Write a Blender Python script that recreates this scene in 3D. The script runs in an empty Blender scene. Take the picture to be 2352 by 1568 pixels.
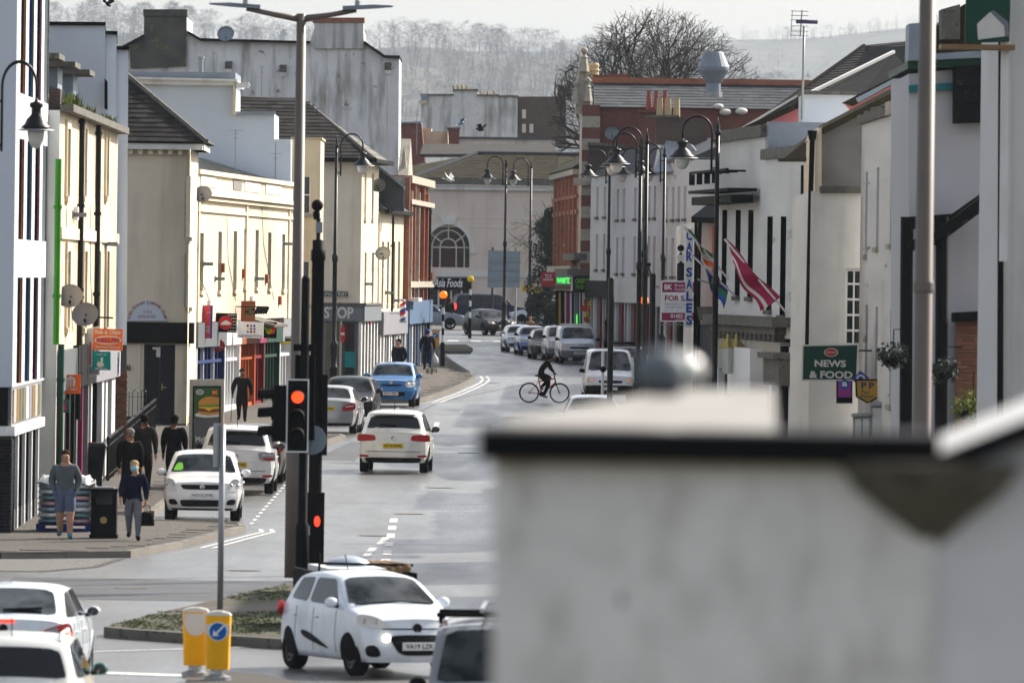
import bpy, bmesh, math, random
from mathutils import Vector, Matrix
random.seed(7)
sc = bpy.context.scene
COL = sc.collection
rad = math.radians
# ---------------------------------------------------------------- camera (306 mm lens from the railway bridge)
F, CX, HZ, GV, H = 20000.0, 1176.0, 640.0, 470.0, 6.9
GS = (HZ-GV)/F                      # the street climbs by this much per metre
ROLL = rad(0.8)
cam = bpy.data.cameras.new('camera'); camo = bpy.data.objects.new('camera', cam); COL.objects.link(camo)
cam.sensor_width = 36; cam.lens = F/2352*36; cam.clip_start = 1; cam.clip_end = 30000
camo.matrix_world = Matrix.Translation((0, 0, H)) @ Matrix.Rotation(rad(90)-math.atan((784-HZ)/F), 4, 'X') @ Matrix.Rotation(ROLL, 4, 'Z')
cam.dof.use_dof = True; cam.dof.focus_distance = 270; cam.dof.aperture_fstop = 5.2
sc.camera = camo
# ---------------------------------------------------------------- sky, sun, exposure
SUN_EL, SUN_AZ = rad(36), rad(50)   # azimuth measured from the view direction towards the right
wd = bpy.data.worlds.new('World'); sc.world = wd; wd.use_nodes = True
wn = wd.node_tree.nodes; bg = wn['Background']
sky = wn.new('ShaderNodeTexSky'); sky.sky_type = 'NISHITA'; sky.sun_disc = False
sky.sun_elevation = SUN_EL; sky.sun_rotation = SUN_AZ
sky.air_density = 1.0; sky.dust_density = 2.5; sky.ozone_density = 1.0
hs = wn.new('ShaderNodeHueSaturation'); hs.inputs['Saturation'].default_value = .42   # thin winter veil cloud
wd.node_tree.links.new(sky.outputs[0], hs.inputs['Color']); wd.node_tree.links.new(hs.outputs[0], bg.inputs[0]); bg.inputs[1].default_value = 0.12
sl = bpy.data.lights.new('sun', 'SUN'); slo = bpy.data.objects.new('sun', sl); COL.objects.link(slo)
sl.energy = 5.0; sl.angle = rad(0.6); sl.color = (1.0, 0.93, 0.82)
sd = Vector((math.sin(SUN_AZ)*math.cos(SUN_EL), math.cos(SUN_AZ)*math.cos(SUN_EL), math.sin(SUN_EL)))
slo.rotation_euler = sd.to_track_quat('Z', 'Y').to_euler(); slo.location = (60, 60, 80)
vs = sc.view_settings; vs.view_transform = 'Standard'; vs.look = 'None'; vs.gamma = 1; vs.use_curve_mapping = False
vs.exposure = 0.82
sc.cycles.max_bounces = 6; sc.cycles.diffuse_bounces = 3; sc.cycles.glossy_bounces = 3; sc.cycles.transmission_bounces = 4
sc.cycles.transparent_max_bounces = 6; sc.cycles.volume_bounces = 0; sc.cycles.caustics_reflective = False; sc.cycles.caustics_refractive = False
sc.cycles.use_denoising = True; sc.cycles.use_adaptive_sampling = True; sc.cycles.adaptive_threshold = 0.015
sc.cycles.sample_clamp_indirect = 6

# ---------------------------------------------------------------- calibration helpers (2352-wide picture units)
cR, sR = math.cos(ROLL), math.sin(ROLL)
def rot(px, py):
    dx, dy = px-1176, py-784
    return 1176+dx*cR+dy*sR, 784-dx*sR+dy*cR
def W(px, py, d):
    x, y = rot(px, py)
    return Vector(((x-CX)/F*d, d, H-(y-HZ)/F*d))
def gz(Y): return GS*Y
def G(px, py, dz=0.0):
    x, y = rot(px, py); d = F*H/(y-GV)
    return Vector(((x-CX)/F*d, d, gz(d)+dz))
def GP(X, d, dz=0.0): return Vector((X, d, gz(d)+dz))
class Fac:
    """a vertical plane through two plan points; u runs from a to b, n points out of it"""
    def __init__(s, a, b, side=1):
        s.a = Vector(a[:2]); s.b = Vector(b[:2]); v = s.b-s.a; s.L = v.length; s.t = v/s.L
        s.n = Vector((s.t.y, -s.t.x))*side
    def uz(s, px, py):
        x, y = rot(px, py); r = Vector(((x-CX)/F, 1.0))
        k = (s.a.x*s.t.y-s.a.y*s.t.x)/(r.x*s.t.y-r.y*s.t.x)
        p = r*k
        return (p-s.a).dot(s.t), H-(y-HZ)/F*k
    def P(s, u, z, o=0.0):
        q = s.a+s.t*u+s.n*o
        return Vector((q.x, q.y, z))
    def hit(s, px, py, o=0.0):
        u, z = s.uz(px, py); return s.P(u, z, o)
    def g(s, u): return gz((s.a+s.t*u).y)

# ---------------------------------------------------------------- mesh builder
class MB:
    def __init__(s): s.v = []; s.f = []
    def add(s, vs, fs):
        n = len(s.v); s.v += [Vector(p) for p in vs]; s.f += [tuple(i+n for i in f) for f in fs]; return s
    def hexa(s, p):          # 8 corners: bottom loop, top loop
        return s.add(p, [(0,3,2,1),(4,5,6,7),(0,1,5,4),(1,2,6,5),(2,3,7,6),(3,0,4,7)])
    def box(s, lo, hi):
        x0,y0,z0 = lo; x1,y1,z1 = hi
        return s.hexa([(x0,y0,z0),(x1,y0,z0),(x1,y1,z0),(x0,y1,z0),(x0,y0,z1),(x1,y0,z1),(x1,y1,z1),(x0,y1,z1)])
    def cbox(s, c, sx, sy, sz, rz=0.0):   # centre + full sizes, turned about z
        c = Vector(c); a = Vector((math.cos(rz), math.sin(rz), 0))*sx/2; b = Vector((-math.sin(rz), math.cos(rz), 0))*sy/2; h = Vector((0,0,sz/2))
        return s.hexa([c-a-b-h, c+a-b-h, c+a+b-h, c-a+b-h, c-a-b+h, c+a-b+h, c+a+b+h, c-a+b+h])
    def bar(s, p, q, w, t=None, up=(0,0,1)):
        p, q = Vector(p), Vector(q); t = t or w; d = (q-p).normalized(); up = Vector(up)
        if abs(d.dot(up)) > .98: up = Vector((0,1,0))
        a = d.cross(up).normalized()*w/2; b = a.cross(d).normalized()*t/2
        return s.hexa([p-a-b, p+a-b, p+a+b, p-a+b, q-a-b, q+a-b, q+a+b, q-a+b])
    def fbox(s, f, u0, u1, z0, z1, o0, o1):   # box on a Fac
        return s.hexa([f.P(u0,z0,o0), f.P(u1,z0,o0), f.P(u1,z0,o1), f.P(u0,z0,o1), f.P(u0,z1,o0), f.P(u1,z1,o0), f.P(u1,z1,o1), f.P(u0,z1,o1)])
    def prism(s, poly, vec):
        n = len(poly); vec = Vector(vec); q = [Vector(p)+vec for p in poly]
        return s.add([Vector(p) for p in poly]+q, [tuple(range(n))[::-1], tuple(range(n, 2*n))]+[(i,(i+1)%n,(i+1)%n+n,i+n) for i in range(n)])
    def quadslab(s, p, t):    # four points, thickness t against the normal
        p = [Vector(q) for q in p]; n = (p[1]-p[0]).cross(p[3]-p[0]).normalized()
        if n.z < 0: n = -n
        return s.prism(p, -n*t)
    def tube(s, pts, r, n=8, caps=True):
        pts = [Vector(p) for p in pts]; k = len(pts); rs = r if isinstance(r, (list, tuple)) else [r]*k
        base = len(s.v); prev = None
        for i, p in enumerate(pts):
            d = (pts[min(i+1, k-1)]-pts[max(i-1, 0)]).normalized()
            if prev is None: a = d.orthogonal().normalized()
            else:
                a = prev-d*prev.dot(d)
                a = a.normalized() if a.length > 1e-6 else d.orthogonal().normalized()
            prev = a; b = d.cross(a)
            for j in range(n):
                t = 2*math.pi*j/n; s.v.append(p+(a*math.cos(t)+b*math.sin(t))*rs[i])
        for i in range(k-1):
            for j in range(n):
                s.f.append((base+i*n+j, base+i*n+(j+1)%n, base+(i+1)*n+(j+1)%n, base+(i+1)*n+j))
        if caps:
            s.f.append(tuple(base+j for j in range(n))[::-1]); s.f.append(tuple(base+(k-1)*n+j for j in range(n)))
        return s
    def lathe(s, prof, c=(0,0,0), n=16, axis='Z', caps=True):
        c = Vector(c); base = len(s.v); k = len(prof)
        for r, h in prof:
            for j in range(n):
                t = 2*math.pi*j/n; x, y = r*math.cos(t), r*math.sin(t)
                s.v.append(c+(Vector((x,y,h)) if axis == 'Z' else Vector((x,h,y)) if axis == 'Y' else Vector((h,x,y))))
        for i in range(k-1):
            for j in range(n):
                s.f.append((base+i*n+j, base+i*n+(j+1)%n, base+(i+1)*n+(j+1)%n, base+(i+1)*n+j))
        if caps:
            s.f.append(tuple(base+j for j in range(n))[::-1]); s.f.append(tuple(base+(k-1)*n+j for j in range(n)))
        return s
    def grid(s, fn, nu, nv):
        base = len(s.v)
        for i in range(nu+1):
            for j in range(nv+1): s.v.append(Vector(fn(i/nu, j/nv)))
        for i in range(nu):
            for j in range(nv):
                a = base+i*(nv+1)+j; s.f.append((a, a+1, a+nv+2, a+nv+1))
        return s
    def ball(s, c, r, n=12, m=8, sc3=(1,1,1)):
        c = Vector(c)
        return s.lathe([(max(1e-4, r*math.sin(math.pi*i/m)), -r*math.cos(math.pi*i/m)) for i in range(m+1)], (0,0,0), n, caps=False)._mv(n*(m+1), c, sc3)
    def _mv(s, k, c, sc3):
        for i in range(len(s.v)-k, len(s.v)):
            v = s.v[i]; s.v[i] = Vector((v.x*sc3[0], v.y*sc3[1], v.z*sc3[2]))+c
        return s
    def build(s, name, mat, parent=None, smooth=False, world=True):
        me = bpy.data.meshes.new(name)
        o = bpy.data.objects.new(name, me); COL.objects.link(o)
        vs = s.v
        if parent is not None:
            r = parent
            while r.parent: r = r.parent
            if world: off = r.location; vs = [v-off for v in vs]
            o.parent = parent
        else:
            lo = Vector((min(v.x for v in vs), min(v.y for v in vs), min(v.z for v in vs))); hi = Vector((max(v.x for v in vs), max(v.y for v in vs), max(v.z for v in vs)))
            off = Vector(((lo.x+hi.x)/2, (lo.y+hi.y)/2, lo.z)); vs = [v-off for v in vs]; o.location = off
        me.from_pydata([tuple(v) for v in vs], [], s.f)
        me.materials.append(M[mat] if isinstance(mat, str) else mat)
        if smooth: me.polygons.foreach_set('use_smooth', [True]*len(me.polygons))
        return o
def tag(o, label, cat=None, group=None, kind=None):
    if label: o['label'] = label
    if cat: o['category'] = cat
    if group: o['group'] = group
    if kind: o['kind'] = kind
    return o
def thing(name, label, cat, loc, rz=0.0, group=None):
    o = bpy.data.objects.new(name, None); COL.objects.link(o); o.location = loc; o.rotation_euler = (0,0,rz)
    o.empty_display_size = .3
    return tag(o, label, cat, group)
def struct(o): o['kind'] = 'structure'; return o
def copy_tree(o, parent=None):
    c = o.copy(); COL.objects.link(c); c.parent = parent
    for ch in list(o.children): copy_tree(ch, c)
    return c
def inst(name, me, mx, parent, mat=None):
    o = bpy.data.objects.new(name, me); COL.objects.link(o); o.parent = parent; o.matrix_local = mx; return o

# ---------------------------------------------------------------- materials
M = {}
def mat(name, base, rough=.8, var=.12, vs=3.0, spec=.5, metal=0., bump=0., coat=0., emit=None, estr=1., streak=None, sk=(.8,.8,.16), stk=.5, spots=None, sps=30., spt=.62, orand=0., r2=None, alpha=1., trans=0., my=None):
    m = bpy.data.materials.new(name); m.use_nodes = True; M[name] = m
    nt = m.node_tree; N = nt.nodes; Lk = nt.links.new; p = N['Principled BSDF']
    b = (base, base, base) if isinstance(base, (int, float)) else base
    p.inputs['Roughness'].default_value = rough; p.inputs['Metallic'].default_value = metal
    p.inputs['Specular IOR Level'].default_value = spec; p.inputs['Coat Weight'].default_value = coat; p.inputs['Coat Roughness'].default_value = .06
    p.inputs['Alpha'].default_value = alpha; p.inputs['Transmission Weight'].default_value = trans
    tc = N.new('ShaderNodeTexCoord')
    def noise(scale, det=5., mp=None, rg=.6):
        if my: mp = (mp[0], mp[1]*my, mp[2]) if mp else (1, my, 1)
        n = N.new('ShaderNodeTexNoise'); n.inputs['Scale'].default_value = scale; n.inputs['Detail'].default_value = det; n.inputs['Roughness'].default_value = rg
        if mp:
            q = N.new('ShaderNodeMapping'); q.inputs['Scale'].default_value = mp; Lk(tc.outputs['Object'], q.inputs[0]); Lk(q.outputs[0], n.inputs['Vector'])
        else: Lk(tc.outputs['Object'], n.inputs['Vector'])
        return n.outputs[0]
    def ramp(src, a, c):
        r = N.new('ShaderNodeMapRange'); r.inputs[1].default_value = a; r.inputs[2].default_value = c; Lk(src, r.inputs[0]); return r.outputs[0]
    def mix(fac, a, c):
        x = N.new('ShaderNodeMix'); x.data_type = 'RGBA'
        if isinstance(fac, (int, float)): x.inputs[0].default_value = fac
        else: Lk(fac, x.inputs[0])
        for i, q in ((6, a), (7, c)):
            if isinstance(q, tuple): x.inputs[i].default_value = (*q[:3], 1)
            else: Lk(q, x.inputs[i])
        return x.outputs[2]
    col = b
    if var > 0:
        col = mix(ramp(noise(vs), .3, .7), tuple(c*(1-var) for c in b), tuple(min(1, c*(1+var)) for c in b))
    if orand > 0:
        oi = N.new('ShaderNodeObjectInfo'); hsv = N.new('ShaderNodeHueSaturation')
        mr = N.new('ShaderNodeMapRange'); mr.inputs[3].default_value = 1-orand; mr.inputs[4].default_value = 1+orand
        Lk(oi.outputs['Random'], mr.inputs[0]); Lk(mr.outputs[0], hsv.inputs['Value'])
        if isinstance(col, tuple): hsv.inputs['Color'].default_value = (*col, 1)
        else: Lk(col, hsv.inputs['Color'])
        col = hsv.outputs[0]
    if streak: col = mix(ramp(noise(1., 3.5, sk), .5, .5+.4*(1.02-stk)), col, streak)
    if spots: col = mix(ramp(noise(sps, 3.), spt, spt+.06), col, spots)
    if isinstance(col, tuple): p.inputs['Base Color'].default_value = (*col, 1)
    else: Lk(col, p.inputs['Base Color'])
    if r2 is not None:
        mr = N.new('ShaderNodeMapRange'); mr.inputs[1].default_value = .35; mr.inputs[2].default_value = .65; mr.inputs[3].default_value = rough; mr.inputs[4].default_value = r2
        Lk(noise(.5, 6., (1.3,.16,1)), mr.inputs[0]); Lk(mr.outputs[0], p.inputs['Roughness'])
    if bump:
        bn = N.new('ShaderNodeBump'); bn.inputs['Strength'].default_value = bump; bn.inputs['Distance'].default_value = .02
        Lk(noise(vs*8, 4.), bn.inputs['Height']); Lk(bn.outputs[0], p.inputs['Normal'])
    if emit:
        p.inputs['Emission Color'].default_value = (*emit, 1); p.inputs['Emission Strength'].default_value = estr
    return m
def brickmat(name, c1, c2, mortar, scale=1., bw=.225, bh=.075):
    m = mat(name, c1, .85, 0); nt = m.node_tree; N = nt.nodes; Lk = nt.links.new; p = N['Principled BSDF']
    tc = N.new('ShaderNodeTexCoord'); sx = N.new('ShaderNodeSeparateXYZ'); Lk(tc.outputs['Object'], sx.inputs[0])
    ad = N.new('ShaderNodeMath'); Lk(sx.outputs[0], ad.inputs[0]); Lk(sx.outputs[1], ad.inputs[1])
    cb = N.new('ShaderNodeCombineXYZ'); Lk(ad.outputs[0], cb.inputs[0]); Lk(sx.outputs[2], cb.inputs[1])
    bt = N.new('ShaderNodeTexBrick'); bt.inputs['Scale'].default_value = scale; bt.inputs['Brick Width'].default_value = bw; bt.inputs['Row Height'].default_value = bh; bt.inputs['Mortar Size'].default_value = .008
    bt.inputs['Color1'].default_value = (*c1, 1); bt.inputs['Color2'].default_value = (*c2, 1); bt.inputs['Mortar'].default_value = (*mortar, 1)
    Lk(cb.outputs[0], bt.inputs['Vector'])
    nz = N.new('ShaderNodeTexNoise'); nz.inputs['Scale'].default_value = .9; nz.inputs['Detail'].default_value = 6; Lk(tc.outputs['Object'], nz.inputs['Vector'])
    x = N.new('ShaderNodeMix'); x.data_type = 'RGBA'; x.blend_type = 'MULTIPLY'; x.inputs[0].default_value = .55
    Lk(bt.outputs[0], x.inputs[6]); Lk(nz.outputs[0], x.inputs[7]); Lk(x.outputs[2], p.inputs['Base Color'])
    bn = N.new('ShaderNodeBump'); bn.inputs['Strength'].default_value = .5; bn.inputs['Distance'].default_value = .01; bn.invert = True
    Lk(bt.outputs['Fac'], bn.inputs['Height']); Lk(bn.outputs[0], p.inputs['Normal'])
    return m
def cloudy_spec(name, lo=.15, hi=1.):   # cloudy reflections imitated by noise in the specular level
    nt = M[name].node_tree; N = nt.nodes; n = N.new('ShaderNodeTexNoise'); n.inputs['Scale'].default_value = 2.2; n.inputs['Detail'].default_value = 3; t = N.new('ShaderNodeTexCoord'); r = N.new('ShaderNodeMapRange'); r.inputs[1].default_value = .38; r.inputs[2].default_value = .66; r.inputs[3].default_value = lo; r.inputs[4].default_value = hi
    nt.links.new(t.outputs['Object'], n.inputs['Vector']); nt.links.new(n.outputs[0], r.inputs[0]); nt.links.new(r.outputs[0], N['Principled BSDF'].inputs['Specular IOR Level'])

mat('cream', (.68,.57,.39), .85, .12, .8, spots=(.50,.40,.26), sps=1.6, spt=.63, streak=(.42,.35,.24), stk=.35, bump=.15, my=.07)
mat('cream2', (.70,.60,.43), .85, .12, .8, spots=(.52,.44,.31), sps=1.9, spt=.62, streak=(.36,.31,.24), stk=.45, bump=.15, my=.07)
mat('beige', (.76,.67,.53), .85, .05, .6, streak=(.45,.38,.29), stk=.25, my=.07)
mat('whitewall', (.62,.61,.60), .85, .05, .6, streak=(.30,.29,.27), stk=.25, bump=.1, my=.07)
mat('lilacwall', (.46,.45,.48), .85, .06, .5, streak=(.38,.37,.39), stk=.25, my=.07)
mat('bluewhite', (.60,.65,.72), .8, .05, .5, streak=(.5,.55,.62), stk=.2, my=.07)
mat('modernwhite', (.62,.64,.66), .7, .03, .5, my=.07)
mat('gablewhite', (.78,.78,.78), .9, .10, .7, streak=(.24,.22,.18), sk=(1.3,1.3,.22), stk=.5, spots=(.22,.21,.19), sps=2.2, spt=.64, bump=.2, my=.07)
mat('stainwhite', (.62,.62,.61), .9, .10, 1., streak=(.17,.16,.14), sk=(1.5,1.5,.2), stk=.45, spots=(.2,.19,.17), sps=3., spt=.66, bump=.2, my=.07)
mat('peelwhite', (.64,.63,.60), .9, .10, 1., streak=(.42,.40,.37), sk=(1.1,1.1,.16), stk=.35, spots=(.4,.38,.35), sps=1.4, spt=.66, bump=.15, my=.07)
mat('greyrender', (.19,.185,.175), .9, .22, .9, spots=(.13,.12,.11), sps=1.2, spt=.6, my=.07)
mat('darkrender', (.085,.08,.07), .95, .35, 1.2, spots=(.12,.13,.06), sps=2., spt=.6)
mat('pinkbeige', (.70,.60,.53), .85, .04, .5, streak=(.42,.34,.28), stk=.2, my=.07)
mat('fgtop', (.25,.24,.225), .9, .2, 9., spots=(.25,.22,.18), sps=5., spt=.62)
mat('fgwall', (.80,.77,.75), .9, .12, 5., streak=(.52,.49,.46), sk=(8,8,4), stk=.4, spots=(.34,.32,.31), sps=5., spt=.64)
mat('fgwall2', (.70,.69,.72), .9, .06, 4.)
mat('trimwhite', (.70,.69,.66), .75, .06, 2., streak=(.4,.38,.34), stk=.3, my=.07)
mat('whitepaint', (.80,.80,.80), .5, .02, 1.)
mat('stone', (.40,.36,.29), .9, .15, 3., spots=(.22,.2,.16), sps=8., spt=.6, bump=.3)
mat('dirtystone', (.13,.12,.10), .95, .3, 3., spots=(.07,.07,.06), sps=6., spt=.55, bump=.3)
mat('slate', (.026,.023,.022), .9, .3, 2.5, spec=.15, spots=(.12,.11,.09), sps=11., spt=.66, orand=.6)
mat('slatelit', (.12,.11,.10), .85, .3, 2.5, spots=(.28,.25,.17), sps=9., spt=.6, orand=.3)  # paler copy of slate for street-side slopes, sunlight put into the colour
mat('slateblue', (.052,.058,.068), .85, .25, 2., spec=.2, spots=(.085,.085,.085), sps=9., spt=.64, orand=.28)
mat('mosstile', (.036,.029,.019), .95, .3, 2., spec=.1, spots=(.055,.055,.018), sps=5., spt=.56, orand=.25)
mat('blackroof', (.012,.012,.013), .9, .3, 2., spec=.1, spots=(.05,.045,.035), sps=4., spt=.62)
mat('lead', (.20,.24,.29), .55, .15, 2.)
mat('moss', (.10,.14,.02), 1., .4, 12.)
mat('grassmat', (.055,.08,.016), 1., .4, 6., orand=.2)
mat('asphalt', (.115,.113,.112), .27, .22, .35, spec=.55, r2=.44, bump=.25, spots=(.10,.10,.10), sps=120., spt=.66)
mat('tyretrack', (.10,.098,.098), .33, .25, .6, spec=.5, r2=.5, bump=.2)
mat('asphalt2', (.06,.06,.065), .5, .25, .5, spec=.5, r2=.62, bump=.25)
mat('paving', (.062,.051,.041), .8, .14, 2., spots=(.12,.1,.09), sps=3., spt=.66, orand=.12, bump=.2)
mat('pavebase', (.040,.034,.028), .9, .2, 3.)
mat('blockpave', (.16,.15,.14), .7, .2, 9., orand=.2)
mat('kerb', (.16,.145,.125), .8, .15, 4., orand=.15, bump=.2)
mat('roadpaint', (.62,.61,.58), .6, .1, 6., spots=(.15,.15,.15), sps=9., spt=.6)
mat('earth', (.06,.05,.036), 1., .3, 2., spots=(.055,.07,.015), sps=1.5, spt=.53)
mat('blackmetal', (.006,.006,.007), .42, .1, 4., spec=.25)
mat('signalblack', (.004,.004,.005), .65, .1, 4., spec=.08)
mat('brownsteel', (.125,.098,.082), .5, .12, 2.)
mat('galv', (.30,.31,.32), .45, .12, 3., metal=.6)
mat('signback', (.20,.26,.31), .5, .1, 2.)
mat('alu', (.42,.43,.45), .35, .1, 2., metal=.7)
mat('darkglass', (.008,.011,.014), .06, 0, spec=.4)
mat('winglass', (.03,.035,.04), .08, 0, spec=.6)
mat('carglass', (.012,.018,.02), .04, .5, 2., spec=.6, bump=.08)  # base tone noise adds to the imitated cloudy reflections
cloudy_spec('carglass', .08, 1.)
mat('tintglass', (.008,.010,.013), .04, 0, spec=.5)
mat('lampglass', (.55,.55,.52), .12, .1, 8., spec=.6, coat=.5)
mat('black', (.005,.005,.005), .75, .1, 3., spec=.1)
mat('rubber', (.008,.008,.008), .9, .15, 6., spec=.1)
mat('plasticblack', (.006,.006,.007), .6, .1, 5., spec=.15)
mat('binplastic', (.018,.021,.026), .55, .1, 4., spec=.2)
mat('chrome', (.6,.6,.62), .18, 0, metal=1.)
mat('rim', (.42,.42,.44), .3, .05, 4., metal=.8)
mat('rimdark', (.06,.06,.065), .35, .05, 4., metal=.6)
for n_, c_ in dict(car_white=(.72,.72,.73), car_white2=(.70,.70,.66), car_ice=(.66,.71,.78), car_silver=(.36,.36,.36), car_blue=(.01,.16,.44), car_black=(.006,.006,.008), car_navy=(.008,.012,.035), car_grey=(.20,.21,.22), car_dark=(.014,.013,.012), car_paleblue=(.40,.46,.53), car_midblue=(.03,.07,.30), car_steel=(.20,.25,.32), car_brown=(.07,.06,.055)).items():
    mat(n_, c_, .32, .05, 1.2, coat=.8 if max(c_) > .15 else .2, spec=.5 if max(c_) > .15 else .15, metal=.0 if 'white' in n_ or 'ice' in n_ or max(c_) < .1 else .25, streak=tuple(c*.6+.03 for c in c_), sk=(2,2,.9), stk=.25)
for n_, c_ in dict(red=(.55,.02,.02), redsign=(.42,.03,.035), orange=(.75,.14,.02), teal=(.0,.22,.22), tealdark=(.01,.14,.15), blue=(.01,.06,.33), signblue=(.0,.10,.38), green=(.02,.16,.06), darkgreen=(.004,.05,.03), greenwood=(.006,.05,.03), yellow=(.85,.62,.0), plateyellow=(.72,.50,.02), amber=(.80,.36,.0), bollardyellow=(.88,.42,.0), maroon=(.28,.02,.09), flagred=(.33,.015,.07), navy=(.01,.02,.15), white=(.78,.78,.78), offwhite=(.62,.61,.58), printgrey=(.25,.25,.27), signgrey=(.16,.18,.20), shopgrey=(.12,.13,.14), shopblue=(.10,.16,.26), purple=(.3,.04,.3), pinkred=(.65,.06,.09), orangedoor=(.50,.10,.01), reddoor=(.20,.008,.012), bluedoor=(.008,.03,.13), navydoor=(.006,.007,.014), pinkwall=(.50,.16,.17), brownwood=(.22,.13,.06), mustard=(.45,.26,.02), lime=(.18,.55,.04), magenta=(.30,.02,.18), rust=(.30,.08,.03), khakiprint=(.12,.13,.06), bun=(.55,.24,.05), meat=(.16,.05,.02), cheese=(.8,.42,.02), lettuce=(.12,.26,.03), adgreen=(.03,.09,.02), adgrey=(.10,.10,.10), barbred=(.6,.03,.03), barbblue=(.02,.06,.4), platewhite=(.75,.75,.74), lens=(.6,.6,.6), lensred=(.35,.01,.012), greenpipe=(.03,.20,.01), terracotta=(.32,.07,.045), buffpot=(.45,.36,.22), brass=(.45,.36,.12), indigo=(.05,.045,.12)).items():
    mat(n_, c_, .55, .09, 3., spec=.25)
M['lens'].node_tree.nodes['Principled BSDF'].inputs['Roughness'].default_value = .12
mat('redlit', (.5,.02,.01), .4, 0, emit=(1.,.035,.005), estr=2.2)
mat('redlit2', (.5,.02,.01), .4, 0, emit=(1.,.03,.01), estr=2.)
mat('amberlit', (.8,.22,.0), .4, 0, emit=(1.,.20,.0), estr=.55)
mat('greenlit', (.05,.5,.05), .4, 0, emit=(.10,1.,.12), estr=.8)
mat('headlit', (.9,.9,.7), .3, 0, emit=(1.,.95,.7), estr=5.)
mat('warmlit', (.9,.8,.6), .3, 0, emit=(1.,.75,.4), estr=1.6)
brickmat('brickred', (.27,.062,.04), (.20,.045,.03), (.22,.16,.13))
brickmat('brickorange', (.50,.17,.085), (.40,.12,.06), (.30,.2,.15))
brickmat('brickbrown', (.13,.085,.06), (.09,.06,.045), (.16,.14,.12))
brickmat('brickdark', (.10,.06,.055), (.075,.05,.045), (.10,.08,.07))
mat('brickpiece', (.23,.10,.06), .9, .2, 9., orand=.3)
mat('brickpiecedark', (.012,.013,.016), .7, .2, 9., spec=.15, orand=.5)
mat('mortar', (.17,.15,.13), .95, .1, 8.)
mat('mortargrey', (.07,.073,.078), .95, .1, 8.)
# ================================================================ GROUND, ROAD, PAVEMENTS
def sheet(name, pts, dz, m, kind='structure', parent=None):
    mb = MB(); mb.add([GP(x, d, dz) for x, d in pts], [tuple(range(len(pts)))])
    o = mb.build(name, m, parent)
    if parent is None: o['kind'] = kind
    return o
mb = MB()
ys = [-60, 60, 200, 400, 650, 900, 1400, 2200, 3200, 4200, 5600, 7400, 9500, 13000]
def gzz(y): return gz(min(y, 700))-.06
for i, y in enumerate(ys):
    for x in (-3000, -300, 0, 300, 3000): mb.v.append(Vector((x, y, gzz(y))))
for i in range(len(ys)-1):
    for j in range(4): mb.f.append((i*5+j, i*5+j+1, i*5+j+6, i*5+j+5))
struct(mb.build('ground', 'earth'))
sheet('road', [(-60,40),(60,40),(60,640),(-60,640)], 0, 'asphalt')
PH = .13
LK = [(-9.7,166.4),(-7.29,167.8),(-6.47,172.8),(-5.75,179.5),(-5.5,181.6),(-5.6,183.2),(-7.5,184.6),(-7.75,188),(-7.7,226),(-7.4,228.6),(-6.1,229.6),(-5.85,231.5),(-4.98,251),(-4.8,253.5),(-4.95,255),(-6.6,256.2),(-6.9,258),(-5.6,296),(-5.2,299.5),(-3.3,301),(-3.0,303),(-2.3,316.5),(-1.8,328),(-1.5,337),(-1.42,343),(-1.55,349),(-1.85,357),(-2.5,375),(-3.2,398),(-4.4,430),(-6.5,466)]
def pavement(name, outer, inner, label=None):
    base = outer+inner[::-1]; mb = MB(); mb.prism([GP(x,d,-.05) for x,d in base], (0,0,.05+PH-.012))
    return struct(mb.build(name, 'pavebase'))
lp = pavement('pavement', LK, [(-30,166.6),(-30,470)])
RK = [(7.2,90),(6.7,150),(6.2,200),(4.9,240),(4.7,262),(5.1,300),(5.5,335),(5.35,352),(4.5,372),(3.75,383),(2.3,400),(1.4,412),(.7,424),(.6,436),(1.6,450),(4,462)]
rp = pavement('pavement', RK, [(30,90),(30,470)])
fp = pavement('pavement', [(-40,486),(-12,486),(-5.2,484),(-4.5,485),(-2.6,489),(0,492),(3,494),(40,494)], [(-40,560),(40,560)])
# kerb stones: shared mesh, each a part of its pavement
km = bpy.data.meshes.new('kerb_stone'); kb = MB().box((0,-.14,-.2), (1,.0,0)); km.from_pydata([tuple(v) for v in kb.v], [], kb.f); km.materials.append(M['kerb'])
def kerbs(root, line, st=.92, flip=1):
    for (x0,d0),(x1,d1) in zip(line, line[1:]):
        v = Vector((x1-x0, d1-d0)); L = v.length; n = max(1, round(L/st)); t = v/L; step = L/n
        for i in range(n):
            p = GP(x0+t.x*step*i, d0+t.y*step*i, PH+.004); q = GP(x0+t.x*step*(i+1), d0+t.y*step*(i+1), PH+.004)
            e = (q-p).normalized(); nn = Vector((0,0,1)).cross(e)*flip; up = Vector((0,0,1))
            mx = Matrix(((e.x*(step-.012), nn.x, up.x, p.x), (e.y*(step-.012), nn.y, up.y, p.y), (e.z*(step-.012), nn.z, up.z, p.z), (0,0,0,1)))
            o = bpy.data.objects.new('kerb_stone', km); COL.objects.link(o); o.parent = root; o.matrix_local = Matrix.Translation(-root.location) @ mx
kerbs(lp, LK[:16], 1.5, -1); kerbs(lp, LK[16:], 1.2, -1); kerbs(rp, RK[6:], 2.0, 1); kerbs(fp, [(-5.2,484),(-4.5,485),(-2.6,489),(0,492)], 1.2, -1)
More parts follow.
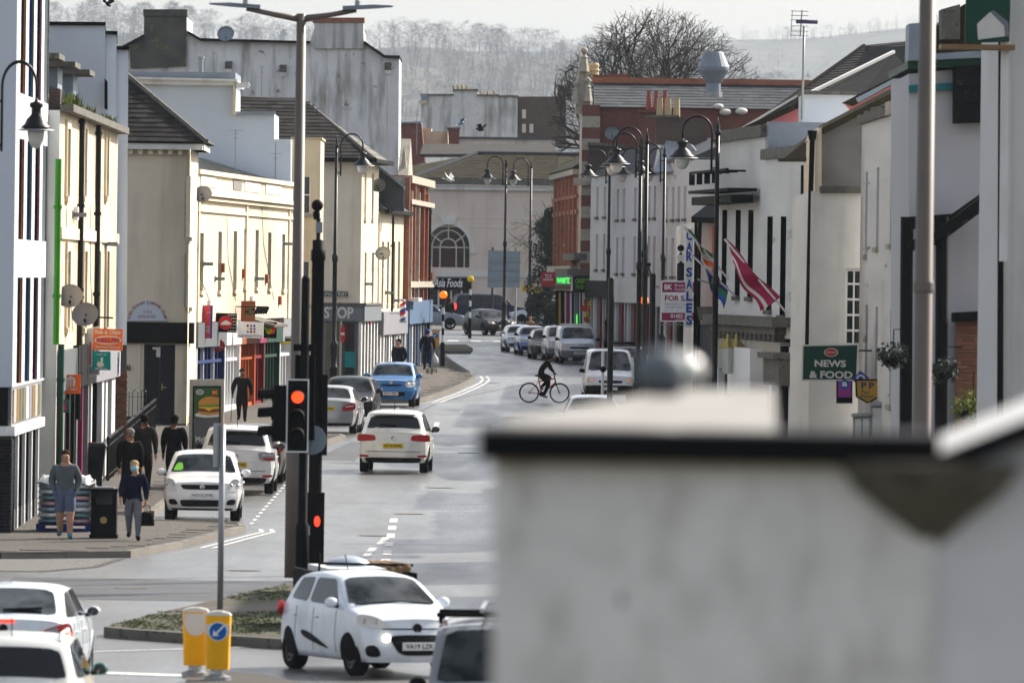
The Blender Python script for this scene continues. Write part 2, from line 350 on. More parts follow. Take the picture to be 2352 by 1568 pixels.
# paving slabs: the near ones one by one, the rest joined
slm = bpy.data.meshes.new('paving_slab'); kb = MB().box((0,0,-.03), (1,1,0)); slm.from_pydata([tuple(v) for v in kb.v], [], kb.f); slm.materials.append(M['paving'])
def inside(p, poly):
    c = False; j = len(poly)-1
    for i in range(len(poly)):
        if (poly[i][1] > p[1]) != (poly[j][1] > p[1]) and p[0] < (poly[j][0]-poly[i][0])*(p[1]-poly[i][1])/(poly[j][1]-poly[i][1])+poly[i][0]: c = not c
        j = i
    return c
def fits(x, d, w, l, poly): return all(inside((x+a*w, d+b*l), poly) for a in (0,1) for b in (0,1))
cand = []; poly = LK+[(-12.5,470),(-12.5,166.6)]
inset = [(x-.17, d) for x, d in LK]+[(-12.5,470),(-12.5,166.6)]
d = 166.9
while d < 420:
    l = random.choice((.6,.75,.9)); x = -12.4-random.random()*.5
    while x < 0:
        w = random.choice((.6,.6,.75,.9))
        if fits(x, d+.02, w, l, inset): cand.append((x, d, w, l))
        x += w
    d += l
near = [c for c in cand if c[0]+c[2] > -10.4]; near.sort(key=lambda c: c[1])
rest = MB()
for k, (x, d, w, l) in enumerate(near):
    h = PH+random.uniform(-.001,.001)
    if k < 290:
        p = GP(x+.006, d+.006, h)-lp.location
        o = bpy.data.objects.new('paving_slab', slm); COL.objects.link(o); o.parent = lp
        o.matrix_local = Matrix.Translation(p) @ Matrix.Rotation(math.atan(GS), 4, 'X') @ Matrix.Diagonal((w-.012, l-.012, 1, 1))
    else:
        rest.hexa([GP(x+.006,d+.006,h-.03),GP(x+w-.006,d+.006,h-.03),GP(x+w-.006,d+l-.006,h-.03),GP(x+.006,d+l-.006,h-.03),GP(x+.006,d+.006,h),GP(x+w-.006,d+.006,h),GP(x+w-.006,d+l-.006,h),GP(x+.006,d+l-.006,h)])
o = rest.build('paving_slabs', 'paving', lp); o['kind'] = 'stuff'
# block-paved crossover by the corner
mb = MB(); bp_poly = [(-13,160.5),(-8.6,160.8),(-7.7,163),(-7.35,167.2),(-9.6,166.1),(-13,166.2)]
d = 160.6
while d < 167:
    x = -13+(.1 if int(d*10) % 2 else 0)
    while x < -7:
        if fits(x, d, .2, .1, bp_poly): mb.add([GP(x+.006,d+.006,.012),GP(x+.194,d+.006,.012),GP(x+.194,d+.094,.012),GP(x+.006,d+.094,.012)], [(0,1,2,3)])
        x += .2
    d += .1
o = mb.build('block_paving', 'blockpave'); tag(o, 'grey block paved strip in front of the corner pavement', kind='stuff')
sheet('crossover_bed', bp_poly, .006, 'pavebase')
# painted lines
def stripe(mb, pts, w, dz=.008):
    for (x0,d0),(x1,d1) in zip(pts, pts[1:]):
        t = Vector((x1-x0, d1-d0)).normalized(); n = Vector((-t.y, t.x))*w/2
        mb.add([GP(x0+n.x,d0+n.y,dz),GP(x0-n.x,d0-n.y,dz),GP(x1-n.x,d1-n.y,dz),GP(x1+n.x,d1+n.y,dz)], [(0,1,2,3)])
def marking(name, mbs, m='roadpaint'):
    return struct(mbs.build(name, m))
def off(line, o): return [(x+o, d) for x, d in line]
m1 = MB(); stripe(m1, off(LK[2:6], .35), .09); stripe(m1, off(LK[2:6], .58), .09)
stripe(m1, off(LK[19:26], .30), .09); stripe(m1, off(LK[19:26], .55), .09); marking('kerb_lines', m1)
m1 = MB()
for k in range(20):
    dd = 186+k*2.1; stripe(m1, [(-5.52+.004*k, dd),(-5.52+.004*k, dd+.9)], .08)
for k in range(14):
    dd = 259+k*2.6; stripe(m1, [(-4.35+.04*k, dd),(-4.3+.04*k, dd+1.1)], .08)
marking('bay_line', m1)
m1 = MB()
a, b = G(880,1318), G(905,1190)
for k in range(7):
    p = a.lerp(b, k/6.6); q = a.lerp(b, (k+.55)/6.6); stripe(m1, [(p.x,p.y),(q.x,q.y)], .17)
for (xa,ya,xb,yb) in ((838,1280,858,1258),(872,1250,888,1234),(975,1062,980,1045),(1000,985,1004,970),(1060,948,1066,938)):
    p, q = G(xa,ya), G(xb,yb); stripe(m1, [(p.x,p.y),(q.x,q.y)], .15)
marking('centre_line', m1)
m1 = MB()
p, q = G(-60,1505), G(640,1484); stripe(m1, [(p.x,p.y),(q.x,q.y)], .12)
p, q = G(-60,1535), G(430,1552); stripe(m1, [(p.x,p.y),(q.x,q.y)], .55)
p, q = G(560,1562), G(900,1600); stripe(m1, [(p.x,p.y),(q.x,q.y)], .4)
marking('junction_lines', m1)
m1 = MB()
for k in range(6):
    x = -3.0+k*1.15; stripe(m1, [(x, 436),(x+.05, 440)], .55)
marking('zebra_stripes', m1)
# patches of newer tarmac
sheet('tarmac_patch', [(-5.3,233),(-4.2,233),(-3.8,251),(-4.6,251)], .004, 'asphalt2')
sheet('tarmac_patch', [(-9,150),(-4.6,150),(-2.5,158),(-9,158.5)], .004, 'asphalt2')
for px, py, rr in ((1010,1120,.3),(940,1180,.3),(1075,1040,.25),(860,1230,.3),(1180,960,.3),(300,1350,.3),(1130,880,.3),(560,1310,.28)):
    p_ = G(px, py, .006); mb = MB(); mb.lathe([(rr,-.02),(rr,.003)], p_, 18); o_ = struct(mb.build('manhole_cover', 'dirtystone')); mb = MB(); mb.lathe([(rr*1.25,-.02),(rr*1.25,.0)], p_-Vector((0,0,.003)), 18); mb.build('collar', 'asphalt2', o_)
m1 = MB()
for pts in (((-4.2,232),(-4.0,262),(-2.6,300)),((.2,150),(.3,200),(.1,240)),((-1.6,236),(-1.2,236.2),(3,236.4)),((-4,200),(0,200.3),(4,200.2)),((-2.2,306),(1,340),(1.5,372)),((-3.4,176),(-.5,176.3)),((-9,156),(-3.5,157.2)),((2.4,170),(2.6,230),(2.9,300))): stripe(m1, pts, .07, .005)
marking('tar_seams', m1, 'asphalt2')
# traffic islands
def island(name, pts, top, label, h=.17, m='kerb'):
    pts = [(p.x, p.y) for p in (G(*q) for q in pts)]
    mb = MB(); mb.prism([GP(x,d,-.05) for x,d in pts], (0,0,.05+h)); r = struct(mb.build(name, m))
    c = Vector((sum(p[0] for p in pts)/len(pts), sum(p[1] for p in pts)/len(pts)))
    ins = [(c.x+(x-c.x)*.965, c.y+(d-c.y)*.95) for x, d in pts]
    if top: mb = MB(); mb.add([GP(x,d,h+.006) for x,d in ins], [tuple(range(len(ins)))]); mb.build('island_top', top, r)
    return r, ins
isl, ins = island('traffic_island', [(238,1462),(300,1468),(450,1478),(640,1490),(780,1496),(790,1440),(770,1345),(668,1357),(560,1382),(400,1420),(290,1447)], 'earth', '', .16, 'dirtystone')
mb = MB(); a, b, c, e = [G(*q, dz=.17) for q in ((330,1437),(760,1420),(760,1398),(420,1420))]; mb.add([a,b,c,e], [(0,1,2,3)]); mb.build('island_path', 'paving', isl)
island('traffic_island', [(425,1600),(425,1564),(470,1558),(600,1566),(760,1600)], 'pavebase', '', .12)
island('traffic_island', [(977,812),(978,797),(1070,797),(1086,806),(1080,813)], 'earth', '', .14)
# tufts of grass on the island and along walls: uncountable
mb = MB()
def tuft(p, h, n=5, sp=.06):
    for k in range(n):
        a = random.uniform(0,6.28); q = p+Vector((random.uniform(-sp,sp), random.uniform(-sp,sp), 0)); t = Vector((math.cos(a),math.sin(a),0))
        mb.add([q-t*.012, q+t*.012, q+t*random.uniform(-.05,.05)+Vector((random.uniform(-.05,.05), random.uniform(-.05,.05), h*random.uniform(.5,1.1)))], [(0,1,2)])
for k in range(3600):
    f = random.random(); y = random.choice((random.uniform(1428,1480), random.uniform(1350,1400)))
    x = random.uniform(250,660)
    p = G(x, y); 
    if inside((p.x,p.y), ins) and random.random() < .3+.7*abs(math.sin(p.x*2.7+p.y*.9)): tuft(p+Vector((0,0,.165)), random.uniform(.02,.05), 4)
for (xa,ya,xb,yb,n,h) in ((250,1108,330,1035,60,.16),(428,985,445,975,14,.3),(985,868,1000,862,12,.35),(1056,870,1070,864,0,.2)):
    for k in range(n):
        p = G(xa+(xb-xa)*random.random(), ya+(yb-ya)*random.random(), PH); tuft(p, h, 5, .12)
tag(mb.build('grass_tufts', 'grassmat'), 'rough green grass tufts on the traffic island and at wall feet', kind='stuff')

# ================================================================ BUILDING KIT
def wallgrid(mb, f, u0, u1, z0, z1, ops, rev):
    us = sorted({u0,u1,*[x for o in ops for x in o[:2]]}); zs = sorted({z0,z1,*[x for o in ops for x in o[2:4]]})
    for a, b in zip(us, us[1:]):
        for c, e in zip(zs, zs[1:]):
            mu, mz = (a+b)/2, (c+e)/2
            if any(o[0] < mu < o[1] and o[2] < mz < o[3] for o in ops): continue
            mb.add([f.P(a,c), f.P(b,c), f.P(b,e), f.P(a,e)], [(0,1,2,3)])
    for o in ops:
        a, b, c, e = o[:4]; P = f.P
        mb.add([P(a,c),P(a,e),P(a,e,-rev),P(a,c,-rev)], [(0,1,2,3)]); mb.add([P(b,c),P(b,e),P(b,e,-rev),P(b,c,-rev)], [(0,1,2,3)])
        mb.add([P(a,e),P(b,e),P(b,e,-rev),P(a,e,-rev)], [(0,1,2,3)]); mb.add([P(a,c),P(b,c),P(b,c,-rev),P(a,c,-rev)], [(0,1,2,3)])
def facade(root, f, u0, u1, z0, z1, ops, m, rev=.2, core=6., name='wall'):
    mb = MB(); wallgrid(mb, f, u0, u1, z0, z1, ops, rev)
    if core: mb.fbox(f, u0, u1, z0, z1-.004, -core, -rev-.005)
    for u in (u0, u1): mb.add([f.P(u,z0),f.P(u,z1),f.P(u,z1,-rev-.005),f.P(u,z0,-rev-.005)], [(0,1,2,3)])
    mb.add([f.P(u0,z1),f.P(u1,z1),f.P(u1,z1,-rev-.005),f.P(u0,z1,-rev-.005)], [(0,1,2,3)])
    return mb.build(name, m, root)
def window(root, f, op, rev=.14, frame='whitepaint', pane='winglass', nx=1, nz=2, sill='stone', fw=.06, name='window'):
    a, b, c, e = op[:4]; mb = MB(); o0, o1 = -rev-.05, -rev
    mb.fbox(f,a,a+fw,c,e,o0,o1); mb.fbox(f,b-fw,b,c,e,o0,o1); mb.fbox(f,a+fw,b-fw,c,c+fw,o0,o1); mb.fbox(f,a+fw,b-fw,e-fw,e,o0,o1)
    for i in range(1,nx): x = a+(b-a)*i/nx; mb.fbox(f,x-.02,x+.02,c+fw,e-fw,o0,o1-.004)
    for i in range(1,nz): z = c+(e-c)*i/nz; mb.fbox(f,a+fw,b-fw,z-.025,z+.025,o0,o1-.002)
    w = mb.build(name, frame, root)
    mb = MB(); mb.fbox(f,a+fw*.5,b-fw*.5,c+fw*.5,e-fw*.5,o0+.005,o0+.02); mb.build('pane', pane, w)
    if sill: mb = MB(); mb.fbox(f,a-.08,b+.08,c-.12,c,-.10,.09); mb.build('sill', sill, w)
    return w
def opx(f, px, y0, y1, w):
    u, zt = f.uz(px, y0); zb = f.uz(px, y1)[1]; return (u-w/2, u+w/2, zb, zt)
def polywall(root, name, pts, d, th, m):
    mb = MB(); mb.prism([W(x,y,d) for x,y in pts], th if isinstance(th, Vector) else (0,th,0)); return mb.build(name, m, root)
def slab(root, name, pts, t, m):      # pts: (px,py,d) x4, a sloping sheet
    mb = MB(); mb.quadslab([W(*p) for p in pts], t); return mb.build(name, m, root)
SM = {}
def slate_mesh(m):
    if m not in SM:
        me = bpy.data.meshes.new('slate'); k = MB().hexa([(0,0,.012),(1,0,.012),(1,1.12,0),(0,1.12,0),(0,0,.034),(1,0,.034),(1,1.12,.012),(0,1.12,.012)])
        me.from_pydata([tuple(v) for v in k.v], [], k.f); me.materials.append(M[m]); SM[m] = me
    return SM[m]
def slates(roof, root, A, B, C, D, w, l, m, joined=False):
    """A,B eave ends, D above A, C above B"""
    A, B, C, D = [Vector(p) for p in (A,B,C,D)]
    nrm = (B-A).cross(D-A); nrm = nrm if nrm.length > 1e-6 else (B-A).cross(C-A); nrm.normalize()
    if nrm.z < 0: nrm = -nrm
    E = (B-A).normalized(); S = nrm.cross(E).normalized()
    if S.z < 0: S = -S
    Ls = max((D-A).dot(S), (C-B).dot(S)); n = max(1, round(Ls/l)); mb = MB(); rl = root.location
    for i in range(n):
        v = i/n; v2 = min(1, (i+.6)/n); p, q = A.lerp(D, v2), B.lerp(C, v2); base = A+S*(Ls*v)
        x0, x1 = (p-A).dot(E), (q-A).dot(E); x = x0-(w*.5 if i % 2 else 0)
        while x < x1-.02:
            a, b = max(x, x0), min(x+w, x1)
            if b-a > .05:
                o = base+E*(a+.004)+nrm*random.uniform(0,.006); ww = b-a-.008; ll = Ls/n*random.uniform(.97,1.06)
                mx = Matrix(((E.x*ww,S.x*ll,nrm.x,o.x),(E.y*ww,S.y*ll,nrm.y,o.y),(E.z*ww,S.z*ll,nrm.z,o.z),(0,0,0,1)))
                if joined:
                    k = [mx @ Vector(c) for c in ((0,0,.012),(1,0,.012),(1,1.12,0),(0,1.12,0),(0,0,.034),(1,0,.034),(1,1.12,.012),(0,1.12,.012))]; mb.hexa(k)
                else: inst('slate', slate_mesh(m), Matrix.Translation(-rl) @ mx, roof)
            x += w
    if joined and mb.v: o = mb.build('slates', m, roof); o['kind'] = 'stuff'
def lettering(root, s, p0, right, up, w, h, m, name='lettering', bold=.02, lift=.004, parent=None, shear=0.):
    cu = bpy.data.curves.new('t', 'FONT'); cu.body = s; cu.offset = bold; cu.resolution_u = 3; cu.shear = shear
    ob = bpy.data.objects.new('t', cu); me0 = None
    try:
        me0 = ob.to_mesh(); vs = [v.co.copy() for v in me0.vertices]; fs = [tuple(p.vertices) for p in me0.polygons]
    finally:
        ob.to_mesh_clear(); bpy.data.objects.remove(ob); bpy.data.curves.remove(cu)
    if not vs: return None
    x0, x1 = min(v.x for v in vs), max(v.x for v in vs); y0, y1 = min(v.y for v in vs), max(v.y for v in vs)
    right, up = Vector(right), Vector(up); n = right.cross(up); p0 = Vector(p0)
    mb = MB(); mb.add([p0+right*((v.x-x0)/(x1-x0)*w)+up*((v.y-y0)/max(1e-6,y1-y0)*h)+n*lift for v in vs], fs)
    return mb.build(name, m, parent or root)
def tubeobj(root, name, pts, r, m, n=8):
    return MB().tube(pts, r, n).build(name, m, root, smooth=True)
def pipe(root, f, px, y0, y1, m='blackmetal', r=.05, o=.09):
    u, z1 = f.uz(px, y0); z0 = f.uz(px, y1)[1]
    mb = MB(); mb.tube([f.P(u,z0,o), f.P(u,z1,o)], r, 8)
    z = z0+1.
    while z < z1: mb.tube([f.P(u,z,o), f.P(u,z+.08,o)], r*1.35, 8); mb.fbox(f,u-.03,u+.03,z+.02,z+.06,0,o); z += 1.9
    return mb.build('drainpipe', m, root)
# ================================================================ LEFT ROW
# --- modern white block, nearest on the left
fA = Fac((-10.08,176), (-10.12,188))
r = thing('apartment_building', 'tall modern white block with narrow slit windows at the left edge', 'building', GP(-12,176))
zt = 15.2; g0 = gz(176)-.2; ops = []; cols = [47,65.5,83.5,100.5]; rows = [(-160,214),(318,550),(637,880)]
for (a, b) in rows:
    z1 = fA.uz(47,a)[1]; z0 = fA.uz(47,b)[1]
    for px in cols: u = fA.uz(px,600)[0]; ops.append((u-1.02,u+1.02,z0,z1))
zs = fA.uz(47,885)[1]
facade(r, fA, 0, 12, zs, zt, ops, 'modernwhite', .42, 7.)
for k, o in enumerate(ops):
    w = window(r, fA, o, .36, 'printgrey', 'darkglass', 2, 2, None)
    for i_, (oa, ob, cc) in enumerate(((-.03,-.004,'dirtystone'),(-.048,-.031,('orange','tealdark','magenta','signback')[k % 4]),(-.35,-.049,('navydoor','navy','black','navy')[k % 4]))):
        mb = MB(); mb.fbox(fA, o[1]-.06, o[1]-.004, o[2]+.01, o[3]-.01, oa, ob); mb.build('coloured_jamb', cc, w)
mb = MB(); mb.box((-17.5,175.9,zs), (-10.085,176.0,zt)); mb.build('end_wall', 'bluewhite', r)
zl = fA.uz(47,972)[1]
mb = MB(); mb.fbox(fA, 0, 12, zl, zs, -.3, -.02); mb.build('fascia', 'printgrey', r)
mb = MB(); mb.box((-17.5,175.85,zl), (-10.16,175.98,zs)); mb.build('fascia', 'black', r)
for k in range(9):
    mb = MB(); u = .4+k*1.2; mb.fbox(fA, u, u+1.0, zl+.06, zs-.06, -.02, .01); mb.build('poster', ('stone','brownwood','khakiprint','dirtystone','offwhite','printgrey','brownwood','stone','khakiprint')[k], r)
zb = fA.uz(47,994)[1]
mb = MB(); mb.fbox(fA, -.08, 12, zb, zl-.004, -.4, .06); mb.box((-17.5,175.82,zb),(-10.18,176.4,zl-.004)); mb.build('lintel', 'whitepaint', r)
mb = MB(); mb.fbox(fA, .9, 12, g0, zb, -7, -.35); mb.build('shop_glass', 'darkglass', r)
for k in range(8):
    u = 1.1+k*1.35; mb = MB(); mb.fbox(fA, u, u+(.24 if k%2 else .10), g0, zb-.003, -.34, .0); mb.build('mullion', 'whitepaint' if k%2 else 'black', r)
mb = MB(); mb.fbox(fA,.86,12,g0,g0+.75,-.36,-.04); mb.build('stall_riser', 'mortargrey', r)
# the dark brick corner pier, brick by brick
pier = MB(); pier.box((-17.5,176.0,g0),(-10.10,176.7,zb-.003)); pr = pier.build('brick_pier', 'mortargrey', r)
bm_ = bpy.data.meshes.new('brick'); k_ = MB().box((0,0,0),(1,1,1)); bm_.from_pydata([tuple(v) for v in k_.v],[],k_.f); bm_.materials.append(M['brickpiecedark'])
bm2 = bpy.data.meshes.new('brick'); bm2.from_pydata([tuple(v) for v in k_.v],[],k_.f); bm2.materials.append(M['brickpiece'])
def brick(me, root, parent, x, y, z, lx, ly, lz):
    inst('brick', me, Matrix.Translation(Vector((x,y,z))-root.location) @ Matrix.Diagonal((lx,ly,lz,1)), parent)
z = g0+.2; i = 0
while z < zb-.08:
    x = -10.09-(.11 if i%2 else 0)
    if i%2: brick(bm_, r, pr, -10.195, 175.975, z, .11, .05, .064)
    while x > -10.95: brick(bm_, r, pr, x-.217, 175.97, z, .211, .05, .064); x -= .226
    for k in range(3): brick(bm_, r, pr, -10.11, 176.0+k*.226+(.11 if i%2 else 0), z, .03, .213, .064)
    z += .075; i += 1
# --- cream shops
fB = Fac((-9.86,189), (-9.98,219))
r = thing('shop_building', 'cream rendered shop building with drainpipes and mossy gutter, next to white block', 'building', GP(-10,189))
ze = fB.uz(145,256)[1]; ops = []
for px in (154,193,224,244):
    ops.append(opx(fB, px, 296, 452, 1.3)); ops.append(opx(fB, px, 577, 752, 1.3))
zsh = fB.uz(160,800)[1]
facade(r, fB, 0, 30, zsh, ze, ops, 'cream', .2, 8.)
for k, o in enumerate(ops):
    window(r, fB, o, .13, 'whitepaint', 'winglass', 1, 2, 'cream2')
    mb = MB(); mb.fbox(fB,o[0]-.22,o[0],o[2],o[3]+.2,.0,.06); mb.fbox(fB,o[1],o[1]+.22,o[2],o[3]+.2,.0,.06); mb.fbox(fB,o[0],o[1],o[3],o[3]+.2,0,.06); mb.build('architrave', 'cream2', r)
mb = MB(); za, zb2 = fB.uz(160,524)[1], fB.uz(160,550)[1]; mb.fbox(fB,0,30,zb2,za,.0,.07); mb.build('string_course', 'cream2', r)
mb = MB(); mb.box((-18,188.8,g0),(-9.87,189.0,ze)); mb.build('end_wall', 'trimwhite', r)
mb = MB(); mb.fbox(fB,-.1,30,ze-.02,ze+.14,-.02,.28); mb.build('gutter', 'dirtystone', r)
roof = MB(); roof.hexa([fB.P(0,ze,-.05),fB.P(30,ze,-.05),fB.P(30,ze,-8),fB.P(0,ze,-8),fB.P(0,ze+.1,-.05),fB.P(30,ze+.1,-.05),fB.P(30,ze+2.8,-4),fB.P(0,ze+2.8,-4)]); rf = roof.build('roof', 'slate', r)
for k in range(3):
    u = 1.2+k*7.5; mb = MB(); mb.fbox(fB,u,u+2.2,ze+.15,ze+1.15,-2.2,-.5); mb.build('dormer', 'lead', r)
    mb = MB(); mb.fbox(fB,u-.2,u+2.5,ze+1.15,ze+1.27,-2.4,-.1); mb.build('dormer_roof', 'dirtystone', r)
mb = MB()
for k in range(420):
    u = random.choice((random.gauss(2.2,1.0), random.gauss(10,1.4), random.gauss(20,1.2)));  p = fB.P(u, ze+.12, random.uniform(0,.25)); a = random.uniform(0,6.28)
    hh = random.uniform(.05,.42)*(1 if u<5 else .5); mb.add([p, p+Vector((.05*math.cos(a),.05*math.sin(a),0)), p+Vector((random.uniform(-.12,.12),random.uniform(-.12,.12),hh))], [(0,1,2)])
tag(mb.build('gutter_moss', 'moss', r), None, kind='stuff')
pc = [W(113,198,189.3),W(139,205,189.3),W(136,338,189.3),W(113,345,189.3)]; mb = MB(); mb.prism(pc,(0,1.2,0)); mb.build('brick_stack', 'brickdark', r)
for px, y0, y1, m_ in ((180,270,960,'blackmetal'),(219,270,775,'blackmetal'),(125,365,790,'greenpipe'),(131,790,1180,'greenwood')): pipe(r, fB, px, y0, y1, m_, .07 if px<170 else .065)
mb = MB(); mb.fbox(fB,0,30,gz(189)-.3,zsh,-8,-.30); mb.build('shop_core', 'black', r)
gq = gz(200)
for k, (u0,u1,c) in enumerate(((.2,.7,'reddoor'),(.75,1.15,'red'),(1.6,1.8,'offwhite'),(3,3.4,'black'),(4.6,5.2,'black'),(6.5,6.8,'black'),(8.5,9.1,'shopgrey'),(11,11.3,'maroon'),(13.5,13.8,'printgrey'),(16,16.5,'whitepaint'),(18.5,18.8,'black'),(21,22,'whitepaint'),(24,25,'trimwhite'),(27,29,'whitepaint'))):
    mb = MB(); mb.fbox(fB,u0,u1,gq-.3,zsh-.5,-.30,.04+.02*(k%3)); mb.build('pilaster', c, r)
zf = fB.uz(200,880)[1]
for k, (u0,u1,c) in enumerate(((0,7,'shopgrey'),(7.2,16,'black'),(16.3,29.8,'printgrey'))):
    mb = MB(); mb.fbox(fB,u0,u1,zf,zsh+.05*k,-.28,.12+.015*k); mb.build('fascia', c, r)
mb = MB(); mb.fbox(fB,0,29.9,gq-.3,gq+.55,-.29,-.06); mb.build('stall_riser', 'black', r)
# --- blue-white stepped block behind and above
r = thing('office_building', 'plain pale blue rendered block with stepped parapet above the cream shops', 'building', GP(-10.5,220))
polywall(r, 'wall', [(95,50),(242,55),(242,800),(95,800)], 219.6, Vector((-.45,9,0)), 'bluewhite')
polywall(r, 'wall', [(242.3,77),(268,77),(268,800),(242.3,800)], 219.9, Vector((-.44,9,0)), 'bluewhite')
polywall(r, 'wall', [(268.3,112),(295,112),(291,792),(268.3,792)], 220.2, Vector((-.66,14,0)), 'bluewhite')
for a, b, y, d in ((90,243,50,219.5),(241,270,71,219.75),(266,297,106,220.05)):
    polywall(r, 'coping', [(a,y),(b,y+1),(b,y+9),(a,y+8)], d, Vector((-.42,9.2,0)), 'black')
polywall(r, 'rain_channel', [(240,180),(247,188),(247,253),(240,250)], 219.4, .1, 'black')
bw = MB(); bw.prism([W(240,792,221),W(291,792,221),W(289,1062,221),W(240,1062,221)], (-.58,12,0)); bwo = bw.build('brick_wall', 'mortar', r)
p0 = W(249,1062,221); p1 = W(290,1062,221); z = gz(221)+.05; i = 0
while z < W(260,858,221).z:
    x = p0.x-(.11 if i%2 else 0)
    while x < p1.x-.03:
        a, b = max(x,p0.x), min(x+.215,p1.x)
        if b-a > .04: brick(bm2, r, bwo, a, 220.985, z, b-a, .03, .064)
        x += .226
    z += .075; i += 1
# --- labour club
fC = Fac((-9.76,263), (-9.80,269.2)); fCf = Fac((-18,263), (-9.76,263))
r = thing('club_building', 'cream two storey club house with hipped slate roof and black double doors', 'building', GP(-11,263))
ze = W(430,343,263).z; g1 = gz(263)-.2
dl, dz = fCf.uz(331,785); dr = fCf.uz(403,785)[0]; dz = fCf.uz(365,790)[1]
zb1, zb2 = fCf.uz(365,740)[1], fCf.uz(365,788)[1]
dop = (dl,dr,g1,dz)
facade(r, fCf, 0, fCf.L, g1, ze, [dop], 'beige', .28, 5.8)
ops = [opx(fC,437,405,545,1.0), opx(fC,437,580,705,1.0), opx(fC,436.5,790,950,1.0)]
facade(r, fC, 0, 6.2, g1, ze, ops, 'cream2', .15, 0)
for o in ops: window(r, fC, o, .1, 'whitepaint', 'winglass', 1, 2, 'stone')
mb = MB(); mb.fbox(fCf, 0, fCf.L+.12, zb2, zb1, .0, .16); mb.fbox(fC, -.16, 1.0, zb2, zb1, 0, .14); mb.build('fascia', 'black', r)
mb = MB(); mb.fbox(fCf,0,dl-.02,g1,g1+.55,.0,.03); mb.fbox(fCf,dr+.02,fCf.L+.03,g1,g1+.35,0,.03); mb.build('plinth', 'black', r)
mb = MB(); mb.fbox(fCf,dl-.3,dr+.3,g1,g1+.32,0,.5); mb.fbox(fCf,dl-.3,dr+.3,g1,g1+.18+.1,.5,.9); mb.build('step', 'stone', r)
mb = MB(); mb.fbox(fCf,fCf.uz(319,700)[0]-.02,fCf.uz(320,700)[0]+.06,g1,zb2,.0,.06); mb.build('pilaster', 'beige', r)
mid = (dl+dr)/2
for a, b in ((dl+.03,mid-.01),(mid+.01,dr-.03)):
    mb = MB(); mb.fbox(fCf,a,b,g1+.32,dz-.03,-.20,-.15); d_ = mb.build('door', 'navydoor', r)
    hz_ = dz-g1-.32
    for q0, q1 in ((.05,.3),(.36,.52),(.56,.93)):
        mb = MB(); mb.fbox(fCf,a+.1,b-.1,g1+.32+hz_*q0,g1+.32+hz_*q1,-.15,-.13); mb.build('door_panel', 'navydoor', d_)
    if a > mid: mb = MB(); mb.fbox(fCf,a+.06,a+.2,g1+1.42,g1+1.46,-.15,-.09); mb.fbox(fCf,a+.05,a+.09,g1+1.35,g1+1.55,-.15,-.13); mb.build('handle', 'brass', d_)
    else: mb = MB(); mb.fbox(fCf,a+.22,a+.46,g1+2.35,g1+2.65,-.149,-.14); mb.build('paper_notice', 'white', d_)
mb = MB(); mb.fbox(fCf,0,fCf.L+.35,ze-.02,ze+.16,-5.8,.42); mb.fbox(fC,0,6.4,ze-.02,ze+.158,-1,.38); mb.build('soffit', 'trimwhite', r)
mb = MB()
for k in range(26): u = fCf.L-.1-k*.3; mb.fbox(fCf,u,u+.14,ze-.17,ze-.02,.0,.25)
mb.build('dentils', 'beige', r); mb = MB(); mb.fbox(fCf,0,fCf.L+.38,ze+.16,ze+.26,.35,.47); mb.build('gutter', 'black', r)
zr = ze+.2; A = Vector((-17.5,262.5,zr)); B = Vector((-9.30,262.5,zr)); C = Vector((-9.30,269.8,zr)); D = Vector((-17.5,269.8,zr)); ap = Vector((-12.6,266.2,zr+2.62)); ap2 = Vector((-15.5,266.2,zr+2.62))
mb = MB(); mb.add([A,B,C,D,ap,ap2], [(0,1,4,5),(1,2,4),(2,3,5,4),(3,0,5)]); rf = mb.build('roof', 'slate', r)
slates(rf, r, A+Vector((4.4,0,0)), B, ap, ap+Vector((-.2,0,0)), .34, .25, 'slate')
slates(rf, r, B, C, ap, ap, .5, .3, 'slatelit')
mb = MB(); mb.tube([B+Vector((0,0,.03)), ap+Vector((0,0,.05))], .09, 6); mb.build('hip_ridge', 'dirtystone', rf)
# --- cream shopping parade
fP = Fac((-9.80,269.2), (-7.72,304.2))
r = thing('shop_parade', 'long cream two storey parade of shops with peeling parapet and cornice', 'building', GP(-9.4,270))
zp = fP.uz(483,392)[1]; zc = fP.uz(483,448)[1]; zfa = fP.uz(560,735)[1]; g2 = gz(270)-.2
ops = [opx(fP,px,y0,y1,1.25) for px,y0,y1 in ((464,535,668),(506,532,667),(541,531,666),(565,527,658),(591,528,660),(620,534,662),(652,538,664))]
facade(r, fP, 0, fP.L, zfa, zp, ops, 'cream2', .2, 7.)
for o in ops: window(r, fP, o, .12, 'whitepaint', 'winglass', 1, 2, 'cream2')
for (h, o0, zz) in ((.14,.22,zc),(.1,.13,zc-.14),(.1,.07,zc-.5),(.14,.10,zp-.1)):
    mb = MB(); mb.fbox(fP,-.02,fP.L+.02,zz-.05,zz+h-.05,-.05,o0); mb.build('cornice', 'cream2', r)
for k in range(3):
    u = .2+k*16.5; mb = MB(); mb.fbox(fP,u,u+.4,zfa,zc-.2,0,.06); mb.build('pilaster', 'cream2', r)
for k, (a,b,c) in enumerate(((1,6,'stainwhite'),(12,15,'greyrender'),(16,22,'trimwhite'),(24,30,'peelwhite'))):
    mb = MB(); mb.fbox(fP,a,b,zc+.25,zp-.2,0,.03); mb.build('parapet_panel', c, r)
mb = MB(); mb.fbox(fP,0,fP.L,g2,zfa-.01,-7,-.5); mb.build('shop_core', 'black', r)
bands = ((0,9.5,'bluedoor','shopgrey'),(9.5,15,'whitepaint','trimwhite'),(15,20.5,'orangedoor','rust'),(20.5,24,'reddoor','maroon'),(24,30,'greenwood','darkgreen'),(30,35,'whitepaint','printgrey'))
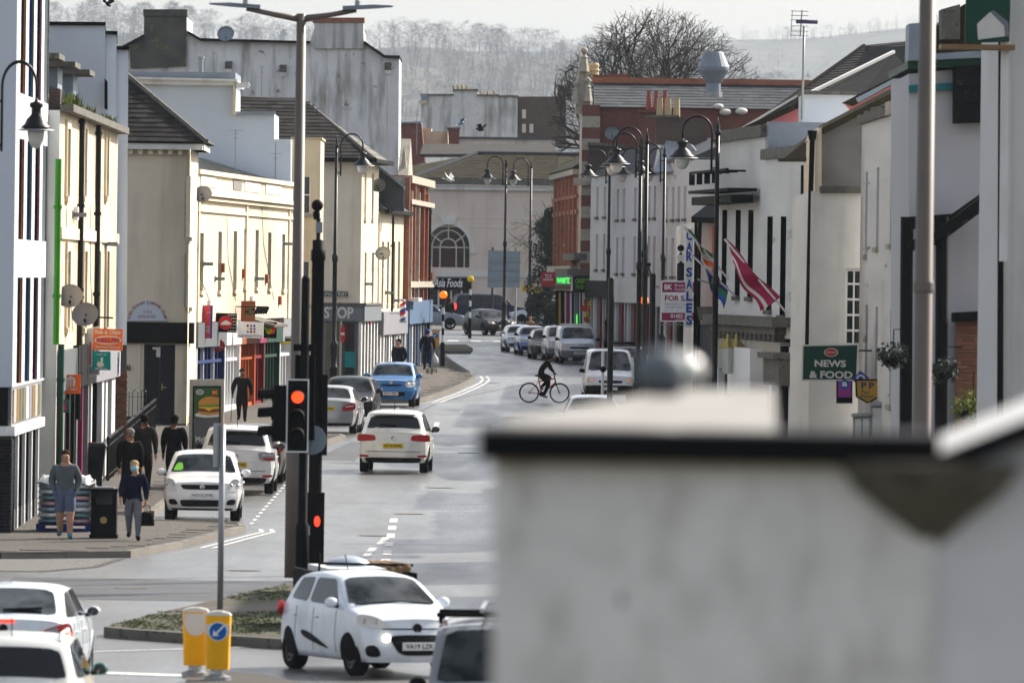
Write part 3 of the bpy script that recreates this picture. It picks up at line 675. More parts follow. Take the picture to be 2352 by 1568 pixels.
for k, (a,b,c,fc) in enumerate(bands):
    mb = MB(); mb.fbox(fP,a+.02,b-.02,zfa-.78,zfa-.02,-.5,.10+.01*k); mb.build('fascia', fc, r)
    n = max(3, int((b-a)/1.1)); zb_ = g2+.7
    for i in range(n+1):
        u = a+.1+(b-a-.3)*i/n; mb = MB(); mb.fbox(fP,u,u+(.22 if i in (0,n) else .1),g2,zfa-.8,-.5,.05 if i in (0,n) else -.06); mb.build('mullion', c if i%3 else ('whitepaint' if k<2 else c), r)
    mb = MB(); mb.fbox(fP,a+.1,b-.1,g2+.6,zfa-.8,-.49,-.25); mb.build('shop_glass', 'darkglass', r)
    mb = MB(); mb.fbox(fP,a+.1,b-.1,g2,g2+.6,-.49,-.02); mb.build('stall_riser', c, r)
    mb = MB(); mb.fbox(fP,a+.1,b-.1,zfa-1.3,zfa-1.2,-.45,-.03); mb.build('transom', c, r)
mb = MB(); q = [fP.P(17,zfa+.1,0),fP.P(22,zfa+.1,0),fP.P(22,zfa-.15,1.0),fP.P(17,zfa-.15,1.0)]; mb.quadslab(q,.08); mb.build('canopy', 'dirtystone', r)
for k in range(5):
    u = 13.6+k*.9; mb = MB(); mb.bar(fP.P(u,zfa+.45,0),fP.P(u,zfa+.45,.75),.03); mb.bar(fP.P(u,zfa+.45,.75),fP.P(u,zfa+.22,.65),.1); mb.build('spotlight', 'black', r)
# --- narrow cream bay that stands forward of the parade, with the sash facing us
fN = Fac((-7.9,305.2), (-6.80,305.2)); fN2 = Fac((-6.80,305.2), (-6.95,311))
r = thing('shop_building', 'narrow tall cream building end with sash windows, behind the brown lamp column', 'building', GP(-7.2,305))
zt = W(700,320,305).z; gN = gz(305)-.2
ops = []
for (xa,xb,ya,yb) in ((693,713,403,492),(690,711,598,700)):
    ua, z1 = fN.uz(xa,ya); ub, z0 = fN.uz(xb,yb); ops.append((ua,ub,z0,z1))
facade(r, fN, .1, fN.L, gN, zt, ops, 'cream2', .16, 5.8)
for o in ops: window(r, fN, o, .08, 'whitepaint', 'winglass', 1, 2, 'stone', .05)
facade(r, fN2, 0, fN2.L, gN, zt, [], 'cream2', .1, 0)
mb = MB(); mb.fbox(fN,.05,fN.L+.05,zt,zt+.08,-5.8,.06); mb.build('coping', 'stone', r)
# --- blue-white stepped flank wall behind the parade
r = thing('house', 'pale blue white flank wall with stepped top and flat roof behind the parade', 'building', GP(-12,315))
polywall(r, 'wall', [(270,195),(540,195),(540,262),(630,262),(630,320),(668,320),(668,470),(270,470)], 314, 6, 'bluewhite')
polywall(r, 'fascia', [(270,181),(548,186),(548,197),(270,193)], 313.7, 6.4, 'trimwhite')
polywall(r, 'roof_edge', [(270,163),(541,167),(541,184),(270,180)], 313.8, 6.2, 'lead')
polywall(r, 'gutter', [(270,176),(545,182),(545,187),(270,181)], 313.5, .15, 'trimwhite')
polywall(r, 'eave_return', [(536,187),(543,187),(541,264),(534,264)], 313.6, .4, 'cream2')
polywall(r, 'awning_box', [(541,190),(570,190),(574,197),(569,202),(541,202)], 313.6, .5, 'trimwhite')
polywall(r, 'flashing', [(540,256),(632,256),(632,263),(540,263)], 313.8, .3, 'lead')
polywall(r, 'lower_roof', [(448,362),(540,391),(672,432),(672,425),(560,393),(470,364)], 312, 2, 'lead')
mb = MB(); mb.lathe([(.09,0),(.09,.5),(.13,.52),(.13,.6)], W(461,168,316), 10); mb.build('vent_pipe', 'galv', r)
# --- corner shop with the STOP fascia
fS = Fac((-8.6,330.2), (-5.78,330.2)); fS2 = Fac((-5.78,330.2), (-5.26,338.3))
r = thing('corner_shop', 'cream corner shop with slate hipped roof and big grey STOP fascia', 'building', GP(-6.5,330))
ze = W(826,372,330.2).z; gS = gz(330)-.2; zf1 = W(780,700,330.2).z; zf0 = W(780,737,330.2).z
facade(r, fS, 0, fS.L, zf1, ze, [], 'beige', .1, 8)
ops = [opx(fS2,px,y0,y1,.95) for px in (840,857) for y0,y1 in ((398,502),(580,742))]
ops = [(a,b,max(c,zf1+.15),e) for a,b,c,e in ops]
facade(r, fS2, 0, fS2.L, zf1, ze, ops, 'cream2', .18, 0)
for o in ops: window(r, fS2, o, .12, 'whitepaint', 'winglass', 1, 2, 'cream2')
mb = MB(); mb.fbox(fS,-1,fS.L+.1,zf0,zf1,-.4,.12); mb.fbox(fS2,0,fS2.L,zf0,zf1-.003,-.4,.18); fa = mb.build('fascia', 'signgrey', r)
a = W(744,731,330.05); lettering(r, 'STOP', (a.x,330.07,a.z), (1,0,0), (0,0,1), W(822,0,330).x-a.x, .45, 'offwhite', parent=fa, bold=.03)
mb = MB(); mb.fbox(fS,-1,fS.L+.14,zf1,zf1+.08,-.3,.22); mb.fbox(fS2,-.1,fS2.L,zf1+.001,zf1+.081,-.3,.24); mb.build('cornice', 'dirtystone', r)
mb = MB(); mb.fbox(fS,-1,fS.L-.06,gS,zf0,-8,-.08); mb.build('shop_core', 'shopgrey', r)
ua, ub = fS.uz(783,800)[0], fS.uz(823,800)[0]; z1, z0 = W(800,742,330).z, W(800,862,330).z
mb = MB(); mb.fbox(fS,fS.uz(748,800)[0],fS.L-.2,z0,z1,-.079,-.05); mb.build('shop_glass', 'darkglass', r)
mb = MB(); mb.fbox(fS,ua+.15,ua+.55,z0+.3,z0+.9,-.05,-.04); mb.build('poster', 'teal', r)
for px in (746,783,826):
    u = fS.uz(px,800)[0]; mb = MB(); mb.fbox(fS,u-.04,u+.04,gS,zf0,-.079,.02); mb.build('mullion', 'trimwhite' if px==826 else 'signgrey', r)
for k in range(6):
    u = .1+k*1.5; mb = MB(); mb.fbox(fS2,u,u+.35,gS,zf0,-.2,.06); mb.build('pilaster', 'trimwhite', r)
    mb = MB(); mb.fbox(fS2,u+.35,u+1.5,gS+.5,zf0,-.2,-.1); mb.build('shop_glass', 'darkglass', r)
zr = ze+.08; A = Vector((-13,329.7,zr)); B = Vector((-5.32,329.7,zr)); C = Vector((-4.82,339,zr)); D = Vector((-13,339,zr)); rz_ = W(700,236,334.5); apx = Vector((-8.1,334.3,rz_.z)); ap2 = Vector((-13,334.3,rz_.z+.15))
mb = MB(); mb.add([A,B,C,D,apx,ap2], [(0,1,4,5),(1,2,4),(2,3,5,4),(3,0,5)]); rf = mb.build('roof', 'slate', r)
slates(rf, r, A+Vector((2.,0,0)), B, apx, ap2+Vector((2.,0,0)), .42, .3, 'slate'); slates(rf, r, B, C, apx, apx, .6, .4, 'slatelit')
mb = MB(); mb.tube([B+Vector((0,0,.03)), apx+Vector((0,0,.05)), ap2+Vector((0,0,.05))], .1, 6); mb.build('ridge', 'dirtystone', rf)
mb = MB(); mb.box((-13,329.5,zr-.1),(-5.2,329.75,zr+.06)); mb.fbox(fS2,-.5,8.6,zr-.1,zr+.055,-.1,.55); mb.build('gutter', 'black', r)
# --- small white house with dormers
fH = Fac((-5.20,338.5), (-4.42,352.3))
r = thing('shop_building', 'small white two storey shop with lead dormers beyond the corner shop', 'building', GP(-5,339))
ze = fH.uz(895,489)[1]; zf1 = fH.uz(890,715)[1]; ops = [opx(fH,px,555,697,1.1) for px in (880,892,906,917)]; gH = gz(340)-.2
facade(r, fH, 0, fH.L, zf1, ze, ops, 'cream2', .18, 6)
for o in ops: window(r, fH, o, .12, 'whitepaint', 'winglass', 1, 2, 'cream2')
mb = MB(); mb.fbox(fH,0,fH.L,gH,zf1,-6,-.12); mb.build('shop_core', 'shopgrey', r)
for k in range(10):
    u = .1+k*1.5; mb = MB(); mb.fbox(fH,u,u+.4,gH,zf1-.9,-.12,.08+.02*(k%2)); mb.build('pilaster', ('trimwhite','whitepaint','printgrey')[k%3], r)
mb = MB(); mb.fbox(fH,0,fH.L,zf1-.9,zf1,-.12,.2); mb.build('fascia', 'printgrey', r)
mb = MB(); mb.hexa([fH.P(0,ze,.25),fH.P(fH.L,ze,.25),fH.P(fH.L,ze,-5),fH.P(0,ze,-5),fH.P(0,ze+.1,.25),fH.P(fH.L,ze+.1,.25),fH.P(fH.L,ze+1.9,-2.2),fH.P(0,ze+1.9,-2.2)]); mb.build('roof', 'slateblue', r)
for k in range(2): mb = MB(); mb.fbox(fH,1.5+k*6,3.8+k*6,ze+.2,ze+1.5,-2,-.35); mb.build('dormer', 'lead', r)
polywall(r, 'slate_hung_gable', [(866,384),(880,392),(928,432),(928,485),(866,485)], 339.5, .6, 'slateblue')
slab(r, 'gable_verge', [(866,378,339.2),(931,428,339.2),(931,434,341),(866,384,341)], .08, 'lead')
mb = MB(); mb.fbox(fH,0,fH.L,ze-.05,ze+.1,.2,.38); mb.build('gutter', 'black', r); pipe(r, fH, 898, 495, 735)
# --- red brick gabled house with piers
fR = Fac((-4.40,352.4), (-3.66,373))
r = thing('shop_building', 'orange brick gabled building with stone dressings at the left bend', 'building', GP(-4,353))
zt = fR.uz(930,402)[1]; zf1 = fR.uz(940,690)[1]; gR = gz(352)-.2
ops = [opx(fR,px,y0,y1,1.0) for px in (938,948,960,968) for y0,y1 in ((455,640),)]
facade(r, fR, 0, fR.L, zf1, zt, ops, 'brickorange', .22, 6)
for o in ops: window(r, fR, o, .16, 'stone', 'winglass', 1, 3, 'stone')
for k, px in enumerate((929,936,943,953,964,973)):
    u = fR.uz(px,550)[0]; mb = MB(); mb.fbox(fR,u-.15,u+.15,zf1,zt-(.6 if k%2 else .1),0,.2); mb.build('pier', 'stone' if k in (1,3) else 'brickorange', r)
for zz, hh in ((fR.uz(940,660)[1],.25),(fR.uz(940,470)[1],.2),(zt-.3,.3)):
    mb = MB(); mb.fbox(fR,0,fR.L,zz,zz+hh,0,.28); mb.build('string_course', 'stone', r)
mb = MB(); mb.prism([fR.P(0,zt,.1),fR.P(4,zt,.1),fR.P(2,zt+1.5,.1)], (-.4,0,0)); mb.build('gable', 'stone', r)
mb = MB(); mb.box((-7,352.3,zf1),(-4.41,352.4,zt-.4)); mb.build('end_wall', 'brickred', r)
z = zf1
k = 0
while z < zt-.3: mb = MB(); w_ = .55 if k%2 else .35; mb.box((-4.4-w_,352.22,z),(-4.36,352.3,z+.34)); mb.build('quoin', 'stone', r); z += .36; k += 1
mb = MB(); mb.lathe([(.18,0),(.25,.1),(.12,.35),(.06,.9),(.01,1.1)], fR.P(.5,zt+.02,-.1), 8); mb.build('finial', 'stone', r)
mb = MB(); mb.fbox(fR,0,fR.L,gR,zf1,-6,-.12); mb.build('shop_core', 'shopblue', r)
for k in range(9):
    u = .1+k*2.5; mb = MB(); mb.fbox(fR,u,u+.5,gR,zf1-.9,-.12,.12); mb.build('pilaster', ('signgrey','shopblue','trimwhite')[k%3], r)
mb = MB(); mb.fbox(fR,0,fR.L,zf1-.95,zf1,-.12,.25); mb.build('fascia', 'shopblue', r)
mb = MB(); mb.fbox(fR,0,3,zf1-.02,zf1+.12,-.1,.6); mb.build('cornice', 'trimwhite', r); pipe(r, fR, 977, 470, 850, 'blackmetal', .07, .2)
# --- tall white stained gable with two chimney stacks
r = thing('tall_house', 'tall stained white gable wall with two broad chimney stacks on the skyline', 'building', GP(-10,411))
polywall(r, 'wall', [(250,128),(332,84),(332,40),(428,40),(428,72),(458,91),(712,98),(720,70),(835,70),(836,98),(884,131),(917,131),(914,520),(250,520)], 411, 8, 'gablewhite')
polywall(r, 'chimney_stack', [(331,36),(428,36),(428,152),(300,158),(298,108),(331,84)], 410.8, 1.2, 'darkrender')
polywall(r, 'chimney_cap', [(329,22),(430,22),(430,37),(329,37)], 410.7, 1.5, 'darkrender')
polywall(r, 'chimney_stack', [(722,52),(835,52),(835,112),(722,112)], 410.8, 1.4, 'stainwhite')
polywall(r, 'chimney_cap', [(718,41),(837,41),(837,52),(718,52)], 410.7, 1.7, 'brickorange')
for p in (((430,70),(460,88),(712,95),(712,100),(459,94),(430,77)), ((250,122),(331,79),(331,86),(250,130)), ((836,94),(884,127),(918,128),(918,134),(882,133),(836,101))): polywall(r, 'coping', p, 410.6, 8.6, 'black')
for px, py in ((525,143),(650,151),(891,146)):
    polywall(r, 'overflow_box', [(px-8,py-2),(px+8,py-2),(px+8,py+15),(px-8,py+15)], 410.7, .28, 'dirtystone')
    polywall(r, 'hopper', [(px-8,py+16),(px+8,py+16),(px+6,py+24),(px-6,py+24)], 410.6, .3, 'trimwhite')
    if px > 600: a = W(px,py+24,410.75); mb = MB(); mb.tube([a, W(px-2,py+260 if px>800 else py+85,410.75)], .06, 8); mb.build('drainpipe', 'trimwhite', r)

# boxes, brackets and cables on the left facades
for f_, px, y, m_ in ((fP,557,628,'orange'),(fP,610,640,'orange'),(fP,640,690,'orange'),(fP,509,615,'orange'),(fP,575,690,'whitepaint'),(fP,478,700,'whitepaint'),(fS2,846,735,'red'),(fB,170,490,'whitepaint')):
    u, z = f_.uz(px, y); own = [o for o in bpy.data.objects if o.type == 'EMPTY' and o.get('category') == 'building' and abs(o.location.y-f_.a.y) < 3.5]
    mb = MB(); mb.fbox(f_,u-.2,u+.2,z-.15,z+.15,0,.10); mb.build('alarm_box', m_ if m_ != 'orange' else 'rust', own[0])
for f_, px, y in ((fP,466,606),(fP,493,640),(fP,585,640),(fP,650,560),(fB,166,493),(fB,240,560),(fS2,838,652),(fH,884,672),(fH,905,690)):
    u, z = f_.uz(px, y); own = [o for o in bpy.data.objects if o.type == 'EMPTY' and o.get('category') == 'building' and abs(o.location.y-f_.a.y) < 3.5]
    mb = MB(); mb.fbox(f_,u,u+.1,z-.05,z+.05,0,.32); mb.fbox(f_,u-.1,u+.2,z-.09,z+.09,0,.03); mb.build('bracket', 'signgrey', own[0])
for f_, pts in ((fP,((450,560),(460,640),(480,690))),(fP,((520,500),(523,600),(540,690))),(fP,((600,470),(604,560),(628,690))),(fB,((150,480),(152,560),(165,760))),(fB,((205,470),(206,640),(214,780)))):
    own = [o for o in bpy.data.objects if o.type == 'EMPTY' and o.get('category') == 'building' and abs(o.location.y-f_.a.y) < 3.5]
    mb = MB(); mb.tube([f_.hit(*q, .02) for q in pts], .012, 4); mb.build('cable', 'dirtystone', own[0])
# ================================================================ FAR END
dF = 519
fF = Fac((-14,dF), (8,dF)); gF = gz(dF)-.2
r = thing('shop_building', 'pinkish beige hall with big arched fanlight window and mossy tiled roof', 'building', GP(-2,dF))
ze = W(1100,437,dF).z; cx_ = W(1029,600,dF).x; hw = W(1078,600,dF).x-cx_; zs0 = W(1030,614,dF).z; zsp = W(1030,568,dF).z
sx0, sx1 = fF.uz(985,700)[0], fF.uz(1078,700)[0]; zsh = W(1030,637,dF).z
uc = cx_+14; n = 16
mb = MB(); P = fF.P
arc = [(uc-hw*math.cos(math.pi*i/n), zsp+hw*1.06*math.sin(math.pi*i/n)) for i in range(n+1)]
ztop = ze
wallgrid(mb, fF, 0, uc-hw, gF, ze, [], .2); wallgrid(mb, fF, uc+hw, 22, gF, ze, [], .2)
wallgrid(mb, fF, uc-hw, uc+hw, zsh, zs0, [], .2)
for (ua,za),(ub,zb_) in zip(arc, arc[1:]): mb.add([P(ua,za),P(ub,zb_),P(ub,ze),P(ua,ze)], [(0,1,2,3)]); mb.add([P(ua,za),P(ub,zb_),P(ub,zb_,-.3),P(ua,za,-.3)], [(0,1,2,3)])
mb.fbox(fF,0,22,gF,ze,-8,-.35); mb.build('wall', 'pinkbeige', r)
mb = MB(); mb.add([P(u,z,-.28) for u,z in arc]+[P(uc+hw,zs0,-.28),P(uc-hw,zs0,-.28)], [tuple(range(n+3))]); win = mb.build('arched_window', 'darkglass', r)
mb = MB()
for k in (.38,.76):
    a_ = [P(uc-hw*k*math.cos(math.pi*i/n), zsp+hw*1.06*k*math.sin(math.pi*i/n), -.24) for i in range(n+1)]; mb.tube(a_, .045, 6)
for k in (36,90,144): t = rad(k); mb.bar(P(uc+hw*.38*math.cos(t),zsp+hw*.4*math.sin(t),-.24), P(uc+hw*math.cos(t),zsp+hw*1.06*math.sin(t),-.24), .07)
for k in (-.38,.38): mb.bar(P(uc+hw*k,zs0,-.24), P(uc+hw*k,zsp,-.24), .07)
mb.bar(P(uc+hw*.76,zs0,-.24), P(uc+hw*.76,zsp,-.24), .07); mb.bar(P(uc-hw*.76,zs0,-.24), P(uc-hw*.76,zsp,-.24), .07)
mb.bar(P(uc-hw,zsp,-.24), P(uc+hw,zsp,-.24), .07); mb.build('glazing_bar', 'offwhite', win)
mb = MB()
for (ua,za),(ub,zb_) in zip(arc, arc[1:]):
    s_ = lambda u,z: (uc+(u-uc)*1.2, zsp+(z-zsp)*1.2); a2, b2 = s_(ua,za), s_(ub,zb_)
    mb.hexa([P(ua,za,0),P(ub,zb_,0),P(ub,zb_,.1),P(ua,za,.1),P(*a2,0),P(*b2,0),P(*b2,.1),P(*a2,.1)])
mb.hexa([P(uc-.35,zsp+hw*1.06,.0),P(uc+.35,zsp+hw*1.06,0),P(uc+.35,zsp+hw*1.06,.16),P(uc-.35,zsp+hw*1.06,.16),P(uc-.5,zsp+hw*1.5,0),P(uc+.5,zsp+hw*1.5,0),P(uc+.5,zsp+hw*1.5,.16),P(uc-.5,zsp+hw*1.5,.16)])
mb.fbox(fF,uc+hw,uc+hw*1.28,zsp-.35,zsp,0,.12); mb.build('arch_moulding', 'trimwhite', r)
for y0, y1, o_ in ((624,636,.08),(426,437,.25),(498,500,.02),(520,522,.02),(702,704,.02)):
    mb = MB(); mb.fbox(fF,0,22,W(1100,y1,dF).z,W(1100,y0,dF).z,0,o_); mb.build('string_course', 'trimwhite' if o_>.05 else 'beige', r)
mb = MB(); mb.fbox(fF,0,22,W(1100,425,dF).z,W(1100,409,dF).z,-.3,.45); mb.build('gutter', 'dirtystone', r)
mb = MB(); mb.fbox(fF,fF.uz(1172,560)[0],fF.uz(1204,560)[0],W(1190,625,dF).z,W(1190,560,dF).z,0,.02); mb.build('blind_recess', 'beige', r)
zf1, zf0 = W(1040,638,dF).z, W(1040,666,dF).z
mb = MB(); mb.fbox(fF,0,sx1+.03,zf0,zf1,0,.2); fa = mb.build('fascia', 'black', r)
a = W(1000,659,dF-.21); lettering(r, 't-Asia Foods', (a.x-.3,dF-.22,a.z), (1,0,0), (0,0,1), W(1072,0,dF).x-a.x+.3, .52, 'white', parent=fa, shear=.3)
mb = MB(); mb.fbox(fF,0,sx1,gF,zf0,-.3,.01); mb.build('shop_glass', 'darkglass', r)
for px in (985,1007,1036,1060,1078): u = fF.uz(px,700)[0]; mb = MB(); mb.fbox(fF,u-.05,u+.05,gF,zf0,0,.06); mb.build('mullion', 'offwhite', r)
zr = W(1100,410,dF).z; zt_ = W(1130,354,dF+5).z
A, B, C, D = Vector((-9.4,dF-.4,zr)), Vector((9,dF-.4,zr)), Vector((9,dF+5,zt_)), Vector((W(1143,354,dF+5).x-1.2,dF+5,zt_))
mb = MB(); mb.add([A,B,C,D,Vector((-9.4,dF+10,zr)),Vector((9,dF+10,zr))], [(0,1,2,3),(0,3,4),(3,2,5,4)]); rf = mb.build('roof', 'mosstile', r)
slates(rf, r, Vector((-5.6,dF-.4,zr)), Vector((2.6,dF-.4,zr)), Vector((2.6,dF+5,zt_)), D+Vector((.4,0,0)), .36, .42, 'mosstile')
mb = MB(); mb.tube([Vector((-5.9,dF-.4,zr+.05)), D+Vector((0,0,.06)), C+Vector((0,0,.06))], .12, 6); mb.build('ridge', 'slateblue', rf)
# roofs and walls stacked up behind the hall
r = thing('house', 'white rendered flat topped house on the skyline behind the mossy roof', 'building', GP(-2.5,610))
polywall(r, 'wall', [(967,219),(1042,219),(1042,208),(1098,208),(1098,221),(1188,222),(1187,330),(967,330)], 610, 7, 'stainwhite')
for a, b, y in ((966,1042,216),(1040,1099,205),(1096,1146,217),(1142,1190,219)): polywall(r, 'coping', [(a,y),(b,y),(b,y+4),(a,y+4)], 609.8, 7.3, 'dirtystone')
polywall(r, 'lead_box', [(968,218),(981,216),(981,232),(968,234)], 609.6, 1, 'lead'); polywall(r, 'cornice', [(960,232),(982,231),(978,238),(964,240)], 609.5, .6, 'cream2')
for px in (1042,1052,1062,1073,1105,1120,1135): mb = MB(); mb.lathe([(.09,0),(.1,.28),(.07,.3)], W(px,206 if px<1090 else 218,611), 8); mb.build('chimney_pot', 'buffpot', r)
r = thing('house', 'dark brown brick house behind the bare tree', 'building', GP(3,612)); polywall(r, 'wall', [(1188.5,222),(1300,222),(1300,335),(1188.5,335)], 612, 7, 'brickbrown')
polywall(r, 'chimney_stack', [(1281,196),(1312,196),(1312,223),(1281,223)], 612.5, 1.5, 'brickbrown')
for x_, y_ in ((1199,285),(1216,285),(1199,252)): polywall(r, 'window', [(x_,y_),(x_+9,y_),(x_+9,y_+20),(x_,y_+20)], 611.9, .12, 'offwhite')
r = thing('house', 'red brick flank wall between the white gable and the hall roof', 'building', GP(-6,560)); polywall(r, 'wall', [(900,283),(968,283),(976,372),(900,390)], 560, 6, 'brickred'); polywall(r, 'coping', [(900,280),(968,280),(968,284),(900,284)], 559.8, 6.3, 'lead')
r = thing('house', 'cream low wall with red brick chimney behind the hall', 'building', GP(-3.5,565)); polywall(r, 'wall', [(968,295),(991,295),(991,302),(1029,302),(1029,340),(968,340)], 566, 4, 'cream2'); polywall(r, 'chimney_stack', [(1029,296),(1056,296),(1053,334),(1031,334)], 565, 1, 'brickred'); polywall(r, 'chimney_cap', [(1026,293),(1058,293),(1058,297),(1026,297)], 564.8, 1.3, 'dirtystone')
polywall(r, 'parapet', [(1053,318),(1275,321),(1275,330),(1053,330)], 565.5, 2, 'trimwhite'); polywall(r, 'parapet_top', [(1053,314),(1275,317),(1275,321.5),(1053,318.5)], 565.2, 2.5, 'slateblue')
mb = MB(); mb.quadslab([W(965,354,540),W(1276,354,540),W(1276,331,556),W(972,331,556)], .2); mb.build('roof', 'slate', r)
# ================================================================ RIGHT ROW
# --- red brick gothic building with the food store
fO = Fac((3.42,405), (2.05,441), -1)
r = thing('food_store_building', 'red brick gothic corner building with striped stone gable and slate roof', 'building', GP(3.4,405))
gO = gz(405)-.2; zw = W(1330,352,420).z; zf = fO.uz(1330,630)[1]
ops = [opx(fO,px,y0,y1,.9) for px,y0,y1 in ((1283,512,585),(1300,500,560),(1287,395,445),(1303,392,445))]
facade(r, fO, 9, 36, zf, zw-1.1, ops, 'brickorange', .2, 6)
for o in ops: window(r, fO, o, .15, 'stone', 'darkglass', 1, 2, 'stone')
for zz, hh, o_ in ((zw-1.1,.25,.3),(zw-2.2,.15,.15),(fO.uz(1300,495)[1],.2,.12),(zf,.4,.35)):
    mb = MB(); mb.fbox(fO,9,36,zz,zz+hh,-.2,o_); mb.build('string_course', 'brickorange' if o_<.3 else 'stone', r)
for k in range(6): u = 11+k*4.3; mb = MB(); mb.fbox(fO,u,u+.5,zf+.4,zw-1.1,0,.18); mb.build('pier', 'brickorange', r)
mb = MB(); mb.hexa([fO.P(9,zw-.85,.3),fO.P(36,zw-.85,.3),fO.P(36,zw-.85,-6),fO.P(9,zw-.85,-6),fO.P(9,zw-.75,.3),fO.P(36,zw-.75,.3),fO.P(36,zw+1.2,-3),fO.P(9,zw+1.2,-3)]); mb.build('roof', 'mosstile', r)
zg = fO.uz(1335,262)[1]
facade(r, fO, 0, 9, zf, zg, [opx(fO,1337,467,553,1.6),opx(fO,1337,585,690,1.6)], 'stone', .25, .5)
window(r, fO, opx(fO,1337,467,553,1.6), .05, 'whitepaint', 'winglass', 1, 3, 'stone'); window(r, fO, opx(fO,1337,585,690,1.6), .05, 'whitepaint', 'winglass', 1, 3, 'stone')
# banded brick and stone pier at the near corner, one block per band
z = zf; k = 0
while z < zg+.2:
    mb = MB(); mb.box((3.12,404.72,z),(3.95,405.3,z+.52)); mb.build('corner_band', 'stone' if k%2 else 'brickred', r); z += .525; k += 1
mb = MB(); q = [fO.P(-.2,zg,.25),fO.P(9,zg,.25),fO.P(4.4,zg+3.1,.25)]; mb.prism(q, (.3,0,0)); mb.build('gable', 'stone', r)
polywall(r, 'gable_end', [(1321,262),(1356,262),(1356,215),(1349,130),(1337,130),(1326,190)], 404.9, .7, 'stone')
for px, py, rr in ((1342,128,.17),(1350,196,.16),(1322,202,.13)):
    b_ = W(px,py,404.8); mb = MB(); mb.lathe([(rr*1.5,-.75),(rr*.9,-.12),(rr*1.1,-.08),(rr*.5,0),(rr*.5,.06)], b_, 6); mb.ball(b_+Vector((0,0,.08+rr*.8)), rr, 12, 8); mb.build('ball_finial', 'stone', r, smooth=False)
polywall(r, 'stone_box', [(1318,408),(1356,408),(1356,425),(1318,425)], 404.4, 1, 'stone')
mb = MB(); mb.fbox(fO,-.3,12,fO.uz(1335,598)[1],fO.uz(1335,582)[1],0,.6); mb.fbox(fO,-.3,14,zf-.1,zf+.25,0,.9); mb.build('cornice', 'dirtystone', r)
# flank wall and slate roof seen from the side
zE = W(1450,248,405.2).z; zE2 = zE
fOs = Fac((3.42,405.2), (14.5,405.2)); facade(r, fOs, .45, fOs.L, gO, zE, [], 'brickred', .1, 7)
zR = W(1450,190,409.5).z; A, B, C, D = Vector((3.65,405.0,zE)), Vector((14.7,405.0,zE)), Vector((14.7,409.2,zR)), Vector((3.65,409.2,zR))
mb = MB(); mb.add([A,B,C,D,Vector((3.65,413,zE)),Vector((14.7,413,zE))], [(0,1,2,3),(3,2,5,4),(0,3,4),(1,2,5)]); rf = mb.build('roof', 'slateblue', r); slates(rf, r, A+Vector((0,-.05,0)), B+Vector((0,-.05,0)), C, D, .55, .5, 'slateblue')
mb = MB(); mb.box((3.6,408.8,zR-.05),(14.7,409.6,zR+.22)); mb.build('ridge', 'brickorange', rf)
polywall(r, 'chimney_stack', [(1362,173),(1444,170),(1444,184),(1362,184)], 409.6, 1.2, 'brickred')
mb = MB(); mb.lathe([(.2,0),(.26,.05),(.22,.15),(.26,.25),(.22,.35),(.25,.5),(.2,.6)], W(1364,174,410), 10); mb.build('chimney_pot', 'buffpot', r)
for xs in ((1596,258,1638,296),(1725,250,1760,284)):
    slab(r, 'skylight', [(xs[0],xs[3],405.2),(xs[2],xs[3],405.2),(xs[2]-6,xs[1],408.2),(xs[0]-6,xs[1],408.2)], .1, 'alu')
for px, py, rr in ((1650,245,.22),(1666,258,.26),(1703,256,.27)): mb = MB(); mb.ball(W(px,py,404.9), rr, 12, 8, (1.1,1,.6)); mb.build('roof_dome', 'offwhite', r, smooth=True)
b_ = W(1638,216,403.5); mb = MB(); mb.lathe([(.34,0),(.34,.5),(.40,.55),(.72,1.1),(.74,1.25),(.45,1.9),(.42,1.95)], b_, 18); mb.build('extractor_cowl', 'lead', r, smooth=False)
mb = MB(); mb.lathe([(.42,-.15),(.42,.1)], b_, 14); mb.build('cowl_base', 'galv', r)
polywall(r, 'vent_pipe', [(1701,222),(1706,222),(1706,240),(1701,240)], 405, .2, 'galv')
# chimney stacks with pots
polywall(r, 'chimney_stack', [(1470,258),(1530,258),(1530,330),(1470,330)], 402.5, 1.2, 'brickred'); polywall(r, 'chimney_cap', [(1467,252),(1535,252),(1535,259),(1467,259)], 402.3, 1.5, 'brickred')
for px in (1490,1507,1527): mb = MB(); mb.lathe([(.14,0),(.09,.8),(.12,.85)], W(px,252,403), 10); mb.build('chimney_pot', 'terracotta', r)
polywall(r, 'side_block', [(1352,333),(1440,338),(1440,420),(1352,410)], 404.2, 1, 'brickdark'); polywall(r, 'side_coping', [(1350,326),(1442,333),(1442,340),(1350,333)], 404.0, 1.3, 'dirtystone')
# store frontage under the gable
fT = Fac((5.2,400.5), (3.05,404.5), -1)
polywall(r, 'fascia', [(1315,633),(1382,633),(1382,668),(1315,668)], 403.2, .3, 'black')
a = W(1321,651,403.15); lettering(r, 'ORIENTAL', (a.x,403.17,a.z), (1,0,0), (0,0,1), W(1373,0,403).x-a.x, .24, 'lime', shear=.2); a = W(1322,664,403.15); lettering(r, 'FOOD STORE', (a.x,403.17,a.z), (1,0,0), (0,0,1), W(1373,0,403).x-a.x, .2, 'lime', shear=.2)
polywall(r, 'shop_core', [(1276,668),(1392,668),(1392,815),(1276,805)], 403.6, 1, 'black')
for x0, x1, c in ((1283,1288,'mustard'),(1297,1300,'offwhite'),(1309,1313,'whitepaint'),(1318,1321,'printgrey'),(1330,1333,'offwhite'),(1300,1308,'maroon'),(1321,1328,'signgrey')): polywall(r, 'shop_panel', [(x0,672),(x1,672),(x1,800),(x0,800)], 403.4, .15, c)
polywall(r, 'neon_tube', [(1324,722),(1326,722),(1326,760),(1324,760)], 403.3, .05, 'greenlit')
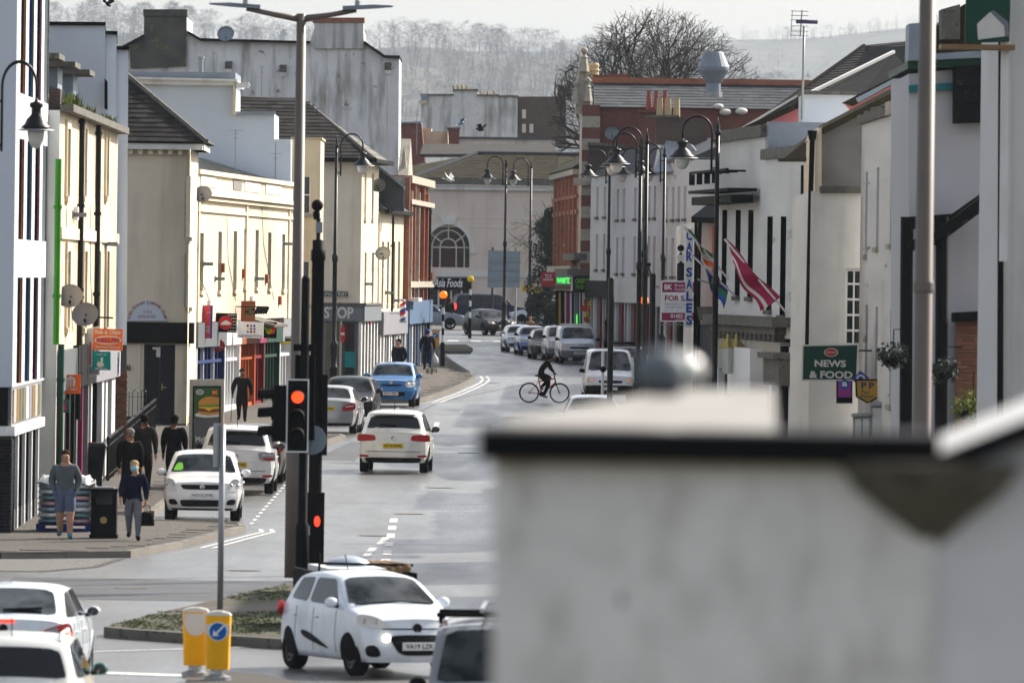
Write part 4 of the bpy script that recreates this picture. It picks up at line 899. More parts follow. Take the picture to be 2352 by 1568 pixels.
pw = polywall(r, 'produce_poster', [(1337,672),(1384,672),(1384,815),(1337,815)], 403.38, .1, 'offwhite')
prod = ['yellow','lettuce','red','orange','lettuce','rust','red','yellow','white','green','cheese','pinkred']; groups = {c: MB() for c in prod}
for k in range(150):
    c = random.choice(prod); p = W(random.uniform(1339,1382), random.uniform(690,812), 403.36); rr = random.uniform(.05,.16)
    groups[c].lathe([(1e-3,-.012),(rr,-.008),(rr*.9,0)], p, 9, 'Y', False)
for c, g_ in groups.items():
    if g_.v: g_.build('printed_fruit', c, pw)
polywall(r, 'poster_heading', [(1345,676),(1364,676),(1364,688),(1345,688)], 403.3, .02, 'green')
# --- white three storey terrace, three houses
fTc = Fac((7.43,359), (3.55,402.5), -1)
def terrace(u0, u1, ptop, m, winpx, label, roofc='slateblue'):
    r = thing('terraced_house', label, 'house', fTc.P(u0,gz(359+u0)), group='white terrace on the right')
    zt = fTc.uz(*ptop)[1]; g_ = gz(359+u0)-.2; zs = g_+3.7
    rows = ((1.15,2.7),(3.3,4.95)); ops = []
    for px in winpx:
        u = fTc.uz(px,560)[0]; ops += [(u-.5,u+.5,zs+.55,zs+2.15),(u-.5,u+.5,zs+2.95,zs+4.3)]
    ops = [o for o in ops if o[3] < zt-.2 and o[0] > u0+.05 and o[1] < u1-.05]
    facade(r, fTc, u0, u1, zs, zt, ops, m, .18, 6)
    for o in ops: window(r, fTc, o, .12, 'whitepaint', 'winglass', 1, 2, 'dirtystone')
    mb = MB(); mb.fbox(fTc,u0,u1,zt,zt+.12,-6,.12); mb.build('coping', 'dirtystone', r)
    mb = MB(); mb.fbox(fTc,u0,u1,g_,zs,-6,-.14); mb.build('shop_core', 'shopgrey', r)
    mb = MB(); mb.fbox(fTc,u0,u1,zs-.75,zs+.03,-.14,.22); mb.build('fascia', roofc if roofc!='slateblue' else 'alu', r)
    n = int((u1-u0)/1.3)
    for i in range(n): u = u0+.1+i*(u1-u0)/n; mb = MB(); mb.fbox(fTc,u,u+.3,g_,zs-.76,-.14,.05); mb.build('pilaster', ('trimwhite','printgrey','reddoor','alu')[(i*7+int(u0))%4], r)
    mb = MB(); mb.hexa([fTc.P(u0,zt+.12,-.1),fTc.P(u1,zt+.12,-.1),fTc.P(u1,zt+.12,-6),fTc.P(u0,zt+.12,-6),fTc.P(u0,zt+.2,-.1),fTc.P(u1,zt+.2,-.1),fTc.P(u1,zt+1.5,-3),fTc.P(u0,zt+1.5,-3)]); mb.build('roof', 'slateblue', r)
    return r
uF = lambda px: fTc.uz(px,560)[0]
ra = terrace(uF(1405)+.05, fTc.L, (1380,404), 'peelwhite', (1371,1388), 'far white terraced house next to the red brick food store', 'black')
rb = terrace(uF(1515)+.05, uF(1405), (1450,396), 'whitewall', (1418,1432,1458,1472,1490,1503), 'middle white terraced house behind the cluster of lamp posts')
rc = terrace(0, uF(1515), (1550,372), 'peelwhite', (1530,1545,1558,1572), 'near white terraced house with plain parapet above the for sale board')
polywall(rc, 'end_wall', [(1588,370),(1652,372),(1652,860),(1588,860)], 358.8, .3, 'whitewall')
polywall(rc, 'chimney_stack', [(1506,268),(1625,276),(1625,332),(1506,332)], 372, 1.2, 'brickbrown'); polywall(rc, 'chimney_cap', [(1484,265),(1560,265),(1560,270),(1484,270)], 371.8, 1.5, 'dirtystone')
for px in (1515,1534,1554): mb = MB(); mb.lathe([(.15,0),(.12,.75),(.14,.8)], W(px,268,372.4), 10); mb.build('chimney_pot', 'buffpot', rc)
slab(rb, 'lead_roof', [(1405,402,396),(1500,395,372),(1512,330,376),(1425,348,398)], .15, 'slateblue')
slab(rc, 'gable_roof', [(1500,395,370),(1640,392,361),(1585,330,366),(1530,322,372)], .15, 'lead')
# --- low orange-white frontage with the canopy
fL = Fac((5.75,248), (7.42,358.6), -1)
r = thing('shop_building', 'low shop with dark pitched canopy beside the black and white pub', 'building', GP(6.5,300))
polywall(r, 'wall', [(1603,505),(1660,505),(1660,1010),(1603,960)], 300, 40, 'trimwhite'); polywall(r, 'orange_return', [(1636,520),(1645,520),(1645,960),(1636,960)], 299.7, .3, 'orange')
slab(r, 'canopy_roof', [(1588,498,299),(1660,500,299),(1655,462,306),(1632,464,306)], .2, 'blackroof'); polywall(r, 'cornice', [(1600,704),(1660,704),(1660,730),(1606,735)], 299.2, .8, 'dirtystone')
polywall(r, 'shop_core', [(1604,745),(1660,745),(1660,960),(1604,960)], 299.5, .4, 'shopgrey')
mb = MB(); mb.tube([W(1608,505,299.4),W(1606,560,299.4),W(1600,980,299.4)], .07, 8); mb.build('drainpipe', 'black', r)
# --- black and white pub
fU = Fac((7.66,225), (5.74,247.6), -1)
r = thing('pub_building', 'white pub with tall black window strips and flagpoles on the right', 'building', GP(7,230))
gU = gz(225)-.2; um = fU.uz(1757,400)[0]; zA = fU.uz(1700,322)[1]; zB = fU.uz(1810,362)[1]; zs = fU.uz(1790,742)[1]
opsA = [opx(fU,px,y0,y1,1.25) for px,y0,y1 in ((1665,482,678),(1696,482,680),(1725,482,682))]; opsB = [opx(fU,px,497,y1,1.25) for px,y1 in ((1769,712),(1800,724),(1839,730))]
facade(r, fU, um, fU.L, zs-.4, zA, opsA, 'peelwhite', .2, 7); facade(r, fU, 0, um, zs-.4, zB, opsB, 'peelwhite', .2, 7)
for o in opsA+opsB:
    w = window(r, fU, o, .10, 'black', 'darkglass', 2, 3, 'dirtystone')
    mb = MB(); mb.fbox(fU,o[1]-.008,o[1]+.003,o[2],o[3],-.2,.002); mb.build('black_reveal', 'black', w); mb = MB(); mb.fbox(fU,o[0]-.003,o[0]+.008,o[2],o[3],-.2,.002); mb.build('black_reveal', 'black', w)
mb = MB(); mb.fbox(fU,um-.1,fU.L+.1,zA,zA+.32,-.5,.15); mb.build('brick_coping', 'dirtystone', r); mb = MB(); mb.fbox(fU,-.1,um-.12,zB,zB+.28,-.5,.15); mb.build('brick_coping', 'dirtystone', r)
mb = MB(); mb.fbox(fU,um-.5,um-.12,zB+.28,zA+.4,-2.2,-.02); mb.build('party_wall', 'lead', r)
mb = MB(); mb.fbox(fU,0,fU.L,gU,zs-.41,-7,-.12); mb.build('shop_core', 'black', r)
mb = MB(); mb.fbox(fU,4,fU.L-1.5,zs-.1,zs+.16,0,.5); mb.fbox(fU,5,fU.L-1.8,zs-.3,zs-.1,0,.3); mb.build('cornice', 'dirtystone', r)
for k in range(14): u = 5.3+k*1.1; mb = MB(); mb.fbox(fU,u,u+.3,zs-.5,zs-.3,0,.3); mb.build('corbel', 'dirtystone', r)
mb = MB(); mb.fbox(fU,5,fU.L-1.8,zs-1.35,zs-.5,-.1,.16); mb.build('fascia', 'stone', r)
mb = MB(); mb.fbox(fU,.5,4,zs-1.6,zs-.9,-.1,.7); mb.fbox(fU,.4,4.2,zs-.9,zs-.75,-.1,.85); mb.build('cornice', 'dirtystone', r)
for k in range(10):
    u = .3+k*2.2; mb = MB(); mb.fbox(fU,u,u+.5,gU,zs-.6,-.12,.15); mb.build('pilaster', ('whitepaint','trimwhite','black')[k%3], r)
mb = MB(); mb.fbox(fU,9,14.5,zs-2.0,zs-.7,-.12,.5); mb.build('box_bay', 'whitepaint', r)
pipe(r, fU, 1858, 380, 900, 'black', .09, .12)
mb = MB(); zz = fU.uz(1690,470)[1]; mb.fbox(fU,um+1,fU.L-1,zz,zz+.22,.2,.8); mb.fbox(fU,um+1,fU.L-1,zz+.32,zz+.4,.1,.9); mb.build('blind_box', 'black', r)
zz = fU.uz(1690,395)[1]; mb = MB(); mb.tube([fU.P(um+2,zz,.8),fU.P(fU.L-.5,zz,.8)], .04, 6)
for k in range(4): u = fU.L-1.5-k*2; mb.tube([fU.P(u,zz,0),fU.P(u,zz,.8)], .03, 6); mb.cbox(fU.P(u,zz-.2,.85), .16,.16,.3)
mb.build('floodlight_rail', 'black', r)
# the pair of brass lanterns and alarm box on the pub front
for px in (1672,1692):
    p_ = W(px,795,238); mb = MB(); mb.lathe([(.02,.35),(.05,.3),(.06,.2),(.24,-.02),(.25,-.06)], p_, 4); l_ = mb.build('lantern', 'brass', r)
    mb = MB(); mb.lathe([(.22,-.07),(.14,-.75)], p_, 4); mb.build('lantern_glass', 'lampglass', l_)
polywall(r, 'alarm_box', [(1806,672),(1826,668),(1826,690),(1822,696),(1806,686)], 227.5, .3, 'whitepaint')
# --- tall rendered building with the grey gable
r = thing('shop_building', 'white rendered building with grey gable and mossy roof above the news sign', 'building', GP(8,204))
dG = 204; g_ = gz(dG)-.2; fG = Fac((6.97,dG), (8.35,dG)); zt = W(1930,440,dG).z
u0, z1 = fG.uz(1941,616); u1, z0 = fG.uz(1982,795)
facade(r, fG, 0, fG.L, g_, zt, [(u0,u1,z0,z1)], 'peelwhite', .3, 14); window(r, fG, (u0,u1,z0,z1), .2, 'whitepaint', 'darkglass', 2, 5, 'cream2', .07)
fG2 = Fac((6.97,dG), (7.05,218), -1); facade(r, fG2, 0, fG2.L, g_, zt, [], 'peelwhite', .1, 0)
polywall(r, 'gable_wall', [(1886,290),(2092,185),(2092,445),(1886,440)], dG+.9, 10, 'greyrender'); polywall(r, 'string_course', [(1884,428),(1990,428),(1990,444),(1884,444)], dG-.15, .6, 'dirtystone')
polywall(r, 'corner_strip', [(1872,320),(1887,290),(1887,440),(1872,450)], dG+.6, 8, 'cream2')
slab(r, 'roof', [(1784,364,216),(1870,364,209),(1886,288,207.5),(1868,303,217)], .1, 'mosstile'); slab(r, 'roof', [(1866,304,217),(1886,292,206.2),(2092,186,206.2),(2026,212,216)], .1, 'mosstile')
slab(r, 'roof_verge', [(1884,296,204.6),(2094,190,204.6),(2094,180,205),(1880,290,205)], .15, 'mosstile')
mb = MB(); mb.tube([W(1866,300,204.5),W(1862,450,204.5),W(1853,860,204.5)], .06, 8); mb.lathe([(.08,-.22),(.12,0)], W(1866,300,204.5), 8); mb.build('drainpipe', 'black', r)
# --- peeling white building with thin windows
fV = Fac((8.42,184), (8.10,203.4), -1)
r = thing('shop_building', 'streaked white three storey facade with narrow sash windows right of news sign', 'building', GP(8.3,190))
zt = fV.uz(2040,268)[1]; g_ = gz(190)-.2
ops = [opx(fV,px,y0,y1,.95) for px,y0,y1 in ((1991,395,585),(2017,385,568),(2049,375,560),(1991,700,880),(2014,705,900),(2048,712,930),(2073,350,470))]
facade(r, fV, 0, fV.L, g_, zt, ops, 'stainwhite', .2, 8)
for o in ops: window(r, fV, o, .13, 'whitepaint', 'winglass', 1, 2, 'stone')
n = 14
for k in range(n): mb = MB(); u = k*fV.L/n; mb.fbox(fV,u+.02,u+fV.L/n-.05,zt,zt+random.uniform(.18,.3),-.4,.12); mb.build('coping_stone', 'dirtystone' if k>5 else 'stone', r)
# --- near right house, set at an angle, dark slate dormer
r = thing('shop_building', 'lilac white house side with dark slate hung panel behind the brown post', 'building', GP(9,165))
polywall(r, 'wall', [(2088,170),(2300,150),(2300,1350),(2088,1300)], 167, 8, 'lilacwall'); polywall(r, 'eave_band', [(2085,140),(2300,130),(2300,152),(2085,158)], 166.6, 8.5, 'darkgreen')
polywall(r, 'blue_gutter', [(2130,125),(2230,118),(2300,118),(2300,131),(2085,140)], 166.4, 8.5, 'lead'); polywall(r, 'dark_band', [(2088,196),(2192,190),(2192,206),(2088,213)], 166.8, .3, 'tealdark')
sp = polywall(r, 'slate_panel', [(2190,152),(2292,148),(2292,280),(2190,284)], 166.5, .4, 'blackroof')
for k in range(6): polywall(r, 'slate_course', [(2191,156+k*21),(2292,152+k*21),(2292,172+k*21),(2191,176+k*21)], 166.44-.02*(k%2), .05, 'blackroof')
slab(r, 'lean_to_roof', [(2088,560,165.8),(2150,545,165.8),(2290,440,165.8),(2290,418,166.6)], .2, 'blackroof'); polywall(r, 'lean_to_edge', [(2086,556),(2150,530),(2292,424),(2292,452),(2152,552),(2086,575)], 165.6, .6, 'black')
polywall(r, 'fascia', [(2085,498),(2200,490),(2200,515),(2085,528)], 166, .8, 'black')
bwn = polywall(r, 'brick_infill', [(2195,735),(2292,728),(2292,1100),(2195,1100)], 166.4, .5, 'mortar'); z = W(2240,1100,166).z; i = 0; xa, xb = W(2196,900,166.3).x, W(2291,900,166.3).x
while z < W(2240,745,166).z:
    x = xa-(.11 if i%2 else 0)
    while x < xb-.05: a, b = max(x,xa), min(x+.215,xb); brick(bm2, r, bwn, a, 166.37, z, b-a, .04, .064); x += .226
    z += .075; i += 1
polywall(r, 'ledge', [(2190,718),(2296,712),(2296,735),(2190,740)], 166.0, .8, 'black')
for px in (2079,2160): mb = MB(); mb.tube([W(px+4,498,165.9),W(px,1200,165.9)], .12, 8); mb.build('drainpipe', 'black', r)
r = thing('house', 'white wall edge nearest the camera on the far right', 'building', GP(9.4,152)); polywall(r, 'wall', [(2322,-260),(2520,-270),(2500,1500),(2300,1450)], 152, 9, 'whitewall'); polywall(r, 'corner_board', [(2302,130),(2324,90),(2316,1200),(2292,1200)], 151.7, .4, 'trimwhite')
polywall(r, 'black_pipe', [(2294,-20),(2306,-20),(2304,1200),(2290,1200)], 151.5, .15, 'black')
# --- roofs stepping back on the right skyline
def roofthing(label, pts, m, t=.25, w=None, extra=None):
    ps = [W(*p) for p in pts]; c = sum(ps, Vector())/4
    r = thing('pitched_roof_house', label, 'house', GP(c.x, c.y)); 
    lo = min(p.z for p in ps)
    mb = MB(); mb.quadslab(ps, t); rf = mb.build('roof', m, r)
    if w: slates(rf, r, ps[0], ps[1], ps[2], ps[3], w, w*.7, m, True)
    mb = MB(); mb.box((ps[0].x+.6 if ps[0].x<ps[1].x else ps[1].x+.6, min(p.y for p in ps)+1.2, gz(c.y)-.5), (max(p.x for p in ps)-.3, max(p.y for p in ps), lo-.15)); mb.build('wall', 'whitewall', r)
    return r
r1 = roofthing('grey slate pitched roof rising highest on the right skyline', [(1665,335,300),(2094,310,276),(2094,108,292),(1985,106,308)], 'slate', .2, .3)
r2 = roofthing('black pitched roof strip with bright edge above the pink gable, left one', [(1646,340,262),(1850,264,256),(1850,213,262),(1655,327,268)], 'blackroof', .2)
r3 = roofthing('black pitched roof strip with bright edge on the right, higher one', [(1866,226,254),(1962,242,248),(2096,168,246),(2052,121,258)], 'blackroof', .2)
for r_, (a_, b_) in ((r2, ((1650,329,266),(1850,211,261))), (r3, ((1862,213,254),(2053,119,257))), (r1, ((1664,332,300),(1985,104,307)))): mb = MB(); mb.bar(W(*a_), W(*b_), .10, .08); mb.build('verge', 'trimwhite' if r_ is not r1 else 'slate', r_)
rp_ = thing('house', 'pink painted gable wall above the mossy roof on the right', 'house', GP(8,240)); polywall(rp_, 'wall', [(1640,330),(1835,245),(1835,330)], 247, .5, 'pinkwall'); polywall(rp_, 'wall', [(1940,238),(2094,170),(2094,240),(1960,260)], 232, .5, 'pinkwall')
for pts, d_ in ((((1640,322),(1840,232),(1840,246),(1650,334)),246.6),(((1935,236),(2094,155),(2094,171),(1960,244)),231.6)): polywall(rp_, 'mossy_verge', pts, d_, .8, 'mosstile')
polywall(rp_, 'lead_flashing', [(1966,226),(2070,172),(2078,177),(1972,236)], 231, .3, 'signback')
rb_ = thing('house', 'small pale blue chimney block with aerial on the right roofs', 'house', GP(8,242)); polywall(rb_, 'wall', [(1842,216),(1968,216),(1968,240),(1850,320),(1842,320)], 243, 3, 'bluewhite'); polywall(rb_, 'coping', [(1840,208),(1970,211),(1970,219),(1840,217)], 242.8, 3.4, 'dirtystone')
polywall(ra, 'orange_block', [(1648,302),(1712,305),(1706,345),(1648,345)], 352, 1, 'rust')
rs_ = thing('house', 'old stone chimney stack and slate roof behind the green sign', 'house', GP(9.5,180)); polywall(rs_, 'roof', [(2140,70),(2215,10),(2330,0),(2330,190),(2140,190)], 182, 6, 'mosstile'); polywall(rs_, 'chimney_stack', [(2162,22),(2205,10),(2205,90),(2162,90)], 181, 1.2, 'dirtystone'); polywall(rs_, 'dark_flue', [(2088,55),(2148,50),(2150,170),(2085,160)], 178, 1.5, 'lead')
# ================================================================ FOREGROUND PARAPET (far out of focus)
dW = 21.0
r = thing('parapet_wall', 'blurred whitewashed parapet wall with dark coping in the near foreground', 'wall', W(1700,1600,dW)-Vector((0,0,.6)))
polywall(r, 'wall', [(1132,1035),(2150,1050),(2140,2300),(1126,2300)], dW, .6, 'fgwall')
polywall(r, 'gable_wall', [(2146,1060),(2540,905),(2560,2300),(2142,2300)], dW+.02, .6, 'fgwall2')
polywall(r, 'coping', [(1098,985),(2160,1000),(2160,1072),(1098,1058)], dW-.06, .72, 'plasticblack')
mb = MB(); mb.quadslab([W(2150,1050,dW-.07),W(2540,892,dW-.07),W(2540,838,dW+2.6),W(2150,1004,dW+2.6)], .03); mb.build('coping_top', 'whitewall', r)
polywall(r, 'coping', [(2146,1047),(2540,889),(2540,942),(2146,1098)], dW-.08, .1, 'plasticblack')
for q in ([(1120,990,dW+.02),(1784,997,dW+.02),(1778,893,dW+4.5),(1540,893,dW+4.5)],[(1120,991,dW+.01),(1560,992,dW+.01),(1560,892,dW+4.4),(1165,962,dW+1.5)]):
    mb = MB(); mb.quadslab([W(*t) for t in q], .05); mb.build('cap_slab', 'fgtop', r)
b_ = W(1520,868,dW+.2); mb = MB(); mb.lathe([(.035,-.045),(.06,-.02),(.065,.03),(.05,.06),(.02,.072)], b_, 14); mb.build('vent_cowl', 'signgrey', r, smooth=True)
b_ = W(1575,852,dW+.25); mb = MB(); mb.ball(b_, .045, 12, 8); mb.build('vent_cowl', 'lampglass', r, smooth=True)
mb = MB(); p_ = W(2135,1100,dW); mb.lathe([(.24,.04),(.19,-.03),(.1,-.10),(.04,-.16)], (p_.x,p_.y+.05,p_.z), 12); mb.build('corbel', 'dirtystone', r)
# ================================================================ HILLS, WOODS, HAZE
def ridge_y(px, pts):
    for (a,b),(c,d) in zip(pts, pts[1:]):
        if a <= px <= c: return b+(d-b)*(px-a)/(c-a)
    return pts[-1][1]
def hill(name, d, prof, depth, m):
    mb = MB(); n = 60; xs = [-1400+i*5200/n for i in range(n+1)]
    for px in xs:
        top = W(px, ridge_y(px, prof), d); b0 = gz(700)-1
        mb.v += [Vector((top.x*.93, d*.62, b0)), Vector((top.x*.97, d*.86, b0+(top.z-b0)*.45)), top, Vector((top.x*1.05, d*1.15, top.z*.8)), Vector((top.x*1.1, d*1.3, b0))]
    for i in range(n):
        for j in range(4): a = i*5+j; mb.f.append((a, a+5, a+6, a+1))
    return struct(mb.build(name, m, smooth=True))
mat('hillfield', (.05,.05,.042), 1., .3, .01, spots=(.09,.08,.06), sps=.02, spt=.5)
mat('woodmat', (.060,.052,.043), 1., .25, .05)
near_prof = [(-1400,80),(100,70),(300,76),(480,92),(760,120),(960,105),(1240,135),(1500,160),(1800,230),(2400,300),(3800,330)]
far_prof = [(-1400,120),(900,120),(1300,118),(1650,92),(1850,90),(2100,62),(2400,40),(3800,60)]
hill('hill', 6500, near_prof, 800, 'hillfield'); hill('hill', 10000, far_prof, 900, 'hillfield')
def twigtree(mb, base, h, spread, n, seed, conif=False):
    rnd = random.Random(seed); top = base+Vector((0,0,h))
    mb.tube([base, base+Vector((0,0,h*.5))], [h*.022, h*.012], 4, False)
    for k in range(n):
        if conif:
            t = rnd.random(); c = base+Vector((rnd.gauss(0,1)*spread*(1-t)*.45, rnd.gauss(0,1)*spread*(1-t)*.45, h*t)); s = h*.05
        else:
            a = rnd.uniform(0,6.28); rr = spread*math.sqrt(rnd.random()); t = rnd.random()**.6
            c = base+Vector((rr*math.cos(a)*math.sin(.5+2.3*t), rr*math.sin(a)*math.sin(.5+2.3*t), h*(.28+.72*t))); s = h*.035
        for q in range(2):
            v = Vector((rnd.gauss(0,1), rnd.gauss(0,1), rnd.gauss(.6,.6))).normalized()*s*rnd.uniform(1.5,4.2); w = Vector((rnd.gauss(0,1), rnd.gauss(0,1), rnd.gauss(0,1))).normalized()*s*.16
            mb.add([c-w, c+w, c+v], [(0,1,2)])
mb = MB(); rnd = random.Random(3)
for k in range(2200):
    px = rnd.uniform(-150, 1900); d = rnd.uniform(5450, 6580); t = (d-5590)/(6500-5590)
    y = ridge_y(px, near_prof); b0 = gz(700)-1; top = W(px, y, 6500); 
    z = b0+(top.z-b0)*(min(1,max(0,.45+.55*t)) if t>0 else .45*max(0,(d-4030)/(5590-4030)))
    twigtree(mb, Vector((W(px,0,d).x, d, z-1)), rnd.uniform(13,25), rnd.uniform(6,12), 110, k, rnd.random() < .12)
for k, (px, hh, sp_) in enumerate(((85,24,8),(120,22,9),(215,25,9),(330,24,9),(395,26,8),(430,24,8),(585,15,5),(650,14,4),(1000,19,9),(1100,22,8),(1140,20,8),(1260,11,6))):
    y = ridge_y(px, near_prof); b_ = W(px, y+14, 6480); twigtree(mb, b_, hh*1.15, sp_*1.3, 520, 900+k)
tag(mb.build('woodland', 'woodmat'), 'hazy bare winter woodland on the hillside beyond the roofs', kind='stuff')
mb = MB()
for k in range(260):
    px = rnd.uniform(900, 2200); d = 9950; y = ridge_y(px, far_prof); twigtree(mb, W(px, y+5, d), rnd.uniform(9,18), rnd.uniform(7,14), 60, 5000+k, rnd.random() < .5)
for k in range(160):
    px = rnd.uniform(1500, 2100); d = rnd.uniform(7800,9300); y = ridge_y(px, far_prof)+rnd.uniform(40,150); twigtree(mb, W(px, y, d), rnd.uniform(9,16), rnd.uniform(7,13), 50, 7000+k)
tag(mb.build('ridge_trees', 'woodmat'), 'faint line of trees along the far ridge on the right', kind='stuff')
# ---------------------------------------------------------------- the big bare tree above the brick roof and the ivy clad one by the bend
def baretree(name, label, base, H_, rx, seed, m, r0=.38, depth=7, ang=.5, lean=0., up=.06, env=None, tl=None, L1=None):
    rnd = random.Random(seed); tr = thing(name, label, 'tree', base)
    trunk, crown = MB(), MB(); segs = []
    def grow(p, v, L, r, lev):
        n = 3; pts = [p]; q = p.copy(); w = v.copy(); rs = [r]
        for i in range(n):
            w = (w+Vector((rnd.gauss(0,.16 if lev else .03), rnd.gauss(0,.16 if lev else .03), rnd.gauss(up,.12)))).normalized()
            if env and lev:
                e = (q+w*L/n)-env[0]; rr_ = (e.x/env[1])**2+(e.y/env[1])**2+(e.z/env[2])**2
                if rr_ > 1.02+.3*rnd.random()**3: break
            q = q+w*L/n; pts.append(q.copy()); rs.append(r*(1-.28*(i+1)/n))
        if len(pts) < 2: return
        (trunk if lev < 2 else crown).tube(pts, rs, 7 if lev < 3 else 4 if lev < 5 else 3, False)
        if lev >= depth: return
        k = 3 if lev in (1,2,3,4) else 2
        if lev == 0 and env: k = 7
        for c in range(k+(1 if rnd.random() < .35 else 0)):
            a = rnd.uniform(0,6.28); o = w.orthogonal().normalized(); o2 = w.cross(o); sp = ang*rnd.uniform(.6,1.5)
            if lev == 0 and env: a = 6.283*c/7+rnd.uniform(-.3,.3); sp = (.35,.95,.7,1.05,.45,.85,1.1,.2)[c]
            nv = (w*math.cos(sp)+(o*math.cos(a)+o2*math.sin(a))*math.sin(sp)); nv.x *= rx; nv.normalize()
            st = pts[-1] if c < 2 or lev == 0 else pts[min(len(pts)-1, rnd.choice((1,2)))]
            grow(st, nv, (L1 if (lev == 0 and L1) else L*rnd.uniform(.68,.88)), max(.0125,rs[-1]*rnd.uniform(.62,.86)), lev+1)
    grow(Vector(base)-Vector((0,0,.1)), Vector((lean,0,1)).normalized(), tl or H_*.30, r0, 0)
    trunk.build('trunk', m, tr, True); crown.build('crown', m, tr, True)
    return tr
mat('bark', (.045,.038,.032), .95, .25, 3.); mat('ivyleaf', (.022,.034,.022), .8, .4, 3.)
tb = W(1530,470,455)
baretree('bare_tree', 'wide bare winter tree spreading above the red brick roof', GP(tb.x,455), 16, 1.15, 11, 'bark', .42, 7, .52, 0., .04, env=(Vector((W(1522,300,455).x,455,15.4)),5.6,5.4), tl=8.2, L1=3.4)
baretree('bare_tree', 'wide leafless tree with fine twigs hanging in front of the beige hall', GP(W(1300,470,470).x,470), 9.5, 1.1, 23, 'bark', .18, 5, .62, -.12, -.05)
tr = thing('ivy_tree', 'dark evergreen ivy clad tree at the bend beside the brick corner', 'tree', GP(W(1258,600,462).x,462))
mb = MB(); b_ = tr.location; mb.tube([b_-Vector((0,0,.1)), b_+Vector((.1,0,3)), b_+Vector((0,.2,6.5))], [.22,.17,.06], 8); mb.build('trunk', 'bark', tr, True)
mb = MB(); rnd = random.Random(5)
lobes = [(-.1,1.2,.9),(.3,2.0,1.0),(-.35,2.6,.9),(.2,3.4,1.0),(.0,4.3,.85),(.35,5.0,.7),(-.1,5.7,.6),(.2,6.4,.4),(-.6,1.6,.6),(.6,1.1,.7)]
for k in range(9000):
    x, z, rr = rnd.choice(lobes); v = Vector((rnd.gauss(0,1), rnd.gauss(0,1), rnd.gauss(0,1))).normalized()*rr*rnd.uniform(.55,1.08)
    c = b_+Vector((x,0,z))+v; s = rnd.uniform(.05,.10); a = Vector((rnd.gauss(0,1), rnd.gauss(0,1), rnd.gauss(0,.6))).normalized()*s; b2 = a.cross(Vector((rnd.gauss(0,1), rnd.gauss(0,1), rnd.gauss(0,1)))).normalized()*s*.7
    mb.add([c-a, c-b2, c+a, c+b2], [(0,1,2,3)])
mb.build('crown', 'ivyleaf', tr)
# ---------------------------------------------------------------- winter haze
mb = MB(); mb.box((-1900,-70,-8), (1800,13500,360)); hz = mb.build('haze', 'earth'); hz.data.materials.clear()
hm = bpy.data.materials.new('haze'); hm.use_nodes = True; hn = hm.node_tree.nodes; hn.remove(hn['Principled BSDF'])
pv = hn.new('ShaderNodeVolumePrincipled'); pv.inputs['Color'].default_value = (.64,.72,.82,1); pv.inputs['Density'].default_value = .00006; pv.inputs['Anisotropy'].default_value = .1
hm.node_tree.links.new(pv.outputs[0], hn['Material Output'].inputs['Volume']); hz.data.materials.append(hm)
tag(hz, None, kind='stuff'); hz.display_type = 'WIRE'
# ================================================================ STREET LAMPS
def make_lamp(label, loc, rz):
    t = thing('street_lamp', label, 'street lamp', loc, rz, 'black swan neck street lamps')
    L = lambda mb, n, m, p=t, s=True: mb.build(n, m, p, s, world=False)
    L(MB().lathe([(.19,-.05),(.19,.1),(.15,.14),(.15,.7),(.19,.74),(.13,.8),(.13,1.5),(.16,1.55),(.16,1.65),(.085,1.75),(.08,4.6),(.11,4.65),(.11,4.85),(.07,4.9),(.055,8.75)], n=12), 'post', 'blackmetal')
    L(MB().lathe([(.055,8.75),(.09,8.78),(.09,8.85),(.05,8.9),(.06,9.0),(.02,9.1),(.005,9.25)], n=10), 'finial', 'blackmetal')
    pts = [(.16,0,7.75),(.16,0,8.75)]+[(.16+.40-.40*math.cos(math.pi*i/14),0,8.85+.42*math.sin(math.pi*i/14)) for i in range(15)]+[(.96,0,8.62)]
    arm = MB().tube(pts, .032, 8); arm.bar((.05,0,7.85),(.17,0,7.85),.04); arm.bar((.05,0,8.6),(.17,0,8.6),.04); L(arm, 'arm', 'blackmetal')
    la = L(MB().lathe([(.03,8.66),(.05,8.6),(.15,8.58),(.16,8.52),(.11,8.48),(.12,8.38),(.22,8.3),(.27,8.22),(.35,8.17),(.36,8.145),(.26,8.14)], (.96,0,0), 18), 'lantern', 'blackmetal')
    L(MB().lathe([(.20,8.14),(.20,8.05),(.17,7.93),(.10,7.83),(.01,7.80)], (.96,0,0), 16), 'lamp_glass', 'lampglass', la)
    L(MB().lathe([(.27,8.141),(.45,8.12),(.45,8.105),(.26,8.12)], (.96,0,0), 18), 'reflector', 'galv', la)
    return t
lamps = [((768,317),0,'on the left pavement outside the grey STOP shop'), ((-24,194),0,'reaching in from the left edge over the white block'), ((1643,238),180,'nearest on the right, in front of the white pub'), ((1481,275),180,'with the large lantern nearest in the post cluster'), ((1467,296),180,'just behind the nearest of the post cluster'),
 ((1396,388),180,'farthest right lamp, by the food store'), ((1477,372),180,'with its small lantern before the middle terrace house'), ((1522,345),180,'second post from the for sale board'), ((1537,372),180,'thin post right beside the for sale board'), ((1158,452),180,'left of two before the beige hall'), ((1216,468),180,'right of two before the beige hall')]
proto = None
for (px, d), a, lab in lamps:
    loc = GP(W(px, 700, d).x, d, PH-.01)
    lb = 'black swan neck street lamp '+lab
    if proto is None: proto = make_lamp(lb, loc, rad(a))
    else: t = copy_tree(proto); t.location = loc; t.rotation_euler.z = rad(a); t['label'] = lb
    if px < 0: t.location = GP(-8.72, 146, 0); t.scale = (.72, .72, .99)
